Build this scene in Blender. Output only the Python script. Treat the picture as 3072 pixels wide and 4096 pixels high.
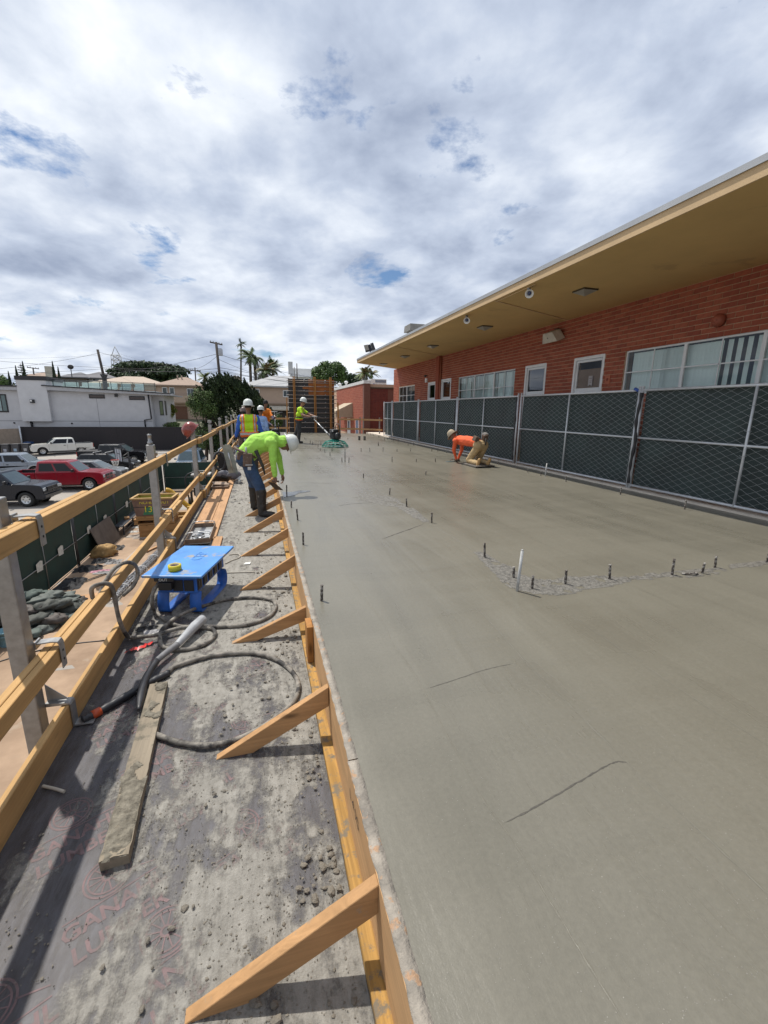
import bpy, bmesh, math, random
from mathutils import Vector, Matrix, noise, Quaternion
import numpy as np

random.seed(7)
scene = bpy.context.scene
for o in list(bpy.data.objects):
    bpy.data.objects.remove(o, do_unlink=True)
COL = scene.collection

# ------------------------------------------------------------------ camera
cam_data = bpy.data.cameras.new("camera")
cam_data.sensor_fit = 'HORIZONTAL'
cam_data.sensor_width = 36.0
cam_data.lens = 20.39
cam_data.clip_start = 0.05
cam_data.clip_end = 3000
cam = bpy.data.objects.new("camera", cam_data)
COL.objects.link(cam)
cam.matrix_world = Matrix((
    (0.96215, 0.050758, -0.26775, 0.0),
    (-0.272255, 0.222216, -0.936214, 0.0),
    (0.011978, 0.973675, 0.227625, 1.38),
    (0, 0, 0, 1)))
scene.camera = cam

# ------------------------------------------------------------------ sky
SUN_DIR = Vector((-0.28, 0.42, 1.0)).normalized()      # towards the sun
world = bpy.data.worlds.new("World")
scene.world = world
world.use_nodes = True
nt = world.node_tree
nt.nodes.clear()


def N(tree, typ, **kw):
    n = tree.nodes.new(typ)
    for k, v in kw.items():
        if k.startswith('i_'):
            key = k[2:]
            key = int(key) if key.isdigit() else key.replace('_', ' ')
            n.inputs[key].default_value = v
        else:
            setattr(n, k, v)
    return n


def build_world():
    L = nt.links.new
    sky = N(nt, 'ShaderNodeTexSky', sky_type='NISHITA', sun_disc=False)
    sky.sun_elevation = math.radians(63.2)
    sky.sun_rotation = math.radians(-33.7)
    sky.air_density = 1.0
    sky.dust_density = 0.6
    sky.ozone_density = 1.5
    tc = N(nt, 'ShaderNodeTexCoord')
    sep = N(nt, 'ShaderNodeSeparateXYZ')
    L(tc.outputs['Generated'], sep.inputs[0])
    zc = N(nt, 'ShaderNodeMath', operation='MAXIMUM', i_1=0.0)
    L(sep.outputs['Z'], zc.inputs[0])
    za = N(nt, 'ShaderNodeMath', operation='ADD', i_1=0.24)
    L(zc.outputs[0], za.inputs[0])
    dx = N(nt, 'ShaderNodeMath', operation='DIVIDE')
    dy = N(nt, 'ShaderNodeMath', operation='DIVIDE')
    L(sep.outputs['X'], dx.inputs[0]); L(za.outputs[0], dx.inputs[1])
    L(sep.outputs['Y'], dy.inputs[0]); L(za.outputs[0], dy.inputs[1])
    comb = N(nt, 'ShaderNodeCombineXYZ')
    L(dx.outputs[0], comb.inputs[0]); L(dy.outputs[0], comb.inputs[1])

    def mapped(loc, rot=0.0, scale=(1, 1, 1)):
        m = N(nt, 'ShaderNodeMapping')
        m.inputs['Location'].default_value = loc
        m.inputs['Rotation'].default_value = (0, 0, rot)
        m.inputs['Scale'].default_value = scale
        L(comb.outputs[0], m.inputs[0])
        return m
    # cloud thickness: large grey bases and smaller puffs
    n1 = N(nt, 'ShaderNodeTexNoise', noise_dimensions='3D', i_Scale=1.15, i_Detail=7.0, i_Roughness=0.52, i_Distortion=0.15)
    L(mapped((3.1, 1.7, 0.4)).outputs[0], n1.inputs['Vector'])
    n2 = N(nt, 'ShaderNodeTexNoise', i_Scale=4.2, i_Detail=9.0, i_Roughness=0.54, i_Distortion=0.15)
    L(mapped((7.3, 4.2, 1.4), 0.5).outputs[0], n2.inputs['Vector'])
    n3 = N(nt, 'ShaderNodeTexNoise', i_Scale=2.2, i_Detail=9.0, i_Roughness=0.60, i_Distortion=0.15)
    L(mapped((0.35, 9.2, 3.0), 0.2).outputs[0], n3.inputs['Vector'])
    # coverage: blue shows only through a few thin gaps
    cov = N(nt, 'ShaderNodeValToRGB')
    cov.color_ramp.elements[0].position = 0.325
    cov.color_ramp.elements[0].color = (0.0, 0.0, 0.0, 1)
    cov.color_ramp.elements[1].position = 0.40
    cov.color_ramp.elements[1].color = (1, 1, 1, 1)
    L(n3.outputs['Fac'], cov.inputs[0])
    addn = N(nt, 'ShaderNodeMath', operation='MULTIPLY_ADD', i_1=0.55)
    L(n2.outputs['Fac'], addn.inputs[0]); L(n1.outputs['Fac'], addn.inputs[2])
    br = N(nt, 'ShaderNodeValToRGB')
    e = br.color_ramp.elements
    e[0].position = 0.58; e[0].color = (4.4, 5.2, 6.9, 1)
    e[1].position = 1.02; e[1].color = (13.2, 13.5, 14.0, 1)
    m_ = br.color_ramp.elements.new(0.72); m_.color = (6.9, 7.8, 9.5, 1)
    m_ = br.color_ramp.elements.new(0.86); m_.color = (10.2, 10.9, 12.0, 1)
    L(addn.outputs[0], br.inputs[0])
    mix = N(nt, 'ShaderNodeMix', data_type='RGBA')
    L(cov.outputs[0], mix.inputs['Factor'])
    skyg = N(nt, 'ShaderNodeVectorMath', operation='MULTIPLY')
    skyg.inputs[1].default_value = (0.85, 1.0, 1.15)
    L(sky.outputs[0], skyg.inputs[0])
    L(skyg.outputs[0], mix.inputs['A']); L(br.outputs[0], mix.inputs['B'])
    bg = N(nt, 'ShaderNodeBackground', i_Strength=0.077)
    L(mix.outputs['Result'], bg.inputs[0])
    out = N(nt, 'ShaderNodeOutputWorld')
    L(bg.outputs[0], out.inputs[0])


build_world()

# ------------------------------------------------------------------ sun
sun_data = bpy.data.lights.new("sun", 'SUN')
sun_data.energy = 4.3
sun_data.angle = math.radians(0.8)
sun_data.color = (1.0, 0.955, 0.88)
sun = bpy.data.objects.new("sun", sun_data)
sun.rotation_euler = (-SUN_DIR).to_track_quat('-Z', 'Y').to_euler()
sun.location = (-20, 30, 60)
COL.objects.link(sun)

vs = scene.view_settings
vs.view_transform = 'Standard'
vs.look = 'None'
vs.exposure = 0.12
vs.gamma = 1.0
vs.use_curve_mapping = False
scene.cycles.max_bounces = 7
scene.cycles.transparent_max_bounces = 16
scene.cycles.use_denoising = True

# ------------------------------------------------------------------ mesh helpers


class MB:
    """collects shapes that become one mesh"""

    def __init__(self):
        self.v = []; self.f = []; self.m = []; self.s = []

    def add(self, vs_, fs, mi=0, sm=False):
        b = len(self.v)
        self.v.extend([tuple(p) for p in vs_])
        for f in fs:
            self.f.append(tuple(i + b for i in f)); self.m.append(mi); self.s.append(sm)
        return self

    def box(self, c, s, rot=None, mi=0, taper=1.0, tapery=None):
        hx, hy, hz = s[0] / 2, s[1] / 2, s[2] / 2
        ty = taper if tapery is None else tapery
        ps = [(-hx, -hy, -hz), (hx, -hy, -hz), (hx, hy, -hz), (-hx, hy, -hz),
              (-hx * taper, -hy * ty, hz), (hx * taper, -hy * ty, hz), (hx * taper, hy * ty, hz), (-hx * taper, hy * ty, hz)]
        if rot is not None:
            if not isinstance(rot, Matrix):
                from mathutils import Euler
                rot = Euler(rot).to_matrix()
            ps = [rot @ Vector(p) for p in ps]
        ps = [(p[0] + c[0], p[1] + c[1], p[2] + c[2]) for p in ps]
        return self.add(ps, [(0, 3, 2, 1), (4, 5, 6, 7), (0, 1, 5, 4), (1, 2, 6, 5), (2, 3, 7, 6), (3, 0, 4, 7)], mi)

    def bx(self, x0, x1, y0, y1, z0, z1, mi=0):
        return self.box(((x0 + x1) / 2, (y0 + y1) / 2, (z0 + z1) / 2), (abs(x1 - x0), abs(y1 - y0), abs(z1 - z0)), mi=mi)

    def beam(self, a, b, w, h, mi=0, up=(0, 0, 1)):
        a = Vector(a); b = Vector(b); d = b - a; l = d.length; d.normalize()
        u = Vector(up)
        if abs(d.dot(u)) > 0.99:
            u = Vector((0, 1, 0))
        sx = d.cross(u).normalized(); uz = sx.cross(d)
        rot = Matrix((sx, d, uz)).transposed()
        return self.box((a + b) / 2, (w, l, h), rot, mi)

    def tube(self, pts, r, n=8, mi=0, caps=True, closed=False, sm=True):
        pts = [Vector(p) for p in pts]
        k = len(pts)
        rs = r if isinstance(r, (list, tuple)) else [r] * k
        tang = []
        for i in range(k):
            if closed:
                t = pts[(i + 1) % k] - pts[i - 1]
            else:
                t = pts[min(i + 1, k - 1)] - pts[max(i - 1, 0)]
            if t.length < 1e-9:
                t = Vector((0, 0, 1))
            tang.append(t.normalized())
        u = Vector((0, 0, 1)) if abs(tang[0].z) < 0.9 else Vector((1, 0, 0))
        nrm = (u - tang[0] * u.dot(tang[0])).normalized()
        vs_ = []
        for i in range(k):
            nrm = nrm - tang[i] * nrm.dot(tang[i])
            nrm = nrm.normalized() if nrm.length > 1e-6 else tang[i].orthogonal().normalized()
            bn = tang[i].cross(nrm)
            for j in range(n):
                a = 2 * math.pi * j / n
                vs_.append(pts[i] + (nrm * math.cos(a) + bn * math.sin(a)) * rs[i])
        fs = []
        for i in range(k if closed else k - 1):
            for j in range(n):
                a0 = i * n + j; a1 = i * n + (j + 1) % n
                b0 = ((i + 1) % k) * n + j; b1 = ((i + 1) % k) * n + (j + 1) % n
                fs.append((a0, a1, b1, b0))
        self.add(vs_, fs, mi, sm)
        if caps and not closed:
            b = len(self.v) - len(vs_)
            self.f.append(tuple(b + j for j in reversed(range(n)))); self.m.append(mi); self.s.append(False)
            self.f.append(tuple(b + (k - 1) * n + j for j in range(n))); self.m.append(mi); self.s.append(False)
        return self

    def lathe(self, prof, n=16, o=(0, 0, 0), mat=None, mi=0, sm=True, close_ends=True):
        o = Vector(o); vs_ = []
        for (r, z) in prof:
            for j in range(n):
                a = 2 * math.pi * j / n
                p = Vector((r * math.cos(a), r * math.sin(a), z))
                if mat is not None:
                    p = mat @ p
                vs_.append(p + o)
        fs = []
        for i in range(len(prof) - 1):
            for j in range(n):
                fs.append((i * n + j, i * n + (j + 1) % n, (i + 1) * n + (j + 1) % n, (i + 1) * n + j))
        if close_ends:
            fs.append(tuple(reversed(range(n))))
            fs.append(tuple((len(prof) - 1) * n + j for j in range(n)))
        return self.add(vs_, fs, mi, sm)

    def prism(self, poly, d0, d1, axis='y', mi=0, sm=False):
        """poly in the plane across `axis`; y -> (x,z), x -> (y,z), z -> (x,y)"""
        def P(a, b, d):
            return {'y': (a, d, b), 'x': (d, a, b), 'z': (a, b, d)}[axis]
        n = len(poly)
        vs_ = [P(a, b, d0) for a, b in poly] + [P(a, b, d1) for a, b in poly]
        fs = [tuple(reversed(range(n))), tuple(range(n, 2 * n))]
        fs += [(i, (i + 1) % n, n + (i + 1) % n, n + i) for i in range(n)]
        return self.add(vs_, fs, mi, sm)

    def ball(self, c, r, nu=12, nv=8, mi=0, rot=None, zmin=-1.0):
        if not isinstance(r, (tuple, list)):
            r = (r, r, r)
        vs_ = []; fs = []
        for i in range(nv + 1):
            ph = -math.pi / 2 + math.pi * i / nv
            for j in range(nu):
                th = 2 * math.pi * j / nu
                p = Vector((r[0] * math.cos(ph) * math.cos(th), r[1] * math.cos(ph) * math.sin(th), r[2] * max(math.sin(ph), zmin)))
                if rot is not None:
                    p = rot @ p
                vs_.append(p + Vector(c))
        for i in range(nv):
            for j in range(nu):
                fs.append((i * nu + j, i * nu + (j + 1) % nu, (i + 1) * nu + (j + 1) % nu, (i + 1) * nu + j))
        return self.add(vs_, fs, mi, True)

    def quad(self, a, b, c, d, mi=0):
        return self.add([a, b, c, d], [(0, 1, 2, 3)], mi)

    def mesh(self, name, mats):
        me = bpy.data.meshes.new(name)
        me.from_pydata(self.v, [], self.f)
        if not isinstance(mats, (list, tuple)):
            mats = [mats]
        for m in mats:
            me.materials.append(m)
        if any(self.m):
            me.polygons.foreach_set('material_index', self.m)
        if any(self.s):
            me.polygons.foreach_set('use_smooth', self.s)
        me.update()
        return me

    def build(self, name, mats, parent=None, bevel=0.0, seg=2, fix=True):
        me = self.mesh(name, mats)
        if fix:
            bm = bmesh.new(); bm.from_mesh(me)
            bmesh.ops.remove_doubles(bm, verts=bm.verts, dist=1e-5)
            bmesh.ops.recalc_face_normals(bm, faces=bm.faces)
            bm.to_mesh(me); bm.free()
        return link(name, me, parent, bevel, seg)


def link(name, me, parent=None, bevel=0.0, seg=2):
    o = bpy.data.objects.new(name, me)
    COL.objects.link(o)
    if parent is not None:
        setparent(o, parent)
    if bevel > 0:
        b = o.modifiers.new('bevel', 'BEVEL')
        b.width = bevel; b.segments = seg; b.limit_method = 'ANGLE'; b.angle_limit = math.radians(35)
        b.harden_normals = False
    return o


def setparent(o, parent):
    """geometry is given in world coordinates unless the parent is tagged local"""
    o.parent = parent
    if not parent.get('_local'):
        o.matrix_parent_inverse = PINV.get(parent.name, Matrix.Identity(4))


PINV = {}


def tag(o, label=None, cat=None, group=None, kind=None):
    if label: o['label'] = label
    if cat: o['category'] = cat
    if group: o['group'] = group
    if kind: o['kind'] = kind
    return o


LOCAL = set()


def thing(name, label, cat, loc=(0, 0, 0), rotz=0.0, group=None, local=False, kind=None):
    """an Empty at the base of a thing; parts are children"""
    o = bpy.data.objects.new(name, None)
    o.empty_display_size = 0.1
    COL.objects.link(o)
    o.location = loc; o.rotation_euler = (0, 0, rotz)
    tag(o, label, cat, group, kind)
    if not local:
        PINV[o.name] = Matrix.LocRotScale(Vector(loc), Quaternion((0, 0, 1), rotz), None).inverted()
    return o


def copy_tree(src, parent=None):
    c = src.copy(); COL.objects.link(c)
    if parent is not None:
        c.parent = parent
        c.matrix_parent_inverse = src.matrix_parent_inverse.copy()
    for ch in list(src.children):
        copy_tree(ch, c)
    return c


def smooth_path(pts, k=6, closed=False):
    """Catmull-Rom through the points"""
    P = [Vector(p) for p in pts]; out = []
    n = len(P)
    rng = range(n if closed else n - 1)
    for i in rng:
        p0 = P[i - 1] if (i > 0 or closed) else P[0] * 2 - P[1]
        p1 = P[i]; p2 = P[(i + 1) % n]
        p3 = P[(i + 2) % n] if (i + 2 < n or closed) else P[-1] * 2 - P[-2]
        for j in range(k):
            t = j / k
            out.append(0.5 * ((2 * p1) + (p2 - p0) * t + (2 * p0 - 5 * p1 + 4 * p2 - p3) * t * t + (3 * p1 - p0 - 3 * p2 + p3) * t ** 3))
    if not closed:
        out.append(P[-1])
    return out


def font_mesh(cu):
    o = bpy.data.objects.new('font', cu); COL.objects.link(o)
    dg = bpy.context.evaluated_depsgraph_get(); dg.update()
    me = bpy.data.meshes.new_from_object(o.evaluated_get(dg))
    bpy.data.objects.remove(o, do_unlink=True)
    return me


def text(name, s, size, loc, rot, m, parent, extrude=0.0, align='CENTER', spacing=1.0):
    cu = bpy.data.curves.new(name, 'FONT')
    cu.body = s; cu.size = size; cu.align_x = align; cu.align_y = 'CENTER'; cu.extrude = extrude
    cu.space_character = spacing
    cu.resolution_u = 3
    cu.materials.append(m)
    o = link(name, font_mesh(cu))
    o.location = loc
    if isinstance(rot, Matrix):
        o.rotation_euler = rot.to_euler()
    else:
        o.rotation_euler = rot
    if parent is not None:
        setparent(o, parent)
    return o

# ------------------------------------------------------------------ materials


MATS = {}


def mat(name, col, rough=0.6, metal=0.0, var=0.12, vscale=6.0, bump=0.0, bscale=40.0, spec=0.5, stretch=None,
        col2=None, spots=None, coat=0.0, detail=5.0, trans=0.0, sheen=0.0, emit=None):
    """principled material whose colour, roughness and relief vary with noise in object space"""
    m = bpy.data.materials.new(name); m.use_nodes = True
    t = m.node_tree; t.nodes.clear(); L = t.links.new
    out = N(t, 'ShaderNodeOutputMaterial'); b = N(t, 'ShaderNodeBsdfPrincipled')
    L(b.outputs[0], out.inputs[0])
    b.inputs['Metallic'].default_value = metal
    b.inputs['Specular IOR Level'].default_value = spec
    b.inputs['Coat Weight'].default_value = coat
    b.inputs['Coat Roughness'].default_value = 0.08
    b.inputs['Transmission Weight'].default_value = trans
    if sheen: b.inputs['Sheen Weight'].default_value = sheen
    tc = N(t, 'ShaderNodeTexCoord'); mp = N(t, 'ShaderNodeMapping')
    if stretch: mp.inputs['Scale'].default_value = stretch
    L(tc.outputs['Object'], mp.inputs[0])
    n1 = N(t, 'ShaderNodeTexNoise', i_Scale=vscale, i_Detail=detail, i_Roughness=0.6)
    L(mp.outputs[0], n1.inputs['Vector'])
    c = Vector(col[:3]); c2 = Vector(col2[:3]) if col2 else c
    lo = c * (1 - var); hi = c2 * (1 + var)
    r = N(t, 'ShaderNodeValToRGB')
    r.color_ramp.elements[0].position = 0.32; r.color_ramp.elements[1].position = 0.68
    r.color_ramp.elements[0].color = (*lo, 1); r.color_ramp.elements[1].color = (*hi, 1)
    L(n1.outputs['Fac'], r.inputs[0])
    last = r.outputs[0]
    if spots:                       # (colour, scale, threshold) wear marks
        sc, ss, th = spots
        n2 = N(t, 'ShaderNodeTexNoise', i_Scale=ss, i_Detail=6.0, i_Roughness=0.65)
        L(tc.outputs['Object'], n2.inputs['Vector'])
        rr = N(t, 'ShaderNodeValToRGB')
        rr.color_ramp.elements[0].position = th; rr.color_ramp.elements[1].position = th + 0.06
        L(n2.outputs['Fac'], rr.inputs[0])
        mx = N(t, 'ShaderNodeMix', data_type='RGBA')
        L(rr.outputs[0], mx.inputs['Factor']); L(last, mx.inputs['A']); mx.inputs['B'].default_value = (*sc, 1)
        last = mx.outputs['Result']
    L(last, b.inputs['Base Color'])
    rm = N(t, 'ShaderNodeMapRange'); rm.inputs['To Min'].default_value = max(rough - 0.12, 0.02); rm.inputs['To Max'].default_value = min(rough + 0.12, 1)
    L(n1.outputs['Fac'], rm.inputs[0]); L(rm.outputs[0], b.inputs['Roughness'])
    if bump > 0:
        n3 = N(t, 'ShaderNodeTexNoise', i_Scale=bscale, i_Detail=6.0, i_Roughness=0.65)
        L(mp.outputs[0], n3.inputs['Vector'])
        bp = N(t, 'ShaderNodeBump', i_Strength=bump, i_Distance=0.01)
        L(n3.outputs['Fac'], bp.inputs['Height']); L(bp.outputs[0], b.inputs['Normal'])
    if emit:
        b.inputs['Emission Color'].default_value = (*emit[:3], 1); b.inputs['Emission Strength'].default_value = emit[3]
    MATS[name] = m
    return m


def wood(name, col, axis=1, dark=0.72, rough=0.62, stain=None, gscale=1.0):
    """sawn lumber with grain running along `axis` of object space"""
    m = bpy.data.materials.new(name); m.use_nodes = True
    t = m.node_tree; t.nodes.clear(); L = t.links.new
    out = N(t, 'ShaderNodeOutputMaterial'); b = N(t, 'ShaderNodeBsdfPrincipled'); L(b.outputs[0], out.inputs[0])
    tc = N(t, 'ShaderNodeTexCoord'); oi = N(t, 'ShaderNodeObjectInfo')
    mp = N(t, 'ShaderNodeMapping'); sc = [26 * gscale] * 3; sc[axis] = 1.1 * gscale; mp.inputs['Scale'].default_value = sc
    addv = N(t, 'ShaderNodeVectorMath', operation='ADD')
    rv = N(t, 'ShaderNodeCombineXYZ')
    mu = N(t, 'ShaderNodeMath', operation='MULTIPLY', i_1=37.0); L(oi.outputs['Random'], mu.inputs[0])
    for i in range(3): L(mu.outputs[0], rv.inputs[i])
    L(tc.outputs['Object'], addv.inputs[0]); L(rv.outputs[0], addv.inputs[1])
    L(addv.outputs[0], mp.inputs[0])
    n1 = N(t, 'ShaderNodeTexNoise', i_Scale=1.0, i_Detail=8.0, i_Roughness=0.68, i_Distortion=0.9); L(mp.outputs[0], n1.inputs['Vector'])
    n2 = N(t, 'ShaderNodeTexNoise', i_Scale=3.2, i_Detail=4.0); L(addv.outputs[0], n2.inputs['Vector'])
    r = N(t, 'ShaderNodeValToRGB'); c = Vector(col)
    r.color_ramp.elements[0].position = 0.3; r.color_ramp.elements[1].position = 0.72
    r.color_ramp.elements[0].color = (*(c * dark), 1); r.color_ramp.elements[1].color = (*(c * 1.12), 1)
    L(n1.outputs['Fac'], r.inputs[0])
    hv = N(t, 'ShaderNodeHueSaturation')
    mr = N(t, 'ShaderNodeMapRange'); mr.inputs['To Min'].default_value = 0.72; mr.inputs['To Max'].default_value = 1.25
    L(n2.outputs['Fac'], mr.inputs[0]); L(mr.outputs[0], hv.inputs['Value']); L(r.outputs[0], hv.inputs['Color'])
    last = hv.outputs[0]
    # knots and pen marks
    vo = N(t, 'ShaderNodeTexVoronoi', i_Scale=2.3); mp2 = N(t, 'ShaderNodeMapping'); s2 = [2.6] * 3; s2[axis] = 0.8; mp2.inputs['Scale'].default_value = s2
    L(addv.outputs[0], mp2.inputs[0]); L(mp2.outputs[0], vo.inputs['Vector'])
    kr = N(t, 'ShaderNodeValToRGB'); kr.color_ramp.elements[0].position = 0.03; kr.color_ramp.elements[1].position = 0.11
    kr.color_ramp.elements[0].color = (1, 1, 1, 1); kr.color_ramp.elements[1].color = (0, 0, 0, 1)
    L(vo.outputs['Distance'], kr.inputs[0])
    mx = N(t, 'ShaderNodeMix', data_type='RGBA'); L(kr.outputs[0], mx.inputs['Factor']); L(last, mx.inputs['A'])
    mx.inputs['B'].default_value = (*(c * 0.3), 1); last = mx.outputs['Result']
    if stain:
        sc_, ss, th = stain
        n4 = N(t, 'ShaderNodeTexNoise', i_Scale=ss, i_Detail=7.0, i_Roughness=0.7); L(addv.outputs[0], n4.inputs['Vector'])
        rr = N(t, 'ShaderNodeValToRGB'); rr.color_ramp.elements[0].position = th; rr.color_ramp.elements[1].position = th + 0.08
        L(n4.outputs['Fac'], rr.inputs[0])
        mx2 = N(t, 'ShaderNodeMix', data_type='RGBA'); L(rr.outputs[0], mx2.inputs['Factor']); L(last, mx2.inputs['A'])
        mx2.inputs['B'].default_value = (*sc_, 1); last = mx2.outputs['Result']
    L(last, b.inputs['Base Color'])
    b.inputs['Roughness'].default_value = rough + .12; b.inputs['Specular IOR Level'].default_value = .25
    bp = N(t, 'ShaderNodeBump', i_Strength=0.5, i_Distance=0.004); L(n1.outputs['Fac'], bp.inputs['Height']); L(bp.outputs[0], b.inputs['Normal'])
    MATS[name] = m
    return m


def glass(name, tint=(0.85, 0.95, 0.93), rough=0.02, refl=1.0):
    m = bpy.data.materials.new(name); m.use_nodes = True
    t = m.node_tree; t.nodes.clear(); L = t.links.new
    out = N(t, 'ShaderNodeOutputMaterial')
    tr = N(t, 'ShaderNodeBsdfTransparent'); tr.inputs[0].default_value = (*tint, 1)
    gl = N(t, 'ShaderNodeBsdfGlossy'); gl.inputs['Roughness'].default_value = rough
    fr = N(t, 'ShaderNodeFresnel', i_IOR=1.55)
    mu = N(t, 'ShaderNodeMath', operation='MULTIPLY', i_1=refl); L(fr.outputs[0], mu.inputs[0]); mu.use_clamp = True
    mx = N(t, 'ShaderNodeMixShader'); L(mu.outputs[0], mx.inputs[0]); L(tr.outputs[0], mx.inputs[1]); L(gl.outputs[0], mx.inputs[2])
    L(mx.outputs[0], out.inputs[0])
    MATS[name] = m
    return m


LUM = (0.52, 0.315, 0.13)
M_lumber = wood('lumber_y', LUM, 1, stain=((0.27, 0.14, 0.05), 4.5, 0.66))
M_lumber_x = wood('lumber_x', (0.46, 0.262, 0.12), 0, stain=((0.25, 0.22, 0.18), 7.0, 0.60))
M_lumber_z = wood('lumber_z', (0.43, 0.2, 0.06), 2)
M_form = wood('form_lumber', (0.55, 0.335, 0.165), 1, dark=0.8, stain=((0.27, 0.245, 0.21), 3.5, 0.66))
M_formtop = mat('form_top', (0.25, 0.225, 0.19), 0.85, var=0.3, vscale=12, bump=0.8, bscale=70, col2=(0.30, 0.265, 0.22), spots=((0.40, 0.25, 0.15), 17, 0.57))
M_sill = wood('sill_lumber', (0.48, 0.275, 0.08), 1, dark=0.5, stain=((0.17, 0.14, 0.10), 16.0, 0.52))
M_plank = wood('walk_plank', (0.50, 0.29, 0.15), 1, stain=((0.14, 0.12, 0.10), 2.6, 0.63))
M_crust = mat('crusted_plank', (0.30, 0.27, 0.2), 0.9, var=0.35, vscale=14, bump=1.0, bscale=55, col2=(0.36, 0.32, 0.25))
M_galv = mat('galvanised_steel', (0.31, 0.31, 0.305), 0.42, metal=0.65, var=0.16, vscale=18, bump=0.08, bscale=90)
M_pipe = mat('fence_pipe', (0.56, 0.58, 0.60), 0.4, metal=0.25, var=0.1, vscale=14)
M_wire = mat('chain_wire', (0.36, 0.38, 0.385), 0.4, metal=0.2, var=0.08)
M_steel_dark = mat('dark_steel', (0.05, 0.05, 0.052), 0.45, metal=0.4, var=0.2)
M_black = mat('black_plastic', (0.016, 0.016, 0.018), 0.5, var=0.25, vscale=10)
M_rubber = mat('rubber', (0.022, 0.022, 0.022), 0.72, var=0.2, bump=0.2)
M_white = mat('white_paint', (0.74, 0.74, 0.72), 0.45, var=0.05)
M_whiteplastic = mat('white_plastic', (0.78, 0.78, 0.76), 0.35, var=0.05, spots=((0.4, 0.38, 0.34), 22, 0.68))
M_rebar = mat('rebar_rust', (0.075, 0.06, 0.05), 0.75, metal=0.2, var=0.35, vscale=40, bump=0.6, bscale=120, spots=((0.34, 0.32, 0.29), 35, 0.50))
M_greypipe = mat('grey_pipe', (0.42, 0.42, 0.41), 0.6, var=0.2, vscale=20)

# ================================================================== THE SETTING
GZ = -4.2


def gz(y):
    """height of the car park: level near the site, rising to the block wall"""
    if y <= 34: return GZ
    if y >= 52: return -3.3
    return GZ + (y - 34) / 18 * 0.9


def structure(name, mb, m, **k):
    o = mb.build(name, m, **k); o['kind'] = 'structure'
    return o


M_ground = mat('ground', (0.20, 0.17, 0.13), 0.95, var=0.25, vscale=0.08)
M_lot = mat('car_park_concrete', (0.31, 0.28, 0.245), 0.85, var=0.12, vscale=0.5, bump=0.15, bscale=8, spots=((0.25, 0.23, 0.21), 0.7, 0.66))
M_dirt = mat('tan_dirt', (0.30, 0.20, 0.128), 0.95, var=0.2, vscale=0.9, bump=0.4, bscale=14, col2=(0.35, 0.245, 0.165), spots=((0.33, 0.25, 0.18), 1.3, 0.62))

mb = MB(); mb.quad((-1500, -600, GZ - 0.35), (1500, -600, GZ - 0.35), (1500, 2500, GZ - 0.35), (-1500, 2500, GZ - 0.35))
structure('ground', mb, M_ground)
mb = MB()
ys = [10, 34, 40, 46, 52, 55.5]
for a, b_ in zip(ys[:-1], ys[1:]):
    mb.quad((-60, a, gz(a)), (9, a, gz(a)), (9, b_, gz(b_)), (-60, b_, gz(b_)))
structure('parking_lot', mb, M_lot)
mb = MB(); random.seed(3)
nx, ny = 30, 70
vsx = []
for j in range(ny + 1):
    for i in range(nx + 1):
        x = -6.6 + i * (7.6 / nx); y = -6 + j * (38.6 / ny)
        vsx.append((x, y, GZ + 0.012 + 0.03 * noise.noise(Vector((x * .8, y * .8, 0)))))
mb.add(vsx, [(j * (nx + 1) + i, j * (nx + 1) + i + 1, (j + 1) * (nx + 1) + i + 1, (j + 1) * (nx + 1) + i) for j in range(ny) for i in range(nx)], 0, True)
structure('dirt_yard', mb, M_dirt)
# hillside behind the block wall
M_hill = mat('hillside', (0.12, 0.12, 0.075), 0.95, var=0.3, vscale=0.2)
mb = MB(); vsx = []; NX, NY = 40, 24
for j in range(NY + 1):
    y = 55.3 + (j / NY) ** 1.6 * 260
    for i in range(NX + 1):
        x = -150 + i * 320 / NX
        t = (y - 55.3)
        z = -2.2 + min(t, 25) * 0.10 + max(0, t - 25) * 0.03 + (0.5 * noise.noise(Vector((x * .05, y * .05, 3))) if t > 0 else 0)
        if x > -5 and t < 12: z = min(z, -2.0)
        vsx.append((x, y, z))
mb.add(vsx, [(j * (NX + 1) + i, j * (NX + 1) + i + 1, (j + 1) * (NX + 1) + i + 1, (j + 1) * (NX + 1) + i) for j in range(NY) for i in range(NX)], 0, True)
structure('hill', mb, M_hill)

# ------------------------------------------------------------------ wet concrete slab


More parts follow.
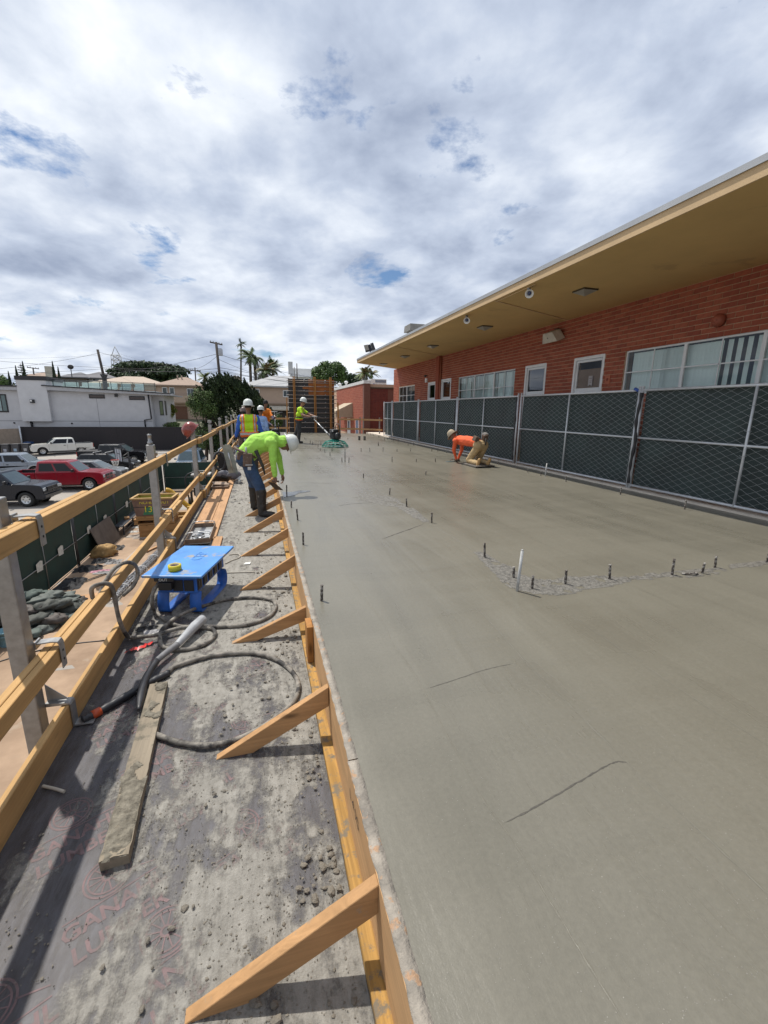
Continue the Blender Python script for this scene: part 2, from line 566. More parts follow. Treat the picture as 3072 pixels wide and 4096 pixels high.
def slab_material():
    m = bpy.data.materials.new('wet_concrete'); m.use_nodes = True
    t = m.node_tree; t.nodes.clear(); L = t.links.new
    out = N(t, 'ShaderNodeOutputMaterial'); b = N(t, 'ShaderNodeBsdfPrincipled'); L(b.outputs[0], out.inputs[0])
    tc = N(t, 'ShaderNodeTexCoord')

    def nz(scale, st=(1, 1, 1), det=5.0, rough=0.55, dist=0.0, rot=0.0):
        mp = N(t, 'ShaderNodeMapping'); mp.inputs['Scale'].default_value = st; mp.inputs['Rotation'].default_value = (0, 0, rot)
        L(tc.outputs['Object'], mp.inputs[0])
        n = N(t, 'ShaderNodeTexNoise', i_Scale=scale, i_Detail=det, i_Roughness=rough, i_Distortion=dist); L(mp.outputs[0], n.inputs['Vector'])
        return n
    big = nz(0.35, (1.0, 0.55, 1), 4.0, 0.5, 0.4)
    sweep = nz(1.6, (2.2, 0.28, 1), 5.0, 0.55, 0.5, 0.08)     # long float passes
    arcs = nz(1.1, (0.5, 2.4, 1), 4.0, 0.5, 0.7, 0.25)
    fine = nz(160.0, det=3.0, rough=0.7)
    grit = nz(55.0, det=6.0, rough=0.75)
    a1 = N(t, 'ShaderNodeMath', operation='MULTIPLY_ADD', i_1=0.55); L(sweep.outputs[0], a1.inputs[0]); L(big.outputs[0], a1.inputs[2])
    a2 = N(t, 'ShaderNodeMath', operation='MULTIPLY_ADD', i_1=0.35); L(arcs.outputs[0], a2.inputs[0]); L(a1.outputs[0], a2.inputs[2])
    r = N(t, 'ShaderNodeValToRGB'); r.color_ramp.elements[0].position = 0.66; r.color_ramp.elements[1].position = 1.22
    r.color_ramp.elements[0].color = (0.134, 0.124, 0.096, 1); r.color_ramp.elements[1].color = (0.170, 0.158, 0.124, 1)
    L(a2.outputs[0], r.inputs[0])
    g2 = N(t, 'ShaderNodeMapRange'); g2.inputs['From Min'].default_value = 0.3; g2.inputs['From Max'].default_value = 0.7
    g2.inputs['To Min'].default_value = 0.9; g2.inputs['To Max'].default_value = 1.1
    L(grit.outputs[0], g2.inputs[0])
    hv = N(t, 'ShaderNodeHueSaturation'); L(g2.outputs[0], hv.inputs['Value']); L(r.outputs[0], hv.inputs['Color'])
    L(hv.outputs[0], b.inputs['Base Color'])
    rr = N(t, 'ShaderNodeMapRange'); rr.inputs['From Min'].default_value = 0.7; rr.inputs['From Max'].default_value = 1.2
    rr.inputs['To Min'].default_value = 0.23; rr.inputs['To Max'].default_value = 0.42
    L(a2.outputs[0], rr.inputs[0]); L(rr.outputs[0], b.inputs['Roughness'])
    b.inputs['Specular IOR Level'].default_value = 0.55
    h1 = N(t, 'ShaderNodeMath', operation='MULTIPLY_ADD', i_1=0.10); L(grit.outputs[0], h1.inputs[0])
    h0 = N(t, 'ShaderNodeMath', operation='MULTIPLY', i_1=1.3); L(sweep.outputs[0], h0.inputs[0]); L(h0.outputs[0], h1.inputs[2])
    h2 = N(t, 'ShaderNodeMath', operation='MULTIPLY_ADD', i_1=0.1); L(fine.outputs[0], h2.inputs[0]); L(h1.outputs[0], h2.inputs[2])
    h3 = N(t, 'ShaderNodeMath', operation='MULTIPLY_ADD', i_1=1.2); L(arcs.outputs[0], h3.inputs[0]); L(h2.outputs[0], h3.inputs[2])
    bp = N(t, 'ShaderNodeBump', i_Strength=0.5, i_Distance=0.012); L(h3.outputs[0], bp.inputs['Height']); L(bp.outputs[0], b.inputs['Normal'])
    return m


M_slab = slab_material()
M_slabrough = mat('rough_screed', (0.105, 0.098, 0.085), 0.6, var=0.3, vscale=30, bump=1.2, bscale=70, col2=(0.16, 0.15, 0.13))
poly = [(0.318, -4), (6.5, -4), (6.5, 23.3), (6.44, 24), (6.15, 25.8), (4.45, 26.6), (2.9, 27.5), (0.318, 27.9)]
mb = MB(); mb.prism(poly, -0.5, 0.0, 'z')
slab = structure('concrete_slab', mb, M_slab)


def ridge(pts, w=0.012, hgt=0.0035, groove=False, m=None):
    """a low ridge or a raised crack lip left by the float"""
    random.seed(int(pts[0][0] * 1000))
    P_ = smooth_path([(x, y, 0) for x, y in pts], 10)
    mbr = MB(); vs_ = []
    for i, p in enumerate(P_):
        tg = (P_[min(i + 1, len(P_) - 1)] - P_[max(i - 1, 0)]).normalized(); s = Vector((-tg.y, tg.x, 0))
        p = p + s * random.uniform(-.3, .3) * w
        k = random.uniform(0.35, 1.1) * (min(1, i / 4, (len(P_) - 1 - i) / 4 + .05))
        vs_ += [p + s * w * k * .6 + Vector((0, 0, .0008)), p + Vector((0, 0, .0008 + hgt * k)), p - s * w * k + Vector((0, 0, .0008))]
    fs = []
    for i in range(len(P_) - 1):
        a = i * 3
        fs += [(a, a + 1, a + 4, a + 3), (a + 1, a + 2, a + 5, a + 4)]
    mbr.add(vs_, fs, 0, False)
    return mbr.build('trowel_ridge', m or M_slab, slab)


M_crack = mat('dark_crack', (0.075, 0.068, 0.056), 0.6, var=0.2, vscale=60)  # darker tone for the crack lines and scuffs
ridge([(0.731, 1.753), (0.723, 1.319), (0.722, 1.143), (0.734, 1.053), (0.744, 0.909), (0.744, 0.791), (0.746, 0.672), (0.753, 0.45)], 0.005, 0.0006)
ridge([(0.738, 1.05), (0.903, 1.082), (1.07, 1.12), (1.239, 1.159), (1.329, 1.173), (1.37, 1.159)], 0.0045, 0.0005, m=M_crack)
ridge([(0.66, 3.5), (0.705, 2.913), (0.736, 2.541), (0.718, 2.281), (0.74, 1.977), (0.739, 1.819), (0.735, 1.643)], 0.005, 0.0008)
ridge([(0.751, 1.816), (0.935, 1.851), (1.136, 1.893), (1.316, 1.906)], 0.004, 0.0005, m=M_crack)
ridge([(1.238, 4.416), (1.525, 4.629), (1.963, 4.954)], 0.014, 0.0025, m=M_crack)
ridge([(2.364, 3.651), (2.329, 3.355), (2.252, 3.046)], 0.008, 0.0015)
ridge([(1.898, 6.878), (2.0, 5.023), (2.05, 3.882), (1.995, 3.11)], 0.008, 0.0015)
ridge([(1.462, 2.72), (1.424, 2.224), (1.38, 1.785), (1.385, 1.545), (1.367, 1.1)], 0.006, 0.0012)
for pts_ in ([(1.367, 1.1), (1.375, .85), (1.385, .55)], [(2.05, 2.6), (2.03, 2.0), (2.02, 1.4), (2.04, .9)], [(2.9, 2.6), (2.88, 1.8), (2.9, 1.1)], [(3.7, 2.6), (3.72, 1.9), (3.7, 1.3)], [(1.25, 4.3), (1.27, 3.5), (1.3, 2.9)], [(2.9, 7.5), (2.92, 5.0), (2.9, 3.0)], [(3.9, 8.5), (3.88, 5.5), (3.92, 3.1)], [(.95, 7.0), (.93, 5.2), (.95, 3.8)]): ridge(pts_, .006, .0009)
ridge([(1.05, 6.2), (1.3, 6.3), (1.7, 6.32)], 0.012, 0.0025, m=M_crack)
random.seed(11)
for k in range(26):                        # scuffs and drag marks around the far workers
    x = random.uniform(0.7, 3.2); y = random.uniform(8.2, 15.5); a = random.uniform(-.5, .6); l = random.uniform(.12, .5)
    ridge([(x + random.uniform(-.01, .01), y), (x + l * .5 * math.cos(a), y + l * .5 * math.sin(a) + random.uniform(-.05, .05)), (x + l * math.cos(a), y + l * math.sin(a))], 0.02, 0.004, m=random.choice([M_crack, M_slab, M_crack]))


def rough_patch(poly, seed, hh=0.006, m=M_slabrough, st=0.022, zb=0.0, parent=None, name='rough_screed_patch'):
    """unfloated strip between the bars: a low lumpy skin"""
    xs = [p[0] for p in poly]; ys_ = [p[1] for p in poly]

    def inside(x, y):
        c = False; n = len(poly)
        for i in range(n):
            x1, y1 = poly[i]; x2, y2 = poly[i - 1]
            if (y1 > y) != (y2 > y) and x < (x2 - x1) * (y - y1) / (y2 - y1) + x1: c = not c
        return c
    mbp = MB(); idx = {}; vs_ = []
    nx_ = int((max(xs) - min(xs)) / st) + 2; ny_ = int((max(ys_) - min(ys_)) / st) + 2
    cell = set()
    for i in range(nx_):
        for j in range(ny_):
            x = min(xs) + i * st; y = min(ys_) + j * st
            w = 0.05 * noise.noise(Vector((x * 5, y * 5, seed)))
            if inside(x + w, y + w) and noise.noise(Vector((x * 9, y * 9, seed + 4))) > -0.38: cell.add((i, j))
    def vid(i, j):
        if (i, j) not in idx:
            x = min(xs) + i * st; y = min(ys_) + j * st
            edge = not all((i + a, j + b_) in cell for a in (-1, 0) for b_ in (-1, 0))
            z = zb + 0.0012 if edge else zb + 0.003 + hh * abs(noise.noise(Vector((x * 28, y * 28, seed))))
            idx[(i, j)] = len(vs_); vs_.append((x, y, z))
        return idx[(i, j)]
    fs = [(vid(i, j), vid(i + 1, j), vid(i + 1, j + 1), vid(i, j + 1)) for (i, j) in cell]
    mbp.add(vs_, fs, 0, True)
    return mbp.build(name, m, parent or slab)


rough_patch([(1.38, 6.75), (1.75, 6.95), (2.05, 6.75), (2.08, 5.6), (2.04, 5.0), (1.93, 5.0), (1.88, 5.9), (1.5, 6.5)], 1)
rough_patch([(2.08, 3.75), (2.0, 3.75), (1.93, 3.2), (1.88, 2.9), (1.95, 2.68), (2.2, 2.62), (2.5, 2.68), (2.95, 2.72), (3.0, 2.82), (2.5, 2.95), (2.2, 2.95), (2.14, 3.1)], 2)
rough_patch([(2.95, 2.75), (3.5, 2.68), (4.0, 2.7), (4.05, 2.8), (3.4, 2.83), (3.0, 2.83)], 3, 0.004)
rough_patch([(4.1, 2.75), (4.9, 2.72), (4.9, 2.84), (4.2, 2.84)], 5, 0.004)
M_glint = mat('glint_grain', (.30, .28, .24), .12, var=.3, vscale=90, spec=.8)
mb = MB(); rg_ = random.Random(71)
for q_ in range(6000):                     # pale glossy grains added to imitate sparkle on the wet slab
    y = .5 + rg_.random() ** 1.6 * 4.5; x = .335 + rg_.random() ** 1.4 * 4.0
    if noise.noise(Vector((x * 1.3, y * .5, 2.0))) < -.12 + .5 * (rg_.random() - .5): continue
    r = rg_.uniform(.0008, .0019); a = rg_.uniform(0, 6.28); c, s_ = math.cos(a) * r, math.sin(a) * r
    mb.add([(x + c, y + s_, .0002), (x - s_, y + c, .0002), (x - c, y - s_, .0002), (x + s_, y - c, .0002), (x + c * .3, y, .0002 + r * .9)], [(0, 1, 4), (1, 2, 4), (2, 3, 4), (3, 0, 4)])
o = mb.build('glint_grains', M_glint, slab, fix=False); o['kind'] = 'stuff'
M_puddle = mat('water_film', (0.045, 0.045, 0.045), 0.08, var=0.1, spec=0.6)
mb = MB(); pp = [(0.335, 7.02), (0.45, 7.1), (0.528, 7.171), (0.60, 7.33), (0.668, 7.36), (0.812, 7.46), (0.80, 7.53), (0.625, 7.58), (0.5, 7.47), (0.335, 7.5)]
mb.add([(x, y, 0.004) for x, y in pp], [tuple(range(len(pp)))]); mb.build('water_puddle', M_puddle, slab)

# pale strip of old concrete under the fence and up to the brick wall
M_oldconc = mat('old_concrete', (0.62, 0.55, 0.46), 0.85, var=0.15, vscale=3, bump=0.2)
mb = MB(); mb.bx(6.503, 8.2, -4, 27, -0.5, 0.028)
structure('old_concrete_walkway', mb, M_oldconc)

# ------------------------------------------------------------------ plywood deck
DZ = -0.32


def deck_material():
    m = bpy.data.materials.new('film_faced_plywood'); m.use_nodes = True
    t = m.node_tree; t.nodes.clear(); L = t.links.new
    out = N(t, 'ShaderNodeOutputMaterial'); b = N(t, 'ShaderNodeBsdfPrincipled'); L(b.outputs[0], out.inputs[0])
    tc = N(t, 'ShaderNodeTexCoord')
    n1 = N(t, 'ShaderNodeTexNoise', i_Scale=7.0, i_Detail=7.0, i_Roughness=0.65); L(tc.outputs['Object'], n1.inputs['Vector'])
    mp = N(t, 'ShaderNodeMapping'); mp.inputs['Scale'].default_value = (34, 7, 1); mp.inputs['Rotation'].default_value = (0, 0, -0.35); L(tc.outputs['Object'], mp.inputs[0])
    n2 = N(t, 'ShaderNodeTexNoise', i_Scale=1.0, i_Detail=8.0, i_Roughness=0.7); L(mp.outputs[0], n2.inputs['Vector'])
    r = N(t, 'ShaderNodeValToRGB'); r.color_ramp.elements[0].position = 0.35; r.color_ramp.elements[1].position = 0.7
    r.color_ramp.elements[0].color = (0.026, 0.020, 0.023, 1); r.color_ramp.elements[1].color = (0.088, 0.086, 0.102, 1)
    L(n2.outputs[0], r.inputs[0])
    L(r.outputs[0], b.inputs['Base Color'])
    rm = N(t, 'ShaderNodeMapRange'); rm.inputs['To Min'].default_value = 0.4; rm.inputs['To Max'].default_value = 0.7
    L(n1.outputs[0], rm.inputs[0]); L(rm.outputs[0], b.inputs['Roughness'])
    return m


M_deck = deck_material()
M_plyedge = mat('plywood_edge', (0.42, 0.31, 0.21), 0.8, var=0.2, vscale=30)
M_print = mat('pink_print', (0.14, 0.078, 0.082), 0.6, var=0.4, vscale=12)
deck = thing('plywood_deck', None, None, (0, 0, DZ)); deck['kind'] = 'structure'
jy = [-4.0, -1.6, 0.82, 3.26, 5.7, 8.14, 10.58, 13.02, 15.46, 17.9, 20.34, 22.78, 25.2, 27.9]
for a, b_ in zip(jy[:-1], jy[1:]):
    mb = MB(); mb.bx(-1.122, 0.31, a + .0015, b_ - .0015, DZ - 0.019, DZ)
    for k, f in enumerate(mb.f):
        if k not in (0, 1): mb.m[k] = 1
    mb.build('plywood_sheet', [M_deck, M_plyedge], deck)
mb = MB()
for y in np.arange(-3.9, 28, 0.6): mb.bx(-1.12, 0.3, y - .04, y + .04, DZ - .11, DZ - .0195)
for x in (-1.0, -.3, 0.25): mb.bx(x - .045, x + .045, -4, 27.9, DZ - .26, DZ - .1105)
mb.build('deck_joist', M_lumber_x, deck, fix=False)
for x in (-0.95, 0.15):
    for y in np.arange(-3, 28, 3.0):
        mb = MB(); mb.tube([(x, y, GZ), (x, y, DZ - .26)], 0.03, 8); mb.build('shore_post', M_steel_dark, deck)

# printed name and wagon wheel, repeated askew over the sheets


def wheel_mesh():
    w = MB()
    for r0, r1 in ((0.073, 0.080), (0.060, 0.066), (0.012, 0.02)):
        n = 26; vs_ = []
        for j in range(n):
            a = 2 * math.pi * j / n
            vs_ += [(r0 * math.cos(a), r0 * math.sin(a), 0), (r1 * math.cos(a), r1 * math.sin(a), 0)]
        w.add(vs_, [(2 * j, 2 * j + 1, 2 * ((j + 1) % n) + 1, 2 * ((j + 1) % n)) for j in range(n)])
    for k in range(12):
        a = k * math.pi / 6; c, s = math.cos(a), math.sin(a); u = .0022
        w.add([(.02 * c - u * s, .02 * s + u * c, 0), (.06 * c - u * s, .06 * s + u * c, 0), (.06 * c + u * s, .06 * s - u * c, 0), (.02 * c + u * s, .02 * s - u * c, 0)], [(0, 1, 2, 3)])
    w.add([(-.15, -.083, 0), (.15, -.083, 0), (.15, -.088, 0), (-.15, -.088, 0)], [(0, 1, 2, 3)])
    w.add([(.07, -.02, 0), (.15, -.05, 0), (.15, -.055, 0), (.07, -.026, 0)], [(0, 1, 2, 3)])
    return w.mesh('wheel_print', M_print)


WH = wheel_mesh()
cur = {}
for s_ in ('GANAHL', 'LUMBER'):
    cu = bpy.data.curves.new('lettering', 'FONT'); cu.body = s_; cu.size = 0.078; cu.align_x = 'CENTER'; cu.align_y = 'CENTER'; cu.resolution_u = 2
    cu.offset = 0.0018; cu.materials.append(M_print); cur[s_] = font_mesh(cu)
random.seed(5)
ang = math.radians(27)
row = 0
for y in np.arange(0.35, 7.4, 0.33):
    for x in np.arange(-1.25, 0.4, 0.46):
        cx = x + (row % 2) * 0.23 + random.uniform(-.01, .01); cy = y + (x + 1) * 0.18
        if cx < -0.95 or cx > 0.12: continue
        for nm, dd, off in (('lettering', 'GANAHL', 0.0), ('lettering', 'LUMBER', -0.085), ('wheel_emblem', None, 0.13)):
            o = bpy.data.objects.new(nm, cur[dd] if dd else WH); COL.objects.link(o)
            o.location = (cx - math.sin(ang) * off, cy + math.cos(ang) * off, DZ + 0.0012); o.rotation_euler = (0, 0, ang)
            setparent(o, deck)
    row += 1

# dried cement dust lying over the film: a thin sheet with gaps where boots and hoses scraped it off


def dust_material():
    m = bpy.data.materials.new('cement_dust'); m.use_nodes = True
    t = m.node_tree; t.nodes.clear(); L = t.links.new
    out = N(t, 'ShaderNodeOutputMaterial'); b = N(t, 'ShaderNodeBsdfPrincipled'); b.inputs['Roughness'].default_value = 0.95
    b.inputs['Specular IOR Level'].default_value = 0.2
    tr = N(t, 'ShaderNodeBsdfTransparent'); mx = N(t, 'ShaderNodeMixShader')
    L(tr.outputs[0], mx.inputs[1]); L(b.outputs[0], mx.inputs[2]); L(mx.outputs[0], out.inputs[0])
    tc = N(t, 'ShaderNodeTexCoord')
    def nz(s, d, r, st=(1, 1, 1), rot=0, dist=0.0):
        mp = N(t, 'ShaderNodeMapping'); mp.inputs['Scale'].default_value = st; mp.inputs['Rotation'].default_value = (0, 0, rot)
        L(tc.outputs['Object'], mp.inputs[0])
        n = N(t, 'ShaderNodeTexNoise', i_Scale=s, i_Detail=d, i_Roughness=r, i_Distortion=dist); L(mp.outputs[0], n.inputs['Vector']); return n
    n1 = nz(4.6, 9, 0.62, (1.3, .8, 1), .3, .3); n2 = nz(26, 8, .75); n3 = nz(7, 6, .7, (3.2, .7, 1), .25)
    n4 = nz(140, 4, .7)
    # thick near the form, scraped along the rail: the sheet's own x drives how much is left
    sep = N(t, 'ShaderNodeSeparateXYZ'); L(tc.outputs['Object'], sep.inputs[0])
    mr = N(t, 'ShaderNodeMapRange'); mr.inputs['From Min'].default_value = -1.1; mr.inputs['From Max'].default_value = -0.35
    mr.inputs['To Min'].default_value = -0.13; mr.inputs['To Max'].default_value = 0.055; L(sep.outputs[0], mr.inputs[0])
    my = N(t, 'ShaderNodeMapRange'); my.inputs['From Min'].default_value = 2.2; my.inputs['From Max'].default_value = 4.5
    my.inputs['To Min'].default_value = 0.0; my.inputs['To Max'].default_value = 0.13; L(sep.outputs[1], my.inputs[0])
    s1 = N(t, 'ShaderNodeMath', operation='ADD'); L(n1.outputs[0], s1.inputs[0]); L(mr.outputs[0], s1.inputs[1])
    s1b = N(t, 'ShaderNodeMath', operation='ADD'); L(s1.outputs[0], s1b.inputs[0]); L(my.outputs[0], s1b.inputs[1])
    s2 = N(t, 'ShaderNodeMath', operation='MULTIPLY_ADD', i_1=0.28); L(n2.outputs[0], s2.inputs[0]); L(s1b.outputs[0], s2.inputs[2])
    s3 = N(t, 'ShaderNodeMath', operation='MULTIPLY_ADD', i_1=0.22); L(n3.outputs[0], s3.inputs[0]); L(s2.outputs[0], s3.inputs[2])
    cr = N(t, 'ShaderNodeValToRGB'); cr.color_ramp.elements[0].position = 0.715; cr.color_ramp.elements[1].position = 0.86
    cr.color_ramp.elements[0].color = (0.13, .13, .13, 1); cr.color_ramp.elements[1].color = (0.985, .985, .985, 1)
    L(s3.outputs[0], cr.inputs[0]); L(cr.outputs[0], mx.inputs[0])
    c = N(t, 'ShaderNodeValToRGB'); c.color_ramp.elements[0].position = 0.35; c.color_ramp.elements[1].position = 0.68
    c.color_ramp.elements[0].color = (0.18, 0.168, 0.147, 1); c.color_ramp.elements[1].color = (0.385, 0.365, 0.325, 1)
    a = N(t, 'ShaderNodeMath', operation='MULTIPLY_ADD', i_1=0.5); L(n2.outputs[0], a.inputs[0])
    a0 = N(t, 'ShaderNodeMath', operation='MULTIPLY', i_1=0.5); L(n3.outputs[0], a0.inputs[0]); L(a0.outputs[0], a.inputs[2])
    L(a.outputs[0], c.inputs[0]); L(c.outputs[0], b.inputs['Base Color'])
    h = N(t, 'ShaderNodeMath', operation='MULTIPLY_ADD', i_1=0.35); L(n4.outputs[0], h.inputs[0]); L(n2.outputs[0], h.inputs[2])
    bp = N(t, 'ShaderNodeBump', i_Strength=0.9, i_Distance=0.012); L(h.outputs[0], bp.inputs['Height']); L(bp.outputs[0], b.inputs['Normal'])
    return m


M_dust = dust_material()
mb = MB(); nx, ny = 56, 500; vsx = []
for j in range(ny + 1):
    for i in range(nx + 1):
        x = -1.05 + i * 1.281 / nx; y = -0.5 + (j / ny) ** 1.25 * 28
        z = DZ + 0.0035 + 0.004 * max(0, noise.noise(Vector((x * 9, y * 9, 1.0)))) + 0.012 * max(0, noise.noise(Vector((x * 3.1, y * 3.1, 7.0))) - .25) * max(0, min(1, (x + .8) * 1.5))
        vsx.append((x, y, z))
mb.add(vsx, [(j * (nx + 1) + i, j * (nx + 1) + i + 1, (j + 1) * (nx + 1) + i + 1, (j + 1) * (nx + 1) + i) for j in range(ny) for i in range(nx)], 0, True)
dust = mb.build('cement_dust', M_dust, fix=False)
tag(dust, 'dried grey cement dust spread over the printed plywood deck', 'dust', kind='stuff')

M_crumb = mat('concrete_crumb', (0.25, 0.225, 0.185), 0.95, var=0.35, vscale=25, bump=0.8, bscale=150, col2=(0.17, 0.15, 0.12))
bmr = bmesh.new(); bmesh.ops.create_icosphere(bmr, subdivisions=1, radius=1.0)
ICO_V = [v.co.copy() for v in bmr.verts]; ICO_F = [tuple(v.index for v in f.verts) for f in bmr.faces]; bmr.free()


def crumb(mb_, p, r, seed, flat=0.7):
    random.seed(seed)
    q = Quaternion((random.random(), random.random(), random.random()), random.uniform(0, 6))
    sx, sy, sz = random.uniform(.7, 1.3), random.uniform(.7, 1.3), random.uniform(.5, .9) * flat
    vs_ = []
    for v in ICO_V:
        w = v * (1 + random.uniform(-.25, .25)); w = q @ w
        vs_.append((p[0] + w.x * r * sx, p[1] + w.y * r * sy, p[2] + max(w.z * r * sz, -r * .3) + r * .25))
    mb_.add(vs_, ICO_F, 0, False)


mb = MB(); rnd = random.Random(21); k = 0
while k < 5200:
    y = 0.45 + rnd.random() ** 1.7 * 13; x = rnd.uniform(-1.0, 0.2)
    d = noise.noise(Vector((x * 3.1, y * 3.1, 7.0))) + (x + .45) * .55
    if rnd.random() > 0.25 + d: continue
    r = min(0.0020 + rnd.expovariate(1 / 0.0013), 0.012) * (1.0 if y < 4 else 1.25)
    crumb(mb, (x, y, DZ + .004), r, k); k += 1
for q_ in range(7000):
    y = 0.45 + rnd.random() ** 1.5 * 3.6; x = rnd.uniform(-.95, .225); r = rnd.uniform(.0012, .0034)
    if rnd.random() > .35 + noise.noise(Vector((x * 3.1, y * 3.1, 7.0))) + (x + .45) * .5: continue
    zc_ = DZ + .006; mb.add([(x - r, y, zc_), (x + r * .5, y - r * .9, zc_), (x + r * .6, y + r, zc_), (x, y, zc_ + r * 1.3)], [(0, 1, 3), (1, 2, 3), (2, 0, 3)])
# heavier clods piled against the sill
for (cx, cy, n_, sp, rm) in [(0.15, 1.28, 60, .045, .017), (-.33, 1.28, 7, .02, .014), (-.26, 1.76, 16, .035, .012), (-.5, 1.17, 6, .05, .012), (.13, 2.98, 45, .09, .018), (.05, 3.6, 26, .1, .015), (-.05, 2.6, 40, .14, .014), (.17, 1.75, 26, .04, .012), (.1, 4.6, 40, .14, .018), (0.0, 6.0, 50, .2, .018), (-.1, 3.25, 34, .13, .014), (.16, 2.1, 20, .05, .012), (-.35, 1.0, 5, .03, .014), (-.12, .92, 12, .03, .02), (-.2, 8.3, 40, .25, .02), (-.3, 10, 40, .3, .02), (.12, 4.0, 30, .08, .016), (-.35, 2.55, 20, .09, .01), (-.28, 2.3, 14, .05, .012)]:
    for q_ in range(n_ // 2):
        k += 1
        crumb(mb, (min(cx + rnd.gauss(0, sp), .195), cy + rnd.gauss(0, sp * 1.3), DZ + .004 + rnd.random() * .01), rm * rnd.uniform(.35, 1.0), k)
cr_ = mb.build('concrete_crumbs', M_crumb, fix=False)
tag(cr_, 'loose concrete crumbs and clods scattered over the deck', 'crumbs', kind='stuff')

# ================================================================== EDGE FORM
form = thing('edge_form', 'long timber edge form with angled kicker braces along the wet slab', 'formwork', (0.28, 2, DZ))
fy = [-1.2, 1.46, 2.72, 5.9, 9.4, 13.0, 16.6, 20.2, 23.9, 27.9]
for i, (a, b_) in enumerate(zip(fy[:-1], fy[1:])):
    dx = 0.004 * ((i % 2) - .5)
    mb = MB(); mb.bx(0.280 + dx, 0.3175, a + .002, b_ - .002, DZ + .039, -0.004)
    mb.build('form_board', M_form, form)
    # splashed top edge, uneven where slurry has dried on it
    mb = MB(); n = max(8, int((b_ - a) / .03)); vs_ = []
    rr = random.Random(i)
    for j in range(n + 1):
        y = a + .002 + (b_ - a - .004) * j / n
        e0 = 0.279 + dx + rr.uniform(-.002, .004); e1 = 0.3175 + rr.uniform(0, .004)
        zt = 0.0006 + rr.uniform(0, .0022)
        vs_ += [(e0, y, -.0035), (e0 + .002, y, zt), (e1, y, zt), (e1, y, -.02)]
    fs = []
    for j in range(n):
        q0 = j * 4
        fs += [(q0, q0 + 1, q0 + 5, q0 + 4), (q0 + 1, q0 + 2, q0 + 6, q0 + 5), (q0 + 2, q0 + 3, q0 + 7, q0 + 6)]
    mb.add(vs_, fs, 0, True); mb.build('slurry_edge', M_formtop, form)
for a, b_ in zip([-1.2, 1.1, 4.6, 8.2, 11.9, 15.6, 19.2, 22.9], [1.1, 4.6, 8.2, 11.9, 15.6, 19.2, 22.9, 27.9]):
    mb = MB(); mb.bx(0.232, 0.3165, a + .002, b_ - .002, DZ, DZ + .0385); mb.build('sill_plate', M_sill, form, bevel=.003, seg=1)
BR = [1.0, 1.99, 3.12, 4.12, 5.15, 6.2, 7.18, 8.23, 9.33, 10.3, 11.2, 12.1, 13.0, 13.9, 14.8, 15.7, 16.7, 17.7, 18.7, 19.7, 20.7, 21.7, 22.7, 23.7, 24.7, 25.7, 26.7]
rr = random.Random(4)
for i, y in enumerate(BR):
    dz = rr.uniform(-.012, .004); dx = rr.uniform(-.03, .02); top = -.004 + dz
    if i == 2: top = -.085
    mb = MB(); mb.prism([(-.265 + dx, DZ + .002), (-.09 + dx, DZ + .002), (.2785, top - .112), (.2785, top)], y - .019, y + .019, 'y')
    mb.build('brace', M_lumber_x, form, bevel=.002, seg=1)
for y in (2.72,):
    mb = MB(); mb.bx(.240, .2795, y - .07, y + .07, DZ + .039, -.02); mb.build('splice_block', M_lumber_z, form, bevel=.002, seg=1)
M_pen = mat('black_marker', (0.02, .02, .022), .7, var=.1)
text('pen_mark', 'L 4 SG', 0.06, (0.2755, 1.33, -.10), Matrix(((0, 0, -1), (-1, 0, 0), (0, 1, 0))), M_pen, form)

# ================================================================== GUARD RAIL ALONG THE DECK EDGE
PY = [2.38, 5.55, 9.0, 12.15, 15.3, 18.5, 21.9, 25.2]


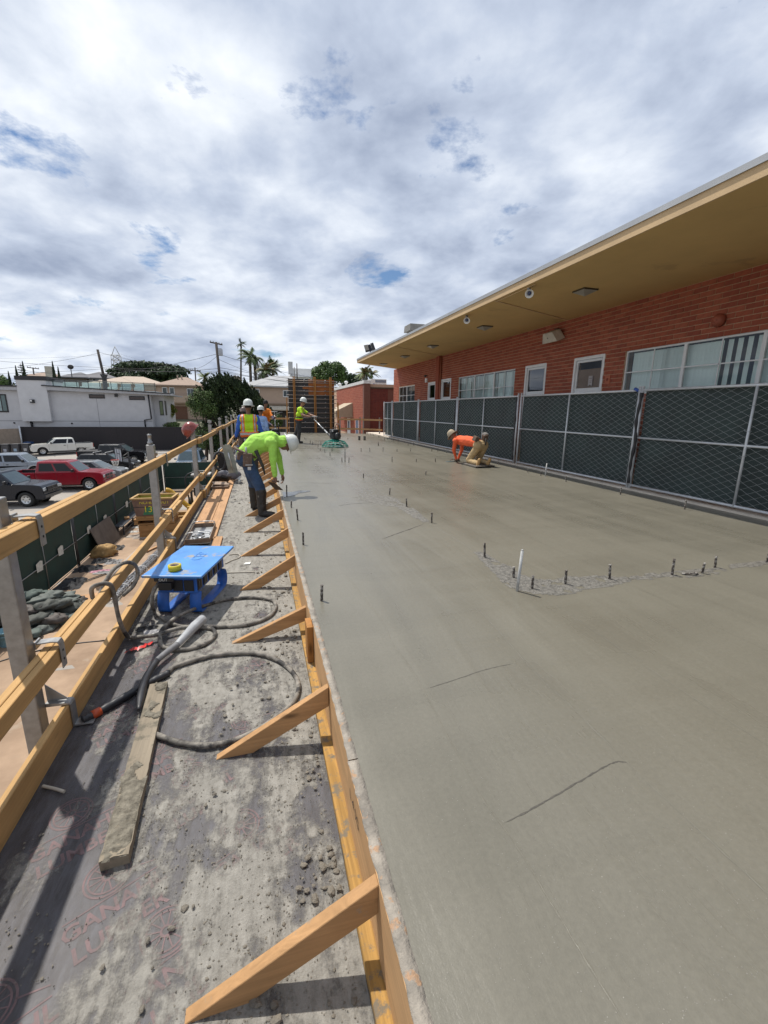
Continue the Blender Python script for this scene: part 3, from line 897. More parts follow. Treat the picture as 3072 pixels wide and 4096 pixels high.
def rail_post(y, label):
    t = thing('guardrail_post', label, 'guardrail post', (-1.2, y, -.45), group='galvanised guardrail posts along the deck edge')
    x0, x1 = -1.245, -1.158
    mb = MB(); mb.bx(x0 + .006, x1, y - .039, y + .039, -.45, .965)
    mb.build('square_tube', M_galv, t, bevel=.006)
    mb = MB(); mb.bx(x0 - .012, x1 + .012, y - .055, y + .055, -.465, -.4505); mb.build('foot_plate', M_galv, t)
    mb = MB(); mb.lathe([(.028, .965), (.028, 1.0), (.019, 1.002), (.019, 1.06), (.022, 1.062), (.022, 1.085), (.0, 1.086)], 14, (-1.2, y, 0)); mb.build('spigot', M_galv, t)
    mb = MB()
    for s in (-1, 1): mb.bx(-1.245, -1.155, y + s * .05 - .006, y + s * .05 + .006, 1.03, 1.075)
    mb.bx(-1.245, -1.155, y - .056, y + .056, 1.018, 1.03)
    if y > 8: mb.build('spigot_fork', M_galv, t)
    for z in (.865, .195):                                   # strap hooks that hold the rails
        mb = MB(); pts = [(-1.158, z), (-1.085, z + .004), (-1.055, z), (-1.048, z - .02), (-1.048, z - .155), (-1.054, z - .155), (-1.054, z - .02), (-1.060, z - .007), (-1.087, z - .003), (-1.158, z - .007)]
        mb.prism(pts, y + .035, y + .085, 'y'); mb.bx(-1.16, -1.15, y + .03, y + .088, z - .03, z + .01)
        mb.build('rail_hook', M_galv, t, bevel=.0015, seg=1)
        mb = MB()
        for zz in (z - .06, z - .11): mb.lathe([(.007, -.001), (.007, .0015)], 8, (-1.0478, y + .06, zz), Matrix(((0, 0, 1), (1, 0, 0), (0, 1, 0))))
        mb.build('nail_hole', M_black, t)
    # toe-board clip with triangular gusset and foot
    mb = MB(); pts = [(-1.158, -.15), (-1.05, -.165), (-1.042, -.175), (-1.042, -.30), (-.955, -.306), (-.955, -.312), (-1.05, -.312), (-1.05, -.175), (-1.158, -.172)]
    mb.prism(pts, y + .03, y + .085, 'y')
    mb.add([(-1.158, y + .056, -.05), (-1.06, y + .056, -.155), (-1.158, y + .056, -.155), (-1.158, y + .061, -.05), (-1.06, y + .061, -.155), (-1.158, y + .061, -.155)], [(0, 1, 2), (5, 4, 3), (0, 3, 4, 1), (1, 4, 5, 2), (2, 5, 3, 0)])
    mb.build('toe_clip', M_galv, t, bevel=.001, seg=1)
    return t


plab = ['nearest square galvanised guardrail post at the left edge of the photo', 'second guardrail post from the camera, standing behind the blue power box',
        'third guardrail post from the camera, with a red hard hat on it', 'fourth guardrail post from the camera, just beyond the red hard hat', 'fifth guardrail post from the camera on the deck edge',
        'sixth guardrail post from the camera on the deck edge', 'seventh guardrail post from the camera, beside the vest worker', 'farthest guardrail post of the deck edge, left of the vest worker']
for y, l in zip(PY, plab): rail_post(y, l)


def rail(name, label, x0, x1, y0, y1, z0, z1, grp, cat='rail'):
    mb = MB(); mb.bx(x0, x1, y0, y1, z0, z1)
    o = mb.build(name, M_lumber, bevel=.003, seg=1)
    return tag(o, label, cat, grp)


random.seed(2)
tops = [(-.6, 3.25), (-.6, 5.9), (4.75, 9.35), (8.75, 12.55), (11.8, 15.8), (15.0, 19.1), (18.2, 22.4), (21.5, 26.5)]
ordn = ['nearest', 'second', 'third', 'fourth', 'fifth', 'sixth', 'seventh', 'farthest']
for i, (a, b_) in enumerate(tops):
    off = -.042 if i % 2 == 0 else 0.0
    z = .742 + random.uniform(-.006, .012)
    rail('top_rail_board', f'{ordn[i]} yellow timber board of the top guard rail', -1.096 + off, -1.058 + off, a, b_, z, z + .089, 'top guard rail boards')
mids = [(-.6, 3.05), (-.6, 6.35), (5.3, 9.1), (8.6, 12.6), (11.7, 15.9), (14.9, 19.0), (18.1, 22.3), (21.5, 26.5)]
for i, (a, b_) in enumerate(mids):
    off = -.042 if i % 2 == 0 else 0.0
    z = .062 + random.uniform(-.004, .012)
    rail('middle_rail_board', f'{ordn[i]} yellow timber board of the middle guard rail', -1.096 + off, -1.058 + off, a, b_, z, z + .089, 'middle guard rail boards')
toes = [(-.6, 5.62), (5.5, 8.98), (8.9, 12.2), (12.1, 15.4), (15.3, 18.6), (18.5, 22.0), (21.9, 26.5)]
for i, (a, b_) in enumerate(toes):
    off = -.04 if i % 2 == 1 and i else 0.0
    rail('toe_board', f'{ordn[i]} yellow toe board standing on the deck edge', -1.091 + off, -1.053 + off, a, b_, -.335 if off else DZ, -.178 + (i % 3) * .004, 'toe boards along the deck edge')

# hard hat hung on the third post
M_hatred = mat('brown_red_hat', (0.22, 0.035, 0.022), 0.28, var=.25, vscale=12, coat=.4, spots=((.5, .3, .22), 18, .70))


def hat_mesh(mb_, r=.125, brim=.035, full=False, mi=0):
    """hard hat shell with brim, crown at +z, front towards +x"""
    n = 26; prof = []
    vs_ = []; fs = []
    rings = [(1.0, 0.0), (1.0, .25), (.97, .5), (.88, .78), (.72, 1.0), (.5, 1.15), (.25, 1.23), (.02, 1.25)]
    for k, (rf, zf) in enumerate(rings):
        for j in range(n):
            a = 2 * math.pi * j / n
            ex = 1.12 if math.cos(a) > 0 else 1.06
            rib = 1 + .03 * math.exp(-(math.sin(a) / .13) ** 2) * (1 if k > 2 else 0)
            vs_.append((r * rf * math.cos(a) * ex, r * rf * math.sin(a) * .92, r * zf * rib))
    for k in range(len(rings) - 1):
        for j in range(n): fs.append((k * n + j, k * n + (j + 1) % n, (k + 1) * n + (j + 1) % n, (k + 1) * n + j))
    b = len(vs_)
    for dz in (0, -.006):
        for j in range(n):
            a = 2 * math.pi * j / n
            w = brim if full else brim * (0.35 + 1.5 * max(0, math.cos(a)) ** 1.5)
            ex = 1.12 if math.cos(a) > 0 else 1.06
            vs_.append(((r * ex + w) * math.cos(a), (r * .92 + w) * math.sin(a), dz - w * .35))
    for j in range(n):
        j1 = (j + 1) % n
        fs += [(j, b + j, b + j1, j1), (b + j, b + n + j, b + n + j1, b + j1)]
    for j in range(n):
        fs.append((b + n + j, j + 0, (j + 1) % n, b + n + (j + 1) % n))
    mb_.add(vs_, fs, mi, True)


t = thing('hard_hat', 'glossy brown red hard hat hanging tilted on the third guardrail post', 'hard hat', (-1.2, 9.0, .86))
mb = MB(); hat_mesh(mb, .138, .03, True)
R_ = Matrix.Rotation(math.radians(14), 3, 'X').to_4x4() @ Matrix.Rotation(math.radians(-48), 3, 'Y').to_4x4() @ Matrix.Rotation(math.radians(20), 3, 'Z').to_4x4()
mb.v = [tuple(R_ @ Vector(p) + Vector((-1.215, 9.0, .955))) for p in mb.v]
mb.build('shell', M_hatred, t)

# ================================================================== THINGS ON THE DECK
# orange planks laid as a walkway
pl = [(-.99, -.76, 5.75, 9.7), (-.755, -.62, 5.9, 12.6), (-.985, -.77, 9.72, 13.6), (-.64, -.535, 5.3, 5.98)]
pn = ['wide orange plank under the tool tray on the deck', 'long narrow orange plank lying on the deck beside the dust', 'far wide orange plank lying behind the knee boards', 'short orange plank end beside the blue power box']
for (x0, x1, y0, y1), l in zip(pl, pn):
    mb = MB(); mb.bx(x0, x1, y0, y1, DZ + .003, DZ + .032); tag(mb.build('plank', M_plank, bevel=.003, seg=1), l, 'plank', 'loose planks on the deck')

# crusted grey plank
mb = MB(); n = 40; vs_ = []; rr = random.Random(9)
A = Vector((-.674, 2.664)); B = Vector((-.606, 1.52))
for j in range(n + 1):
    p = A.lerp(B, j / n); d = (B - A).normalized(); s = Vector((-d.y, d.x)) * .049
    cr = .012 * max(0, (j / n - .5) * 2) + .002
    row = []
    for q in range(7):
        u = q / 6 * 2 - 1; pt = p + s * u * (1 + rr.uniform(-.02, .05) * (j / n > .5))
        vs_.append((pt.x, pt.y, DZ + .042 + cr * rr.uniform(.2, 1) * (1 - .4 * abs(u))))
    for u in (-1, 1):
        pt = p + s * u; vs_.append((pt.x, pt.y, DZ + .003))
fs = []
for j in range(n):
    a = j * 9; b = a + 9
    for q in range(6): fs.append((a + q, a + q + 1, b + q + 1, b + q))
    fs += [(a + 7, a, b, b + 7), (a + 6, a + 8, b + 8, b + 6)]
fs += [(0, 7, 8, 6, 5, 4, 3, 2, 1), (n * 9, n * 9 + 1, n * 9 + 2, n * 9 + 3, n * 9 + 4, n * 9 + 5, n * 9 + 6, n * 9 + 8, n * 9 + 7)]
mb.add(vs_, fs, 0, False)
M_crustp = wood('crusted_wood', (0.27, .225, .165), 1, dark=.7, stain=((.13, .115, .085), 7.0, .5))
M_crustd = mat('concrete_crust', (.155, .135, .10), .95, var=.4, vscale=26, bump=1.2, bscale=70, col2=(.2, .18, .14))
crp = mb.build('crusted_plank', M_crustp)
for pl_, sd_ in (([(-.56, 1.52), (-.58, 1.95), (-.64, 2.02), (-.69, 1.92), (-.655, 1.5)], 3), ([(-.62, 2.3), (-.60, 2.45), (-.67, 2.5), (-.70, 2.35)], 4), ([(-.63, 2.55), (-.63, 2.66), (-.7, 2.66), (-.69, 2.56)], 6)):
    rough_patch(pl_, sd_, .016, M_crustd, .009, DZ + .046, crp, 'concrete_crust')
tag(crp, 'grey plank caked with dried concrete lying on the deck', 'plank')

# blue power distribution box
M_blue = mat('blue_enamel', (0.07, 0.25, 0.60), 0.42, var=.14, vscale=5, coat=.15, spots=((.30, .29, .27), 6, .56))
M_blued = mat('blue_enamel_legs', (0.02, 0.11, 0.42), 0.5, var=.18, vscale=8, spots=((.12, .12, .13), 11, .66))
M_outlet = mat('outlet_black', (.02, .02, .022), .45, var=.2)
bx_c = Vector((-.635, 4.03)); ax = Vector((.215, .80)).normalized(); ay = Vector((-ax.y, ax.x))   # ax: long axis of the lid


def bp(u, v, z):
    p = bx_c + ax * u + ay * v
    return (p.x, p.y, z)


t = thing('power_box', 'blue power distribution box on sled legs standing on the deck', 'power box', (bx_c.x, bx_c.y, DZ))


def bbox_(mb_, u0, u1, v0, v1, z0, z1):
    ps = [bp(u0, v0, z0), bp(u1, v0, z0), bp(u1, v1, z0), bp(u0, v1, z0), bp(u0, v0, z1), bp(u1, v0, z1), bp(u1, v1, z1), bp(u0, v1, z1)]
    mb_.add(ps, [(0, 3, 2, 1), (4, 5, 6, 7), (0, 1, 5, 4), (1, 2, 6, 5), (2, 3, 7, 6), (3, 0, 4, 7)])


mb = MB(); bbox_(mb, -.39, .42, -.24, .25, .03, .052); lid = mb.build('lid', M_blue, t, bevel=.006)
mb = MB(); bbox_(mb, -.30, .34, -.155, .165, -.135, .0295); body = mb.build('housing', M_blued, t, bevel=.005)
mb = MB()
for u in (-.25, -.13, -.01, .11, .23):
    o_ = MB(); bbox_(o_, u - .042, u + .042, -.162, -.1555, -.115, -.02); ob = o_.build('outlet', M_outlet, t)
    o_ = MB()
    for q in (-.018, .018): bbox_(o_, u + q - .012, u + q + .012, -.166, -.1622, -.10, -.035)
    o_.build('outlet_face', M_steel_dark, ob)
for v in (-.09, .0):
    o_ = MB(); bbox_(o_, -.308, -.3005, v - .04, v + .04, -.115, -.02); o_.build('outlet', M_outlet, t)
o_ = MB(); bbox_(o_, -.36, -.301, .03, .14, -.09, -.02); o_.build('inlet', M_black, t, bevel=.006)
o_ = MB(); bbox_(o_, -.372, -.362, .0, .16, -.005, .022); pl_ = o_.build('name_plate', M_black, t)
ME = Matrix((Vector((*(-ay), 0)), Vector((0, 0, 1)), Vector((*(-ax), 0)))).transposed()
text('plate_lettering', 'OUT', .034, bp(-.3728, .085, .009), ME, M_white, pl_)
for v in (-.13, .14):                      # two bent flat-bar sled legs
    prof = [(-.27, -.13), (-.295, -.2), (-.30, -.27), (-.265, -.315), (0, -.316), (.27, -.315), (.33, -.285), (.345, -.22), (.32, -.16), (.26, -.13)]
    P2 = smooth_path([(a, 0, b) for a, b in prof], 4)
    o_ = MB(); vs_ = []
    for i, p in enumerate(P2):
        tg = P2[min(i + 1, len(P2) - 1)] - P2[max(i - 1, 0)]; nn = Vector((-tg.z, 0, tg.x)).normalized() * .004
        for dv in (-.048, .048):
            vs_ += [bp(p.x + nn.x, v + dv, p.z + nn.z), bp(p.x - nn.x, v + dv, p.z - nn.z)]
    fs = []
    for i in range(len(P2) - 1):
        a = i * 4; b = a + 4
        fs += [(a, b, b + 2, a + 2), (a + 1, a + 3, b + 3, b + 1), (a, a + 1, b + 1, b), (a + 2, b + 2, b + 3, a + 3)]
    o_.add(vs_, fs, 0, True); o_.build('sled_leg', M_blued, t)
EM = Matrix((Vector((*ax, 0)), Vector((*ay, 0)), Vector((0, 0, 1)))).transposed()
text('embossed_lettering', 'CEP', .13, bp(.10, -.03, .0525), EM, M_blue, lid, extrude=.0025)

M_tape = mat('yellow_tape', (0.55, 0.46, 0.02), .35, var=.1)
t = thing('tape_roll', 'roll of yellow adhesive tape standing on the blue power box', 'tape roll', (-.735, 3.79, .052))
mb = MB(); mb.lathe([(.038, .053), (.052, .053), (.052, .100), (.038, .100), (.038, .053)], 28, (-.735, 3.79, 0), close_ends=False); mb.build('tape', M_tape, t)
mb = MB(); mb.lathe([(.034, .0535), (.0378, .0535), (.0378, .099), (.034, .099), (.034, .0535)], 28, (-.735, 3.79, 0), close_ends=False); mb.build('cardboard_core', mat('cardboard', (.35, .27, .2), .8), t)

# cables
M_cable = mat('dusty_cable', (0.10, 0.09, 0.08), .8, var=.4, vscale=16, bump=.3, bscale=60, col2=(.22, .20, .17), spots=((.04, .037, .035), 5.0, .54))
M_cableb = mat('black_hose', (0.025, 0.025, 0.028), .45, var=.3, vscale=14, spots=((.3, .28, .25), 26, .66))
z = DZ + .020
L1 = [(-0.646, 2.81), (-0.608, 2.865), (-0.433, 2.933), (-0.239, 2.934), (-0.067, 2.876), (0.061, 2.742), (0.14, 2.58), (0.158, 2.427), (0.119, 2.302), (0.047, 2.215), (-0.072, 2.118), (-0.2, 2.063), (-0.342, 2.062), (-0.46, 2.112), (-0.56, 2.18), (-.605, 2.215)]
mb = MB(); P3 = smooth_path([(x, y, z + .002) for x, y in L1], 7); mb.tube(P3, [.0148 + .0009 * math.sin(q_ * .7) for q_ in range(len(P3))], 10)
t = thing('vibrator_hose', 'thick dusty hose looped on the deck, ending in a black taped sleeve', 'hose', (-.646, 2.81, DZ))
mb.build('hose', M_cable, t)
BH = [(-1.012, 2.433), (-0.952, 2.483), (-0.843, 2.597), (-0.74, 2.708), (-0.642, 2.79)]
P4 = smooth_path([(x, y, z + .004) for x, y in BH], 9); mb = MB(); mb.tube(P4, [.021 + .003 * (i % 3 == 0) for i in range(len(P4))], 12); mb.build('taped_sleeve', M_cableb, t)
M_orange = mat('orange_tape', (.5, .075, .02), .5)
mb = MB(); mb.tube([P4[6], P4[8], P4[10]], .0245, 12); mb.build('orange_band', M_orange, t)
hang = [(-1.0, 3.355, z), (-1.022, 3.33, -.25), (-1.03, 3.285, -.155), (-1.035, 3.262, -.04), (-1.04, 3.262, .09), (-1.045, 3.235, .175), (-1.085, 3.19, .205), (-1.15, 3.2, .17), (-1.165, 3.28, .03), (-1.15, 3.4, .10), (-1.10, 3.5, .195), (-1.045, 3.62, .205), (-1.02, 3.75, .14), (-1.02, 3.80, .04), (-1.05, 3.76, -.04), (-1.12, 3.7, -.10)]
L2 = [(-0.905, 3.96), (-0.95, 3.93), (-0.925, 3.80), (-0.839, 3.64), (-0.741, 3.511), (-0.628, 3.432), (-0.406, 3.375), (-0.184, 3.35), (-0.033, 3.415), (0.05, 3.541), (0.064, 3.697), (0.007, 3.805), (-0.147, 3.879), (-0.367, 3.883), (-0.523, 3.806), (-0.617, 3.675), (-0.719, 3.557), (-0.77, 3.436), (-0.789, 3.316), (-0.771, 3.224), (-0.714, 3.125), (-0.578, 3.076), (-0.453, 3.127), (-0.401, 3.231), (-0.417, 3.329), (-0.479, 3.377), (-0.619, 3.365), (-0.738, 3.334), (-0.811, 3.292), (-0.916, 3.29)]
pth = [(-.872, 3.75, -.055), (-.90, 3.72, -.09), (-.92, 3.72, -.2)] + [(x, y, z + (.03 if 13 <= i <= 16 or 24 <= i <= 27 else 0)) for i, (x, y) in enumerate(L2[2:])]
mb = MB(); P3 = smooth_path(pth + hang, 6); mb.tube(P3, [.0148 + .0009 * math.sin(q_ * .7) for q_ in range(len(P3))], 10)
tag(mb.build('power_cable', M_cable), 'thick black cable coiled under the blue box and hung over the middle rail', 'cable')
# concrete vibrator head and its tail
t = thing('concrete_vibrator', 'grey concrete vibrator wand with black whip lying across the cables', 'vibrator', (-.6, 3.2, DZ))
W = [(-0.500, 3.43), (-0.55, 3.33), (-0.598, 3.21), (-0.639, 3.102)]
M_grey = mat('grey_casting', (.36, .37, .38), .45, var=.18, vscale=14, bump=.15)
mb = MB(); mb.tube([(x, y, DZ + .075 - .008 * i) for i, (x, y) in enumerate(W)], [.036, .038, .030, .024], 10); mb.build('handle', M_grey, t, bevel=.004)
W2 = [(-0.639, 3.102), (-0.693, 3.01), (-0.735, 2.92)]
mb = MB(); P3 = smooth_path([(x, y, DZ + .05) for x, y in W2], 5); mb.tube(P3, [.023 - .004 * i / len(P3) for i in range(len(P3))], 10); mb.build('sleeve', mat('grey_rubber', (.17, .17, .175), .6, var=.25, vscale=20), t)
W3 = [(-0.735, 2.92), (-0.757, 2.736), (-0.748, 2.574), (-0.724, 2.40)]
mb = MB(); P3 = smooth_path([(x, y, DZ + .048 + .002 * i) for i, (x, y) in enumerate(W3)], 6); mb.tube(P3, [.02 + .003 * math.sin(i / len(P3) * 3) - (.014 * max(0, i / len(P3) - .75) * 4) for i in range(len(P3))], 10); mb.build('whip', M_cableb, t)

# small litter on the deck
M_red = mat('red_ribbon', (.55, .02, .015), .4, var=.2, vscale=30)
mb = MB(); rr = random.Random(3); vs_ = []; n = 16
for i in range(n + 1):
    u = i / n; x = -.99 + .16 * u; y = 3.15 + .09 * u + .012 * math.sin(u * 9)
    w = .012 + .014 * rr.random()
    vs_ += [(x, y - w, DZ + .006 + .018 * rr.random()), (x + .004, y + w, DZ + .008 + .018 * rr.random())]
mb.add(vs_, [(2 * i, 2 * i + 2, 2 * i + 3, 2 * i + 1) for i in range(n)], 0, True)
tag(mb.build('ribbon', M_red), 'crumpled red plastic ribbon on the deck by the toe board', 'ribbon')
M_foil = mat('clear_wrap', (.36, .35, .35), .25, var=.3, vscale=40)


def crumple(name, c, r, m, label, cat, seed, flat=.35, kind=None, grp=None, parent=None, n=9):
    rr = random.Random(seed); mb_ = MB(); vs_ = []; fs = []
    for j in range(n + 1):
        for i in range(n + 1):
            u = i / n * 2 - 1; v = j / n * 2 - 1
            k = 1 - .25 * rr.random()
            vs_.append((c[0] + u * r[0] * k, c[1] + v * r[1] * k, c[2] + .004 + flat * min(r) * max(0, rr.random()) * (1 - max(abs(u), abs(v)) ** 3)))
    fs = [(j * (n + 1) + i, j * (n + 1) + i + 1, (j + 1) * (n + 1) + i + 1, (j + 1) * (n + 1) + i) for j in range(n) for i in range(n)]
    mb_.add(vs_, fs, 0, False)
    o = mb_.build(name, m, parent)
    return tag(o, label, cat, grp, kind) if parent is None else o


crumple('plastic_wrap', (-.87, 3.42, DZ + .006), (.07, .05), M_foil, 'crumpled clear plastic wrap beside the cable coil', 'wrapper', 5)
crumple('black_bag', (-.93, 3.5, DZ + .004), (.09, .045), M_black, 'torn piece of black plastic beside the toe board', 'plastic scrap', 6, .5)
M_paper = mat('paper', (.66, .65, .61), .8, var=.06, spots=((.35, .34, .32), 40, .6))
mb = MB(); mb.add([(-.235, 4.83, DZ + .012), (-.17, 4.815, DZ + .014), (-.16, 4.875, DZ + .018), (-.222, 4.89, DZ + .012)], [(0, 1, 2, 3)])
tag(mb.build('paper_scrap', M_paper), 'small white paper scrap on the dusty deck', 'paper')
M_twine = mat('twine', (.45, .41, .34), .9)
for l, pts in (('curled length of pale twine on the dust beside the power box', [(-0.434, 4.903), (-0.377, 4.989), (-0.295, 5.08), (-0.29, 5.18), (-0.34, 5.225), (-0.411, 5.209)]), ('straight length of pale twine on the dust near the braces', [(-0.415, 4.608), (-0.277, 4.585), (-0.117, 4.557)]), ('white plastic tie lying beside the near toe board', [(-1.03, 2.004), (-.975, 1.975), (-0.923, 1.944)])):
    mb = MB(); mb.tube(smooth_path([(x, y, DZ + .012) for x, y in pts], 8), .006 if 'tie' not in l else .007, 6)
    tag(mb.build('twine' if 'twine' in l else 'plastic_tie', M_twine), l, 'twine' if 'twine' in l else 'tie')

# tool tray with wire handles
t = thing('tool_tray', 'metal tool tray with wire handles holding small tools on the planks', 'tool tray', (-.81, 6.05, DZ + .03))
x0, x1, y0, y1, z0 = -.955, -.665, 5.68, 6.50, DZ + .034
M_rusty = mat('rusty_tray', (.20, .14, .10), .7, metal=.3, var=.3, vscale=14)
M_alu = mat('aluminium', (.55, .56, .56), .35, metal=.7, var=.1)
mb = MB(); mb.bx(x0, x1, y0, y1, z0, z0 + .006); mb.build('tray_floor', M_alu, t)
mb = MB()
for a in ((x0, x0 + .008, y0, y1), (x1 - .008, x1, y0, y1), (x0 + .009, x1 - .009, y0, y0 + .008), (x0 + .009, x1 - .009, y1 - .008, y1)): mb.bx(*a, z0 + .0065, z0 + .062)
mb.build('tray_side', M_rusty, t)
for y in (5.85, 6.42):
    mb = MB(); mb.tube(smooth_path([(x0 + .02, y, z0 + .062), (x0 + .02, y, z0 + .105), (x1 - .02, y, z0 + .105), (x1 - .02, y, z0 + .062)], 3), .006, 6); mb.build('wire_handle', M_alu, t)
rr = random.Random(8)
for i in range(9):
    px, py = rr.uniform(x0 + .07, x1 - .07), rr.uniform(5.75, 6.0); a = rr.uniform(-1.2, 1.2)
    mb = MB(); mb.tube([(px - .05 * math.cos(a), py - .05 * math.sin(a), z0 + .02 + .004 * i), (px + .055 * math.cos(a), py + .055 * math.sin(a), z0 + .022 + .004 * i)], rr.uniform(.007, .014), 7)
    tag(mb.build('hand_tool', rr.choice([M_black, M_alu, M_steel_dark, M_alu])), 'small dark and silver hand tools heaped in the metal tool tray', 'hand tool', 'hand tools in the tool tray')
mb = MB(); mb.bx(-.86, -.70, 6.12, 6.34, z0 + .0075, z0 + .012); tag(mb.build('steel_float', M_alu), 'flat silver steel float lying in the metal tool tray', 'float')

# heap of knee boards and tool boxes further along
t = thing('knee_board', 'brown knee board with straps lying on the planks', 'knee board', (-.86, 10.0, DZ + .03))
mb = MB(); mb.prism([(-1.0, DZ + .034), (-.72, DZ + .034), (-.68, DZ + .085), (-1.03, DZ + .085)], 9.7, 10.15, 'y'); mb.build('board', M_rusty, t, bevel=.008)
mb = MB(); mb.box((-.86, 9.92, DZ + .115), (.3, .3, .025), (0.05, .08, .2)); mb.build('pad', mat('tan_pad', (.30, .22, .16), .8), t, bevel=.008)
t = thing('folded_knee_board', 'second folded knee board leaning on the first one', 'knee board', (-.82, 10.35, DZ + .03))
mb = MB(); mb.box((-.85, 10.4, DZ + .15), (.34, .36, .03), (-.45, .1, .25)); mb.build('board', mat('dark_board', (.06, .05, .048), .6), t, bevel=.006)
mb = MB(); mb.box((-.80, 10.28, DZ + .20), (.16, .1, .06), (-.4, .3, .5)); mb.build('strap', M_rubber, t, bevel=.01)
M_greyrub = mat('grey_knee_pad', (.14, .14, .16), .7, var=.2)
for i, (x, y, s) in enumerate([(-.86, 11.1, .16), (-.62, 11.0, .17)]):
    mb = MB(); mb.ball((x, y, DZ + .14), (s, .07, .11), 12, 8, rot=Matrix.Rotation(.2 * i, 3, 'Z')); mb.ball((x, y + .06, DZ + .1), (s * .8, .06, .08), 10, 6)
    tag(mb.build('knee_pad', M_greyrub), ['grey knee pad on the left behind the knee boards', 'grey knee pad on the right behind the knee boards'][i], 'knee pad', 'pair of knee pads')
# long fresno/float blade leaning on the rail and backpack motor behind
t = thing('bull_float', 'long rounded steel float blade leaning upright against the rail', 'float', (-.72, 10.9, DZ))
mb = MB(); pts = []
R_ = Matrix.Rotation(math.radians(-9), 3, 'Y') @ Matrix.Rotation(math.radians(12), 3, 'X')
def P_(u, v, w): return tuple(R_ @ Vector((u, w, v)) + Vector((-.66, 10.9, .06)))
ol = [(.105 * math.cos(a), .42 + .105 * math.sin(a)) for a in np.linspace(0, math.pi, 10)] + [(.105 * math.cos(a), -.18 + .105 * math.sin(a)) for a in np.linspace(math.pi, 2 * math.pi, 10)]
n = len(ol); mb.add([P_(a, b, 0) for a, b in ol] + [P_(a, b, .006) for a, b in ol], [tuple(range(n)), tuple(reversed(range(n, 2 * n)))] + [(i, (i + 1) % n, n + (i + 1) % n, n + i) for i in range(n)])
M_blade = mat('worn_blue_steel', (.30, .36, .36), .35, metal=.6, var=.2, vscale=8)
mb.build('blade', M_blade, t)
mb = MB(); mb.tube([P_(0, .33, -.02), P_(0, -.1, -.02)], .016, 8); mb.build('rib', M_alu, t)
t = thing('backpack_vibrator', 'black backpack motor with a coiled hose resting against the rail', 'motor', (-.86, 11.6, DZ))
mb = MB(); mb.tube(smooth_path([(-.97 + .13 * math.cos(a), 11.5, .10 + .22 * math.sin(a)) for a in np.linspace(0, 6.28, 16)], 3), .03, 8); mb.build('coiled_hose', M_cableb, t)
mb = MB(); mb.box((-.86, 11.75, .05), (.34, .26, .5)); mb.build('motor_case', M_black, t, bevel=.04, seg=3)
mb = MB(); mb.box((-.80, 11.55, .2), (.14, .1, .16)); mb.build('fuel_tank', mat('cream_tank', (.5, .46, .36), .5), t, bevel=.03)
mb = MB(); mb.tube([(-.98, 11.6, .26), (-.98, 11.62, .38), (-.9, 11.62, .42)], .02, 8); mb.build('handle', M_alu, t)
mb = MB(); mb.tube([(-.62, 10.75, DZ + .02), (-.45, 10.6, DZ + .16)], .018, 8); mb.box((-.5, 10.55, DZ + .06), (.04, .22, .1), (.3, .2, .1)); tag(mb.build('float_bracket', M_alu), 'small silver float bracket standing on the deck beside the blade', 'bracket')

# ================================================================== BARS STANDING IN THE SLAB
bars = [(2.05, 8.767), (2.063, 6.888), (2.042, 5.929), (2.047, 4.96), (2.046, 3.587), (2.03, 3.051), (2.045, 2.804), (2.376, 2.829), (2.81, 2.817), (3.427, 2.764), (3.737, 2.736), (3.992, 2.817), (4.625, 2.801), (5.981, 6.015), (6.018, 4.838), (6.005, 8.314), (5.997, 7.458),
        (0.384, 2.995), (0.389, 4.415), (0.424, 5.483), (0.396, 6.243), (0.443, 11.206), (0.424, 10.217), (0.403, 8.764), (0.399, 7.335),
        (2.061, 20.936), (2.045, 20.2), (2.045, 18.45), (2.055, 17.7), (2.045, 15.95), (1.994, 15.0), (2.062, 14.36), (2.057, 13.26), (2.352, 14.73), (2.361, 17.501), (4.04, 20.501), (4.538, 16.826), (3.317, 14.528), (3.615, 14.484), (4.061, 14.418), (4.542, 14.347), (5.033, 14.346), (2.128, 11.625), (2.293, 11.517), (6.104, 25.045), (6.041, 24.013), (6.024, 23.367), (5.992, 22.167), (6.064, 22.162), (5.663, 19.871), (5.944, 20.321), (6.002, 19.838), (5.948, 19.385), (5.982, 18.73), (3.472, 11.4), (4.133, 11.284), (4.663, 11.192), (5.782, 14.236), (5.992, 14.205), (6.052, 13.589), (5.994, 8.794), (6.127, 10.383), (5.802, 16.844), (6.016, 16.817), (4.599, 16.993), (3.49, 8.9)]
hts = {(2.045, 2.804): .125, (2.03, 3.051): .12, (0.384, 2.995): .135, (0.389, 4.415): .115}
rr = random.Random(17)
bar_mesh = []
for q in range(5):
    mb = MB(); hgt = .10 + q * .012; n = 9
    lean = rr.uniform(-.06, .06)
    mb.tube([(lean * hgt * i / n, 0, -.05 + (hgt + .05) * i / n) for i in range(n + 1)], [.0095 + .0018 * (i % 2) for i in range(n + 1)], 8)
    bar_mesh.append(mb.mesh('rebar_stub', M_rebar))


def barlabel(x, y):
    if x < .5: return 'short dark steel bar stub in the row along the slab edge'
    if abs(y - 2.8) < .12 and x > 2.2: return 'dark steel bar stub in the row across the slab near the tall pipe'
    if 1.9 < x < 2.4 and y < 9.5: return 'dark steel bar stub in the row leading away from the tall pipe'
    if x > 5.6: return 'small steel bar stub in the row beside the chain link fence'
    return 'distant small steel bar stub standing in the wet slab among the workers'


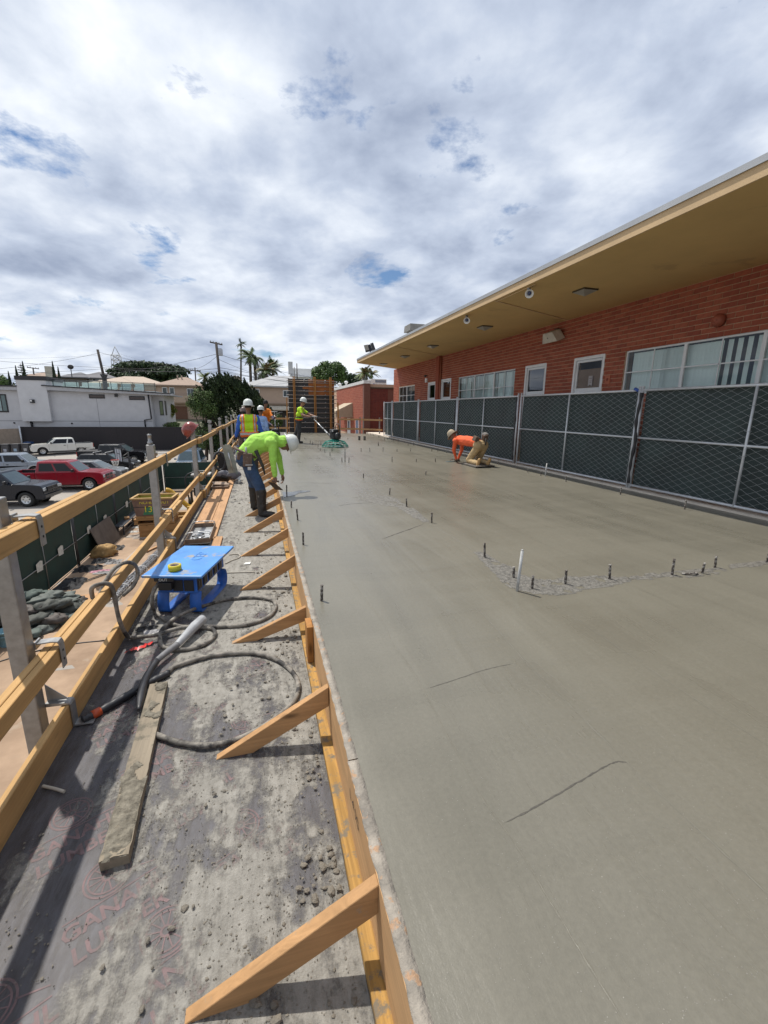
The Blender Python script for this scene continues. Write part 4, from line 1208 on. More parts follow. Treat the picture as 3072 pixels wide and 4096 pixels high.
BARS = {}
for i, (x, y) in enumerate(bars):
    o = bpy.data.objects.new('rebar_stub', bar_mesh[i % 5]); COL.objects.link(o)
    o.location = (x, y, 0); o.rotation_euler = (rr.uniform(-.06, .06), rr.uniform(-.06, .06), rr.uniform(0, 6))
    l = barlabel(x, y)
    grp_ = {'short': 'bar stubs along the slab edge', 'dark ': 'bar stubs ' + ('across the slab' if 'across' in l else 'leading away from the pipe'), 'small': 'bar stubs beside the fence', 'dista': 'distant bar stubs'}[l[:5]]
    tag(o, l, 'steel bar', grp_); BARS.setdefault(grp_, []).append(o)
ORD = ['first', 'second', 'third', 'fourth', 'fifth', 'sixth', 'seventh', 'eighth', 'ninth', 'tenth', 'eleventh', 'twelfth', 'thirteenth', 'fourteenth', 'fifteenth', 'sixteenth', 'seventeenth', 'eighteenth', 'nineteenth', 'twentieth']
ORD += ['twenty ' + o_ for o_ in ORD[:9]]
BTX = {'bar stubs along the slab edge': 'dark bar stub from the camera in the row along the slab edge', 'bar stubs across the slab': 'dark bar stub right of the tall pipe in the row across the slab', 'bar stubs leading away from the pipe': 'dark bar stub from the camera in the row leading away from the tall pipe', 'bar stubs beside the fence': 'small bar stub from the camera in the row beside the fence', 'distant bar stubs': 'from the left of the small distant bar stubs around the far workers'}
for g_, os_ in BARS.items():
    os_.sort(key=lambda o_: o_.location.x if 'across' in g_ else (o_.location.x / o_.location.y if 'distant' in g_ else o_.location.y))
    for k_, o_ in enumerate(os_): o_['label'] = ORD[k_] + ' ' + BTX[g_]
mb = MB(); mb.tube([(1.903, 2.8, -.05), (1.914, 2.79, .335)], .0115, 12); mb.lathe([(.010, 0), (.007, .010), (0, .013)], 10, (1.914, 2.79, .335))
tag(mb.build('standing_pipe', M_greypipe), 'tall thin grey pipe standing in the slab, taller than the stubs', 'pipe')
mb = MB(); mb.tube([(2.206, 11.61, -.05), (2.206, 11.61, .40)], .012, 8); tag(mb.build('standing_rod', M_rebar), 'taller dark rod standing in the slab in front of the trowel machine', 'rod')
mb = MB(); mb.tube([(6.045, 8.214, -.05), (6.05, 8.2, .29)], .013, 8); tag(mb.build('standing_rod', M_greypipe), 'grey rod standing beside the fence behind the kneeling worker', 'rod')
for i, (x, y) in enumerate([(4.549, 20.309), (4.78, 20.2)]):
    mb = MB(); mb.tube([(x, y, -.05), (x, y, .17)], .055, 12); mb.lathe([(.057, .12), (.06, .15), (.057, .18)], 12, (x, y, 0), close_ends=False)
    tag(mb.build('pipe_stump', mat('pipe_stump_%d' % i, (.10, .09, .08), .6)), ['left one of the two thick dark pipe stumps in the slab', 'right one of the two thick dark pipe stumps in the slab'][i], 'pipe stump', 'pipe stumps in the slab')
mb = MB(); mb.tube(smooth_path([(3.53, 2.76, .006), (3.58, 2.71, .02), (3.66, 2.72, .012), (3.68, 2.76, .005)], 5), .008, 6); tag(mb.build('tie_wire', M_rebar), 'bent dark wire lying in the rough strip between the bars', 'wire')

# ================================================================== BRICK BUILDING ON THE RIGHT
WX = 8.0
bld = thing('brick_building', 'long red brick building with a deep tan roof overhang on the right', 'building', (WX, 10, 0))
BRICK = [(0.345, 0.092, 0.050), (0.315, 0.080, 0.044), (0.365, 0.104, 0.058), (0.285, 0.072, 0.042)]
M_brick = [mat('red_brick_%d' % i, c, .85, var=.16, vscale=11, bump=.35, bscale=45) for i, c in enumerate(BRICK)]
M_mortar = mat('mortar', (0.52, 0.35, 0.235), .95, var=.15, vscale=20, bump=.3)
M_tan = mat('tan_stucco', (0.56, 0.385, 0.16), .85, var=.08, vscale=.8, bump=.3, bscale=90, spots=((.47, .32, .14), .9, .60))
M_tanf = mat('tan_fascia', (0.56, 0.40, 0.225), .8, var=.08, vscale=2, bump=.2, bscale=60, spots=((.36, .2, .12), 2.2, .70))
M_flash = mat('metal_flashing', (.40, .41, .42), .5, metal=.4, var=.08, vscale=1.5)
M_frame = mat('window_frame_white', (.80, .82, .83), .45, var=.05)
M_door = mat('door_white', (.80, .82, .83), .5, var=.05)
M_glass = glass('window_glass', (.93, .98, .98), .01, .9)
M_glassd = glass('door_glass', (.42, .45, .46), .01, 2.2)
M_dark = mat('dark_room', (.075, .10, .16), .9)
M_brownpaper = mat('brown_paper', (.26, .19, .135), .85, var=.1)
M_blind = mat('vertical_blind', (.84, .93, .90), .7, var=.05)
M_blindd = mat('vertical_blind_grey', (.33, .35, .36), .7, var=.08)
ZT = 3.76; ZW0 = 1.80; ZH = 2.735
OPEN = [(-3.0, 8.44, ZW0, ZH), (9.05, 10.12, 0.05, 2.75), (11.28, 12.32, .05, 2.75), (12.90, 17.11, ZW0, ZH), (17.81, 18.86, .05, 2.75), (19.52, 20.48, .05, 2.70), (22.39, 25.15, ZW0 - .6, 2.70)]


def wall_cells(mb_, y0, y1, z0, z1, opens, put):
    yb = sorted({y0, y1, *[o[0] for o in opens], *[o[1] for o in opens]})
    zb = sorted({z0, z1, *[o[2] for o in opens], *[o[3] for o in opens]})
    yb = [y for y in yb if y0 <= y <= y1]; zb = [z for z in zb if z0 <= z <= z1]
    for a, b in zip(yb[:-1], yb[1:]):
        for c, d in zip(zb[:-1], zb[1:]):
            m_ = ((a + b) / 2, (c + d) / 2)
            if any(o[0] < m_[0] < o[1] and o[2] < m_[1] < o[3] for o in opens): continue
            put(a, b, c, d)


mb = MB(); wall_cells(mb, -4, 26.2, -.4, ZT, OPEN, lambda a, b, c, d: mb.bx(WX + .008, WX + .22, a, b, c, d))
wall = mb.build('wall', M_mortar, bld, fix=False)
CH, BL, BH_ = .0935, .2905, .0805
cells = []
nrow = int(ZT / CH)
for r in range(nrow):
    z1 = ZT - .012 - r * CH; z0 = z1 - BH_
    off = (r % 2) * BL / 2
    k = 0; y = -3.9 - off
    while y < 26.2:
        a, b = y + .0065, y + BL - .0065
        y += BL
        segs = [(max(a, -3.99), min(b, 26.19))]
        for o in OPEN:
            if o[3] > z0 + .03 and o[2] < z1 - .03:
                ns = []
                for (p, q) in segs:
                    if q <= o[0] or p >= o[1]: ns.append((p, q)); continue
                    if p < o[0] - .004: ns.append((p, o[0] - .003))
                    if q > o[1] + .004: ns.append((o[1] + .003, q))
                segs = ns
        for (p, q) in segs:
            if q - p > .025: cells.append((p, q, z0, z1))
rb = random.Random(12)
vis = [c for c in cells if c[2] > 1.9 and 4.35 < c[0] + 0]
vis.sort(key=lambda c: (c[0] + c[1]) / 2 + abs(c[2] - 3.1) * .5)
near = set(vis[:296])
def brick_box(mb_, p, q, z0, z1, mi=0):
    d = rb.uniform(-.0015, .002)
    mb_.add([(WX - d, p, z0), (WX - d, q, z0), (WX - d, q, z1), (WX - d, p, z1), (WX + .012, p, z0), (WX + .012, q, z0), (WX + .012, q, z1), (WX + .012, p, z1)],
            [(0, 3, 2, 1), (0, 1, 5, 4), (1, 2, 6, 5), (2, 3, 7, 6), (3, 0, 4, 7)], mi)
rest = MB()
cache = {}
for c in cells:
    if c in near:
        key = (round(c[1] - c[0], 3), rb.randrange(4))
        if key not in cache:
            w = c[1] - c[0]; b_ = MB()
            b_.add([(0, -w / 2, -BH_ / 2), (0, w / 2, -BH_ / 2), (0, w / 2, BH_ / 2), (0, -w / 2, BH_ / 2), (.012, -w / 2, -BH_ / 2), (.012, w / 2, -BH_ / 2), (.012, w / 2, BH_ / 2), (.012, -w / 2, BH_ / 2)], [(0, 3, 2, 1), (0, 1, 5, 4), (1, 2, 6, 5), (2, 3, 7, 6), (3, 0, 4, 7)])
            cache[key] = b_.mesh('brick', M_brick[key[1]])
        o = bpy.data.objects.new('brick', cache[key]); COL.objects.link(o)
        o.location = (WX + rb.uniform(-.002, .0015), (c[0] + c[1]) / 2, (c[2] + c[3]) / 2); setparent(o, wall)
    else:
        brick_box(rest, *c, rb.randrange(4))
o = rest.build('brickwork', M_brick, wall, fix=False); o['kind'] = 'stuff'

# pilaster and conduit
mb = MB(); mb.bx(WX - .13, WX + .01, 18.92, 19.26, 0, ZT - .002); mb.build('pilaster', M_brick[1], bld)
mb = MB(); mb.tube([(WX - .05, 18.88, 0), (WX - .05, 18.88, ZT - .003)], .035, 8); mb.build('downpipe', mat('painted_pipe', (.36, .13, .075), .6), bld)


def window(y0, y1, z0, z1, mull, hbar, vb, blind, slat_w, room=True, step=1):
    """frame, mullions and glazing bars with blind slats behind the panes"""
    mb_ = MB(); x0, x1 = WX + .035, WX + .085; f = .035
    mb_.bx(x0, x1, y0, y0 + f, z0, z1); mb_.bx(x0, x1, y1 - f, y1, z0, z1)
    mb_.bx(x0, x1, y0 + f, y1 - f, z0, z0 + f); mb_.bx(x0, x1, y0 + f, y1 - f, z1 - f, z1)
    w = mb_.build('window', M_frame, bld)
    mull = sorted(mull); ed = [y0] + mull + [y1]
    for q in mull:
        b_ = MB(); b_.bx(x0 - .004, x1 - .002, q - .032, q + .032, z0 + f, z1 - f); b_.build('mullion', M_frame, w)
    for a, b in zip(ed[:-1], ed[1:]):
        g = MB(); xx = x0 + .024; g.quad((xx, a + .03, z0 + f), (xx, a + .03, z1 - f), (xx, b - .03, z1 - f), (xx, b - .03, z0 + f)); g.build('pane', M_glass, w, fix=False)
        b_ = MB(); b_.bx(x0 + .006, x0 + .02, a + .032, b - .032, hbar - .011, hbar + .011)
        if vb: b_.bx(x0 + .006, x0 + .0195, (a + b) / 2 - .010, (a + b) / 2 + .010, z0 + f, z1 - f)
        b_.build('glazing_bar', M_frame, w)
    return w


w1 = window(-3.0, 8.44, ZW0, ZH, [7.0 - 1.415 * i for i in range(7)], 2.27, True, None, .08)
# vertical blind slats of the near window; some stand open
rb = random.Random(31)
slm = {}
for i, y in enumerate(np.arange(3.9, 8.36, .083)):
    # wide open group in the second pane, edge-on groups elsewhere
    if 5.62 < y < 6.42 and i % 2: continue
    if 4.35 < y < 5.45: w_ = .042 if i % 2 else .062; a = rb.choice([.9, 1.1, .4])
    elif 5.6 < y < 6.5: w_ = .04; a = rb.uniform(.1, .3)
    elif 7.1 < y < 7.6: w_ = .043; a = rb.uniform(.5, .95)
    else: w_ = .0435; a = rb.uniform(.12, .45)
    key = round(w_, 3)
    if key not in slm:
        b_ = MB(); n = 5
        vs_ = []
        for q in range(n):
            u = q / (n - 1) * 2 - 1
            vs_ += [(.006 * (1 - u * u), u * w_, 0), (.006 * (1 - u * u), u * w_, 1)]
        b_.add(vs_, [(2 * q, 2 * q + 2, 2 * q + 3, 2 * q + 1) for q in range(n - 1)], 0, True); slm[key] = b_.mesh('blind_slat', M_blind)
    o = bpy.data.objects.new('blind_slat', slm[key]); COL.objects.link(o)
    o.location = (WX + .16, y, ZW0 + .04); o.rotation_euler = (0, 0, a); o.scale = (1, 1, ZH - ZW0 - .09); setparent(o, w1)
w2 = window(12.90, 17.11, ZW0 + .02, ZH, [14.27, 15.73], 2.2, True, None, .08)
for i, y in enumerate(np.arange(12.98, 17.0, .1)):
    if rb.random() < .16: continue
    o = bpy.data.objects.new('blind_slat', slm[round(.0435, 3)]); COL.objects.link(o)
    o.location = (WX + .15, y, ZW0 + .06); o.rotation_euler = (0, 0, rb.choice([.2, .35, .5, 1.0])); o.scale = (1, 1.15, ZH - ZW0 - .11); setparent(o, w2)
w3 = window(22.39, 25.15, ZW0 - .6, 2.70, [23.8], 2.2, True, None, .08)
for i, z in enumerate(np.arange(ZW0 - .5, 2.62, .06)):
    b_ = MB(); b_.box((WX + .14, 23.77, z), (.05, 2.66, .004), (0, .5, 0)); b_.build('blind_slat', M_blindd, w3, fix=False)
# dark interior behind the glazing
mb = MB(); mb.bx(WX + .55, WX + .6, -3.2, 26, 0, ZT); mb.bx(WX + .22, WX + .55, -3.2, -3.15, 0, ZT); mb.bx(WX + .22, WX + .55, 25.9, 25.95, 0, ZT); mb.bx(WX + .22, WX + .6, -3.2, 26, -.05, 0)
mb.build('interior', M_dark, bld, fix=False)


def door(y0, y1, z1, glassm, paper=False):
    m_ = MB(); f = .07; x0, x1 = WX - .012, WX + .10
    m_.bx(x0, x1, y0, y0 + f, .03, z1); m_.bx(x0, x1, y1 - f, y1, .03, z1); m_.bx(x0, x1, y0 + f, y1 - f, z1 - f, z1)
    fr = m_.build('door_frame', M_frame, bld, bevel=.004, seg=1)
    gz0 = 2.02
    m_ = MB(); m_.bx(WX + .03, WX + .07, y0 + f + .004, y1 - f - .004, .04, gz0 - .14); m_.build('door_panel', M_door, fr, bevel=.003, seg=1)
    m_ = MB(); s = .055
    m_.bx(WX + .028, WX + .072, y0 + f + .004, y0 + f + s, gz0 - .135, z1 - f - .004); m_.bx(WX + .028, WX + .072, y1 - f - s, y1 - f - .004, gz0 - .135, z1 - f - .004)
    m_.bx(WX + .028, WX + .072, y0 + f + s, y1 - f - s, gz0 - .135, gz0 - .03); m_.bx(WX + .028, WX + .072, y0 + f + s, y1 - f - s, z1 - f - .06, z1 - f - .004)
    m_.build('sash', M_door, fr)
    m_ = MB(); xx = WX + .05; m_.quad((xx, y0 + f + s, gz0 - .03), (xx, y0 + f + s, z1 - f - .06), (xx, y1 - f - s, z1 - f - .06), (xx, y1 - f - s, gz0 - .03)); m_.build('pane', glassm, fr, fix=False)
    if paper:
        m_ = MB(); m_.bx(WX + .075, WX + .08, y0 + f + .02, y1 - f - .02, gz0 - .1, z1 - .3); m_.build('paper_cover', M_brownpaper, fr)
        m_ = MB(); yc = (y0 + y1) / 2 - .07
        m_.add([(WX + .047, yc - .07, gz0 + .01), (WX + .047, yc, gz0 + .05), (WX + .047, yc + .07, gz0 + .01), (WX + .047, yc + .07, gz0 + .26), (WX + .047, yc - .07, gz0 + .26)], [(0, 1, 2, 3, 4)])
        m_.build('ribbon_notice', mat('notice', (.45, .42, .42), .7), fr)
        m_ = MB()
        for zz in (.09, .13, .19): m_.bx(WX + .0455, WX + .0465, yc - .045, yc + .045, gz0 + zz, gz0 + zz + .012)
        m_.build('notice_print', mat('notice_print', (.2, .17, .17), .7), fr)
    return fr


door(9.05, 10.12, 2.75, glass('notice_glass', (.9, .9, .9), .01, .5), True)
for a, b, z in ((11.28, 12.32, 2.75), (17.81, 18.86, 2.75), (19.52, 20.48, 2.70)): door(a, b, z, M_glassd)

# roof slab, fascia, flashing
rp = [(5.13, -6), (5.13, 23.3), (8.03, 25.62), (20, 26.0), (20, -6)]
mb = MB(); mb.prism(rp, ZT, ZT + .02, 'z'); mb.build('soffit', M_tan, bld)
mb = MB(); mb.bx(5.105, 5.129, -6, 23.31, ZT - .004, ZT + .135); mb.build('fascia', M_tanf, bld)
mb = MB(); d = Vector((8.03 - 5.13, 25.62 - 23.3, 0)); mb.beam((5.12, 23.32, ZT + .066), (8.05, 25.66, ZT + .066), .024, .139); mb.build('end_fascia', M_tanf, bld)
mb = MB(); mb.bx(5.09, 5.13, -6, 23.33, ZT + .136, ZT + .205); mb.bx(5.085, 5.10, -6, 23.33, ZT + .130, ZT + .137)
mb.beam((5.11, 23.35, ZT + .17), (8.06, 25.70, ZT + .17), .04, .068); mb.build('drip_edge', M_flash, bld)
mb = MB(); mb.prism([(5.135, -6), (5.135, 23.28), (8.03, 25.6), (20, 26), (20, -6)], ZT + .021, ZT + .2, 'z'); mb.build('roof', mat('roof_gravel', (.35, .35, .34), .95), bld)
mb = MB(); mb.bx(8.25, 20, 26.0, 26.2, -.4, ZT - .002); mb.bx(19.8, 20, -4, 25.99, -.4, ZT - .002); mb.build('rear_wall', M_brick[1], bld)
mb = MB(); mb.beam((5.15, 9.32, ZT - .008), (7.93, 10.52, ZT - .008), .03, .014); mb.beam((5.15, 16.8, ZT - .006), (7.84, 18.82, ZT - .006), .02, .012); mb.tube([(5.19, 9.33, ZT - .012), (5.19, 7.9, ZT - .012)], .012, 6); mb.build('soffit_conduit', M_tanf, bld)
M_lampg = mat('lamp_glass', (.30, .29, .26), .35, var=.1); M_bronze = mat('bronze', (.10, .085, .06), .5, metal=.5)
for i, (x, y) in enumerate([(6.40, 8.0), (6.41, 12.1), (6.42, 16.1), (6.45, 19.45), (6.46, 23.05)]):
    t = thing('soffit_light', ['nearest', 'second', 'third', 'fourth', 'farthest'][i] + ' square pyramid light under the tan overhang', 'ceiling light', (x, y, ZT), group='lights under the overhang')
    s = .17
    mb = MB(); mb.bx(x - s, x + s, y - s, y + s, ZT - .03, ZT - .001); mb.build('base', M_bronze, t)
    mb = MB(); v_ = [(x - s * .95, y - s * .95, ZT - .0305), (x + s * .95, y - s * .95, ZT - .0305), (x + s * .95, y + s * .95, ZT - .0305), (x - s * .95, y + s * .95, ZT - .0305), (x, y, ZT - .115)]
    mb.add(v_, [(0, 4, 1), (1, 4, 2), (2, 4, 3), (3, 4, 0), (0, 1, 2, 3)]); mb.build('diffuser', M_lampg, t)
for i, (x, y) in enumerate([(5.22, 8.16), (5.24, 10.9)]):
    t = thing('horn_spotlight', ['near', 'far'][i] + ' white bullet floodlight fixed behind the roof edge', 'spotlight', (x, y, ZT), group='bullet floodlights')
    mb = MB(); mb.lathe([(.02, 0), (.035, -.02), (.035, -.04)], 10, (x, y, ZT)); mb.tube([(x, y, ZT - .03), (x, y - .02, ZT - .08)], .014, 8); mb.build('bracket', M_galv, t)
    Rm = Matrix.Rotation(math.radians(125), 3, 'X') @ Matrix.Rotation(math.radians(-25), 3, 'Y')
    mb = MB(); mb.lathe([(.03, -.10), (.045, -.08), (.05, 0), (.075, .06), (.082, .07), (.075, .07), (.045, .02)], 16, (x, y - .03, ZT - .11), Rm); mb.build('shade', M_whiteplastic, t)
    mb = MB(); mb.ball(tuple(Vector((x, y - .03, ZT - .11)) + Rm @ Vector((0, 0, .035))), .04, 10, 6); mb.build('bulb', mat('bulb_blue', (.05, .06, .12), .2), t)
# loudspeaker on the wall
t = thing('wall_loudspeaker', 'beige tilted loudspeaker box mounted high on the brick wall', 'loudspeaker', (7.9, 10.9, 3.3))
Rm = Matrix.Rotation(math.radians(-22), 3, 'Y')
mb = MB(); mb.prism([(10.58, 3.32), (11.22, 3.32), (11.1, 3.58), (10.7, 3.58)], 7.66, 7.93, 'x')
mb.v = [tuple(Rm @ (Vector(p) - Vector((7.95, 10.9, 3.5))) + Vector((7.95, 10.9, 3.5))) for p in mb.v]
mb.build('cabinet', mat('beige_cabinet', (.55, .52, .45), .55), t, bevel=.012)
mb = MB(); mb.bx(7.9, 8.0, 10.85, 10.95, 3.45, 3.6); mb.build('bracket', M_bronze, t)
mb = MB(); mb.lathe([(.018, -.002), (.018, .004)], 10, tuple(Rm @ (Vector((7.658, 10.93, 3.45)) - Vector((7.95, 10.9, 3.5))) + Vector((7.95, 10.9, 3.5))), Matrix(((0, 0, 1), (1, 0, 0), (0, 1, 0)))); mb.build('knob', M_black, t)
# round red vent
t = thing('wall_vent', 'round red slatted vent cap on the brick wall above the window', 'vent', (8, 6.37, 3.0))
MR = Matrix(((0, 0, -1), (0, 1, 0), (1, 0, 0)))
M_vent = mat('vent_red', (.33, .09, .05), .6, var=.1)
mb = MB(); mb.lathe([(.11, .0), (.112, .06), (.09, .10), (.05, .125), (0.001, .13)], 20, (7.998, 6.37, 3.006), MR); mb.build('dome', M_vent, t)
for k in range(14):
    a = math.pi + k * math.pi / 13; mb = MB(); d_ = Vector((0, math.cos(a), math.sin(a))); c = Vector((7.998, 6.37, 3.006))
    mb.beam(c + d_ * .03 + Vector((-.132, 0, 0)), c + d_ * .113 + Vector((-.055, 0, 0)), .008, .01, up=(1, 0, 0)); mb.build('louvre', M_vent, t)
mb = MB(); mb.bx(7.985, 7.997, 8.80, 8.96, 2.05, 2.25); mb.lathe([(.03, 0), (.03, .003)], 12, (7.984, 8.88, 2.15), MR, mi=1)
tag(mb.build('wall_plate', [mat('orange_plate', (.46, .13, .06), .6), M_brick[3]]), 'small orange square plate on the brick beside the first door', 'plate')
t = thing('wall_lamp', 'small lamp and white box on the wall above the fourth door', 'lamp', (7.95, 20.65, 2.85))
mb = MB(); mb.bx(7.93, 7.998, 20.56, 20.74, 2.72, 2.92); mb.build('box', M_whiteplastic, t)
mb = MB(); mb.ball((7.9, 20.65, 3.02), .06, 10, 6); mb.tube([(7.998, 20.65, 3.05), (7.9, 20.65, 3.05)], .015, 6); mb.build('lamp_head', M_steel_dark, t)
# things on the roof
t = thing('roof_hood', 'square grey metal vent hood on the roof edge', 'vent hood', (6.1, 17.3, 3.96))
mb = MB(); mb.bx(5.9, 6.3, 17.05, 17.55, 3.962, 4.40); mb.build('curb', M_galv, t)
mb = MB(); mb.box((6.1, 17.3, 4.52), (.62, .75, .24), taper=.95); mb.build('hood', mat('hood_grey', (.20, .19, .17), .6, var=.15), t)
t = thing('roof_floodlight', 'pair of dark floodlights standing on the far roof corner', 'floodlight', (5.4, 21.6, 3.96))
mb = MB(); mb.tube([(5.4, 21.6, 3.9), (5.4, 21.6, 4.2)], .03, 8); mb.build('stem', M_black, t)
for s in (-1, 1):
    mb = MB(); mb.box((5.4 - .05 * s, 21.6 + s * .28, 4.32), (.16, .44, .32), (0, -.35, .3 * s), taper=.9); h_ = mb.build('lamp_head', M_black, t, bevel=.02)
    mb = MB(); mb.box((5.31 - .05 * s, 21.6 + s * .28 - .02, 4.35), (.012, .36, .25), (0, -.35, .3 * s)); mb.build('lens', M_lampg, h_)

# ================================================================== TEMPORARY CHAIN LINK FENCE
FX = 6.585; FH = 1.78
M_screen = mat('dark_privacy_screen', (.026, .040, .038), .75, var=.3, vscale=2.0, bump=.8, bscale=7, spots=((.16, .16, .145), 38, .66))


def chain_mesh(w, h_, pitch=.098):
    """woven diamond wires over a panel w x h, in the local y-z plane"""
    mb_ = MB(); r = .0024; rows = int(h_ / pitch); cols = int(w / pitch)
    for c in range(cols + 1):
        y0 = c * pitch; pts = []
        for k in range(rows * 2 + 1):
            pts.append((.003 * (1 if (k % 2) else -1), min(max(y0 + (pitch / 2 if (k + c) % 2 else -pitch / 2), 0), w), k * pitch / 2))
        vs_ = []
        for p in pts:
            vs_ += [(p[0] - r, p[1] - r * .9, p[2]), (p[0] + r, p[1], p[2]), (p[0] - r, p[1] + r * .9, p[2])]
        fs = []
        for k in range(len(pts) - 1):
            a = k * 3
            for j in range(3): fs.append((a + j, a + (j + 1) % 3, a + 3 + (j + 1) % 3, a + 3 + j))
        mb_.add(vs_, fs, 0, False)
    return mb_


pan = [(-1.15, 2.62), (2.66, 6.44), (6.50, 10.22), (10.36, 14.02), (14.10, 17.85), (17.95, 21.7), (21.8, 23.25)]
flab = ['fence panel nearest the camera, mostly outside the photo on the right', 'large near chain link fence panel with dark screen at the right edge', 'chain link fence panel in front of the first white door', 'chain link fence panel right behind the kneeling worker', 'chain link fence panel left of the kneeling worker, below the long window', 'chain link fence panel before the far pair of doors', 'short chain link fence panel at the far end beside the brick annex']
cm = {}
for (a, b), l in zip(pan, flab):
    t = thing('fence_panel', l, 'fence panel', (FX, (a + b) / 2, .03), group='temporary fence panels along the building')
    r = .021; zb = .085
    for y in (a, b):
        mb = MB(); mb.tube([(FX, y, .03), (FX, y, FH + .05)], .025, 10); mb.lathe([(.028, FH + .05), (.028, FH + .065), (.0, FH + .075)], 10, (FX, y, 0)); mb.build('end_post', M_pipe, t)
    for z, nm in ((FH, 'top_rail'), ((FH + zb) / 2 + .02, 'middle_rail'), (zb, 'bottom_rail')):
        mb = MB(); mb.tube([(FX, a, z), (FX, b, z)], r if nm != 'middle_rail' else .018, 10); mb.build(nm, M_pipe, t)
    m_ = (a + b) / 2
    mb = MB(); mb.tube([(FX - .004, m_, zb), (FX - .004, m_, FH)], .018, 10); mb.build('brace_post', M_pipe, t)
    for z in (.45, .8, 1.15, 1.5):
        mb = MB(); mb.tube([(FX - .024, m_ - .05, z + .01), (FX - .026, m_, z), (FX - .02, m_ + .05, z + .012)], .003, 4); mb.build('tie', M_wire, t)
    key = round(b - a, 2)
    if key not in cm: cm[key] = chain_mesh(b - a - .04, FH - zb - .02).mesh('chain_link', M_wire)
    o = bpy.data.objects.new('chain_link', cm[key]); COL.objects.link(o); o.location = (FX - .012, a + .02, zb + .01); setparent(o, t); o['kind'] = 'stuff'
    # screen cloth with shallow folds
    n, k_ = 40, 14; vs_ = []; mb = MB()
    for i in range(n + 1):
        for j in range(k_ + 1):
            y = a + .03 + (b - a - .06) * i / n; z = zb + .015 + (FH - zb - .03) * j / k_
            x = FX + .05 + .04 * noise.noise(Vector((y * 1.9, z * 1.1, 1.3))) + .006 * noise.noise(Vector((y * 6, z * 1.2, 5)))
            vs_.append((x, y, z))
    mb.add(vs_, [(i * (k_ + 1) + j, (i + 1) * (k_ + 1) + j, (i + 1) * (k_ + 1) + j + 1, i * (k_ + 1) + j + 1) for i in range(n) for j in range(k_)], 0, True)
    mb.build('screen_cloth', M_screen, t, fix=False)
# gathered cloth ties at the joints
for y in (6.35, 10.29, 14.06):
    mb = MB(); pts = [(FX - .02 + .008 * math.sin(i * 1.3), y + .10 + .012 * math.sin(i * .9 + y), .12 + i * .135) for i in range(13)]
    mb.tube(smooth_path(pts, 3), [.030 + .005 * math.sin(i * 1.1) for i in range(37)], 7)
    tag(mb.build('gathered_cloth', M_black), {6.35: 'dark gathered screen cloth at the joint of the nearest panels', 10.29: 'dark gathered screen cloth right of the kneeling worker', 14.06: 'dark gathered screen cloth behind the kneeling worker\'s head'}[y], 'cloth', 'gathered screen cloth at panel joints')
M_bluetape = mat('blue_tape', (.02, .07, .3), .4)
mb = MB(); mb.tube([(FX, 6.52, FH - .01), (FX, 6.62, FH + .03)], .03, 8); tag(mb.build('blue_clamp', M_bluetape), 'small blue clamp on top of the fence at the panel joint', 'clamp')

# ================================================================== BRICK ANNEX AT THE FAR END
t = ann = thing('brick_annex', 'lower red brick annex with white parapet behind the far end of the slab', 'building', (10, 33, -4))
AX, AY, AZ = 6.6, 28.0, 3.02
mb = MB(); mb.bx(AX, 14, AY + .35, 44, -4.2, AZ); mb.build('wall', M_mortar, ann)
mb = MB(); rows = int(3.4 / .11)
rb = random.Random(77)
for r in range(rows):
    z1 = AZ - .01 - r * .11; z0 = z1 - .098
    y = AY + .36 - (r % 2) * .2
    while y < 38:
        p, q = max(y + .006, AY + .36), y + .394
        mb.add([(AX - .012, p, z0), (AX - .012, q, z0), (AX - .012, q, z1), (AX - .012, p, z1), (AX + .003, p, z0), (AX + .003, q, z0), (AX + .003, q, z1), (AX + .003, p, z1)], [(0, 3, 2, 1), (0, 1, 5, 4), (1, 2, 6, 5), (2, 3, 7, 6), (3, 0, 4, 7)], rb.randrange(3)); y += .40
o = mb.build('brickwork', M_brick, ann, fix=False); o['kind'] = 'stuff'
mb = MB(); mb.bx(AX + .42, 8.6, AY + .12, AY + .345, -4.2, AZ - .28); mb.bx(AX - .014, AX + .40, AY, AY + .345, -4.2, AZ + .002); fr_ = mb.build('front_wall', mat('shaded_mortar', (.16, .07, .05), .9, var=.15, vscale=8), ann)  # mortar colour darkened to paint in the shade on this face
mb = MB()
for r in range(34):                                     # stack bond bricks of the front wall, its shade painted in by darker colours
    z1 = AZ - .3 - r * .10; z0 = z1 - .09
    for q in range(8):
        a = AX + .43 + q * .205
        if a > 8.2: continue
        b = min(a + .195, 8.2)
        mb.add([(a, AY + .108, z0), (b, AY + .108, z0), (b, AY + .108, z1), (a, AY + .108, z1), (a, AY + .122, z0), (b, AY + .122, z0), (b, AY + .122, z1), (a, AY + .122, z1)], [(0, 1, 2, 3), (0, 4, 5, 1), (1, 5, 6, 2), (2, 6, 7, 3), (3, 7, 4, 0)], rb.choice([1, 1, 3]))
o = mb.build('front_brickwork', [mat('shaded_red_brick_%d' % q, c, .85, var=.15, vscale=9) for q, c in enumerate([(.15, .034, .024), (.15, .034, .024), (.17, .04, .027), (.125, .028, .022)])], ann, fix=False); o['kind'] = 'stuff'
mb = MB(); mb.bx(AX - .05, AX + .45, AY - .04, AY + .6, AZ + .004, AZ + .20); mb.bx(AX - .05, AX + .45, AY + .602, 44, AZ + .004, AZ + .20); mb.build('parapet_cap', mat('parapet_white', (.62, .62, .6), .7), ann)
mb = MB(); mb.bx(AX + .46, 8.7, AY + .05, AY + .5, AZ - .275, AZ - .2); mb.build('coping', M_bronze, ann)
mb = MB(); ya, yb_ = 31.6, 35.0; prof = [(AX - .013, .85), (AX - .013, 1.88), (5.35, 1.28), (5.35, .85)]
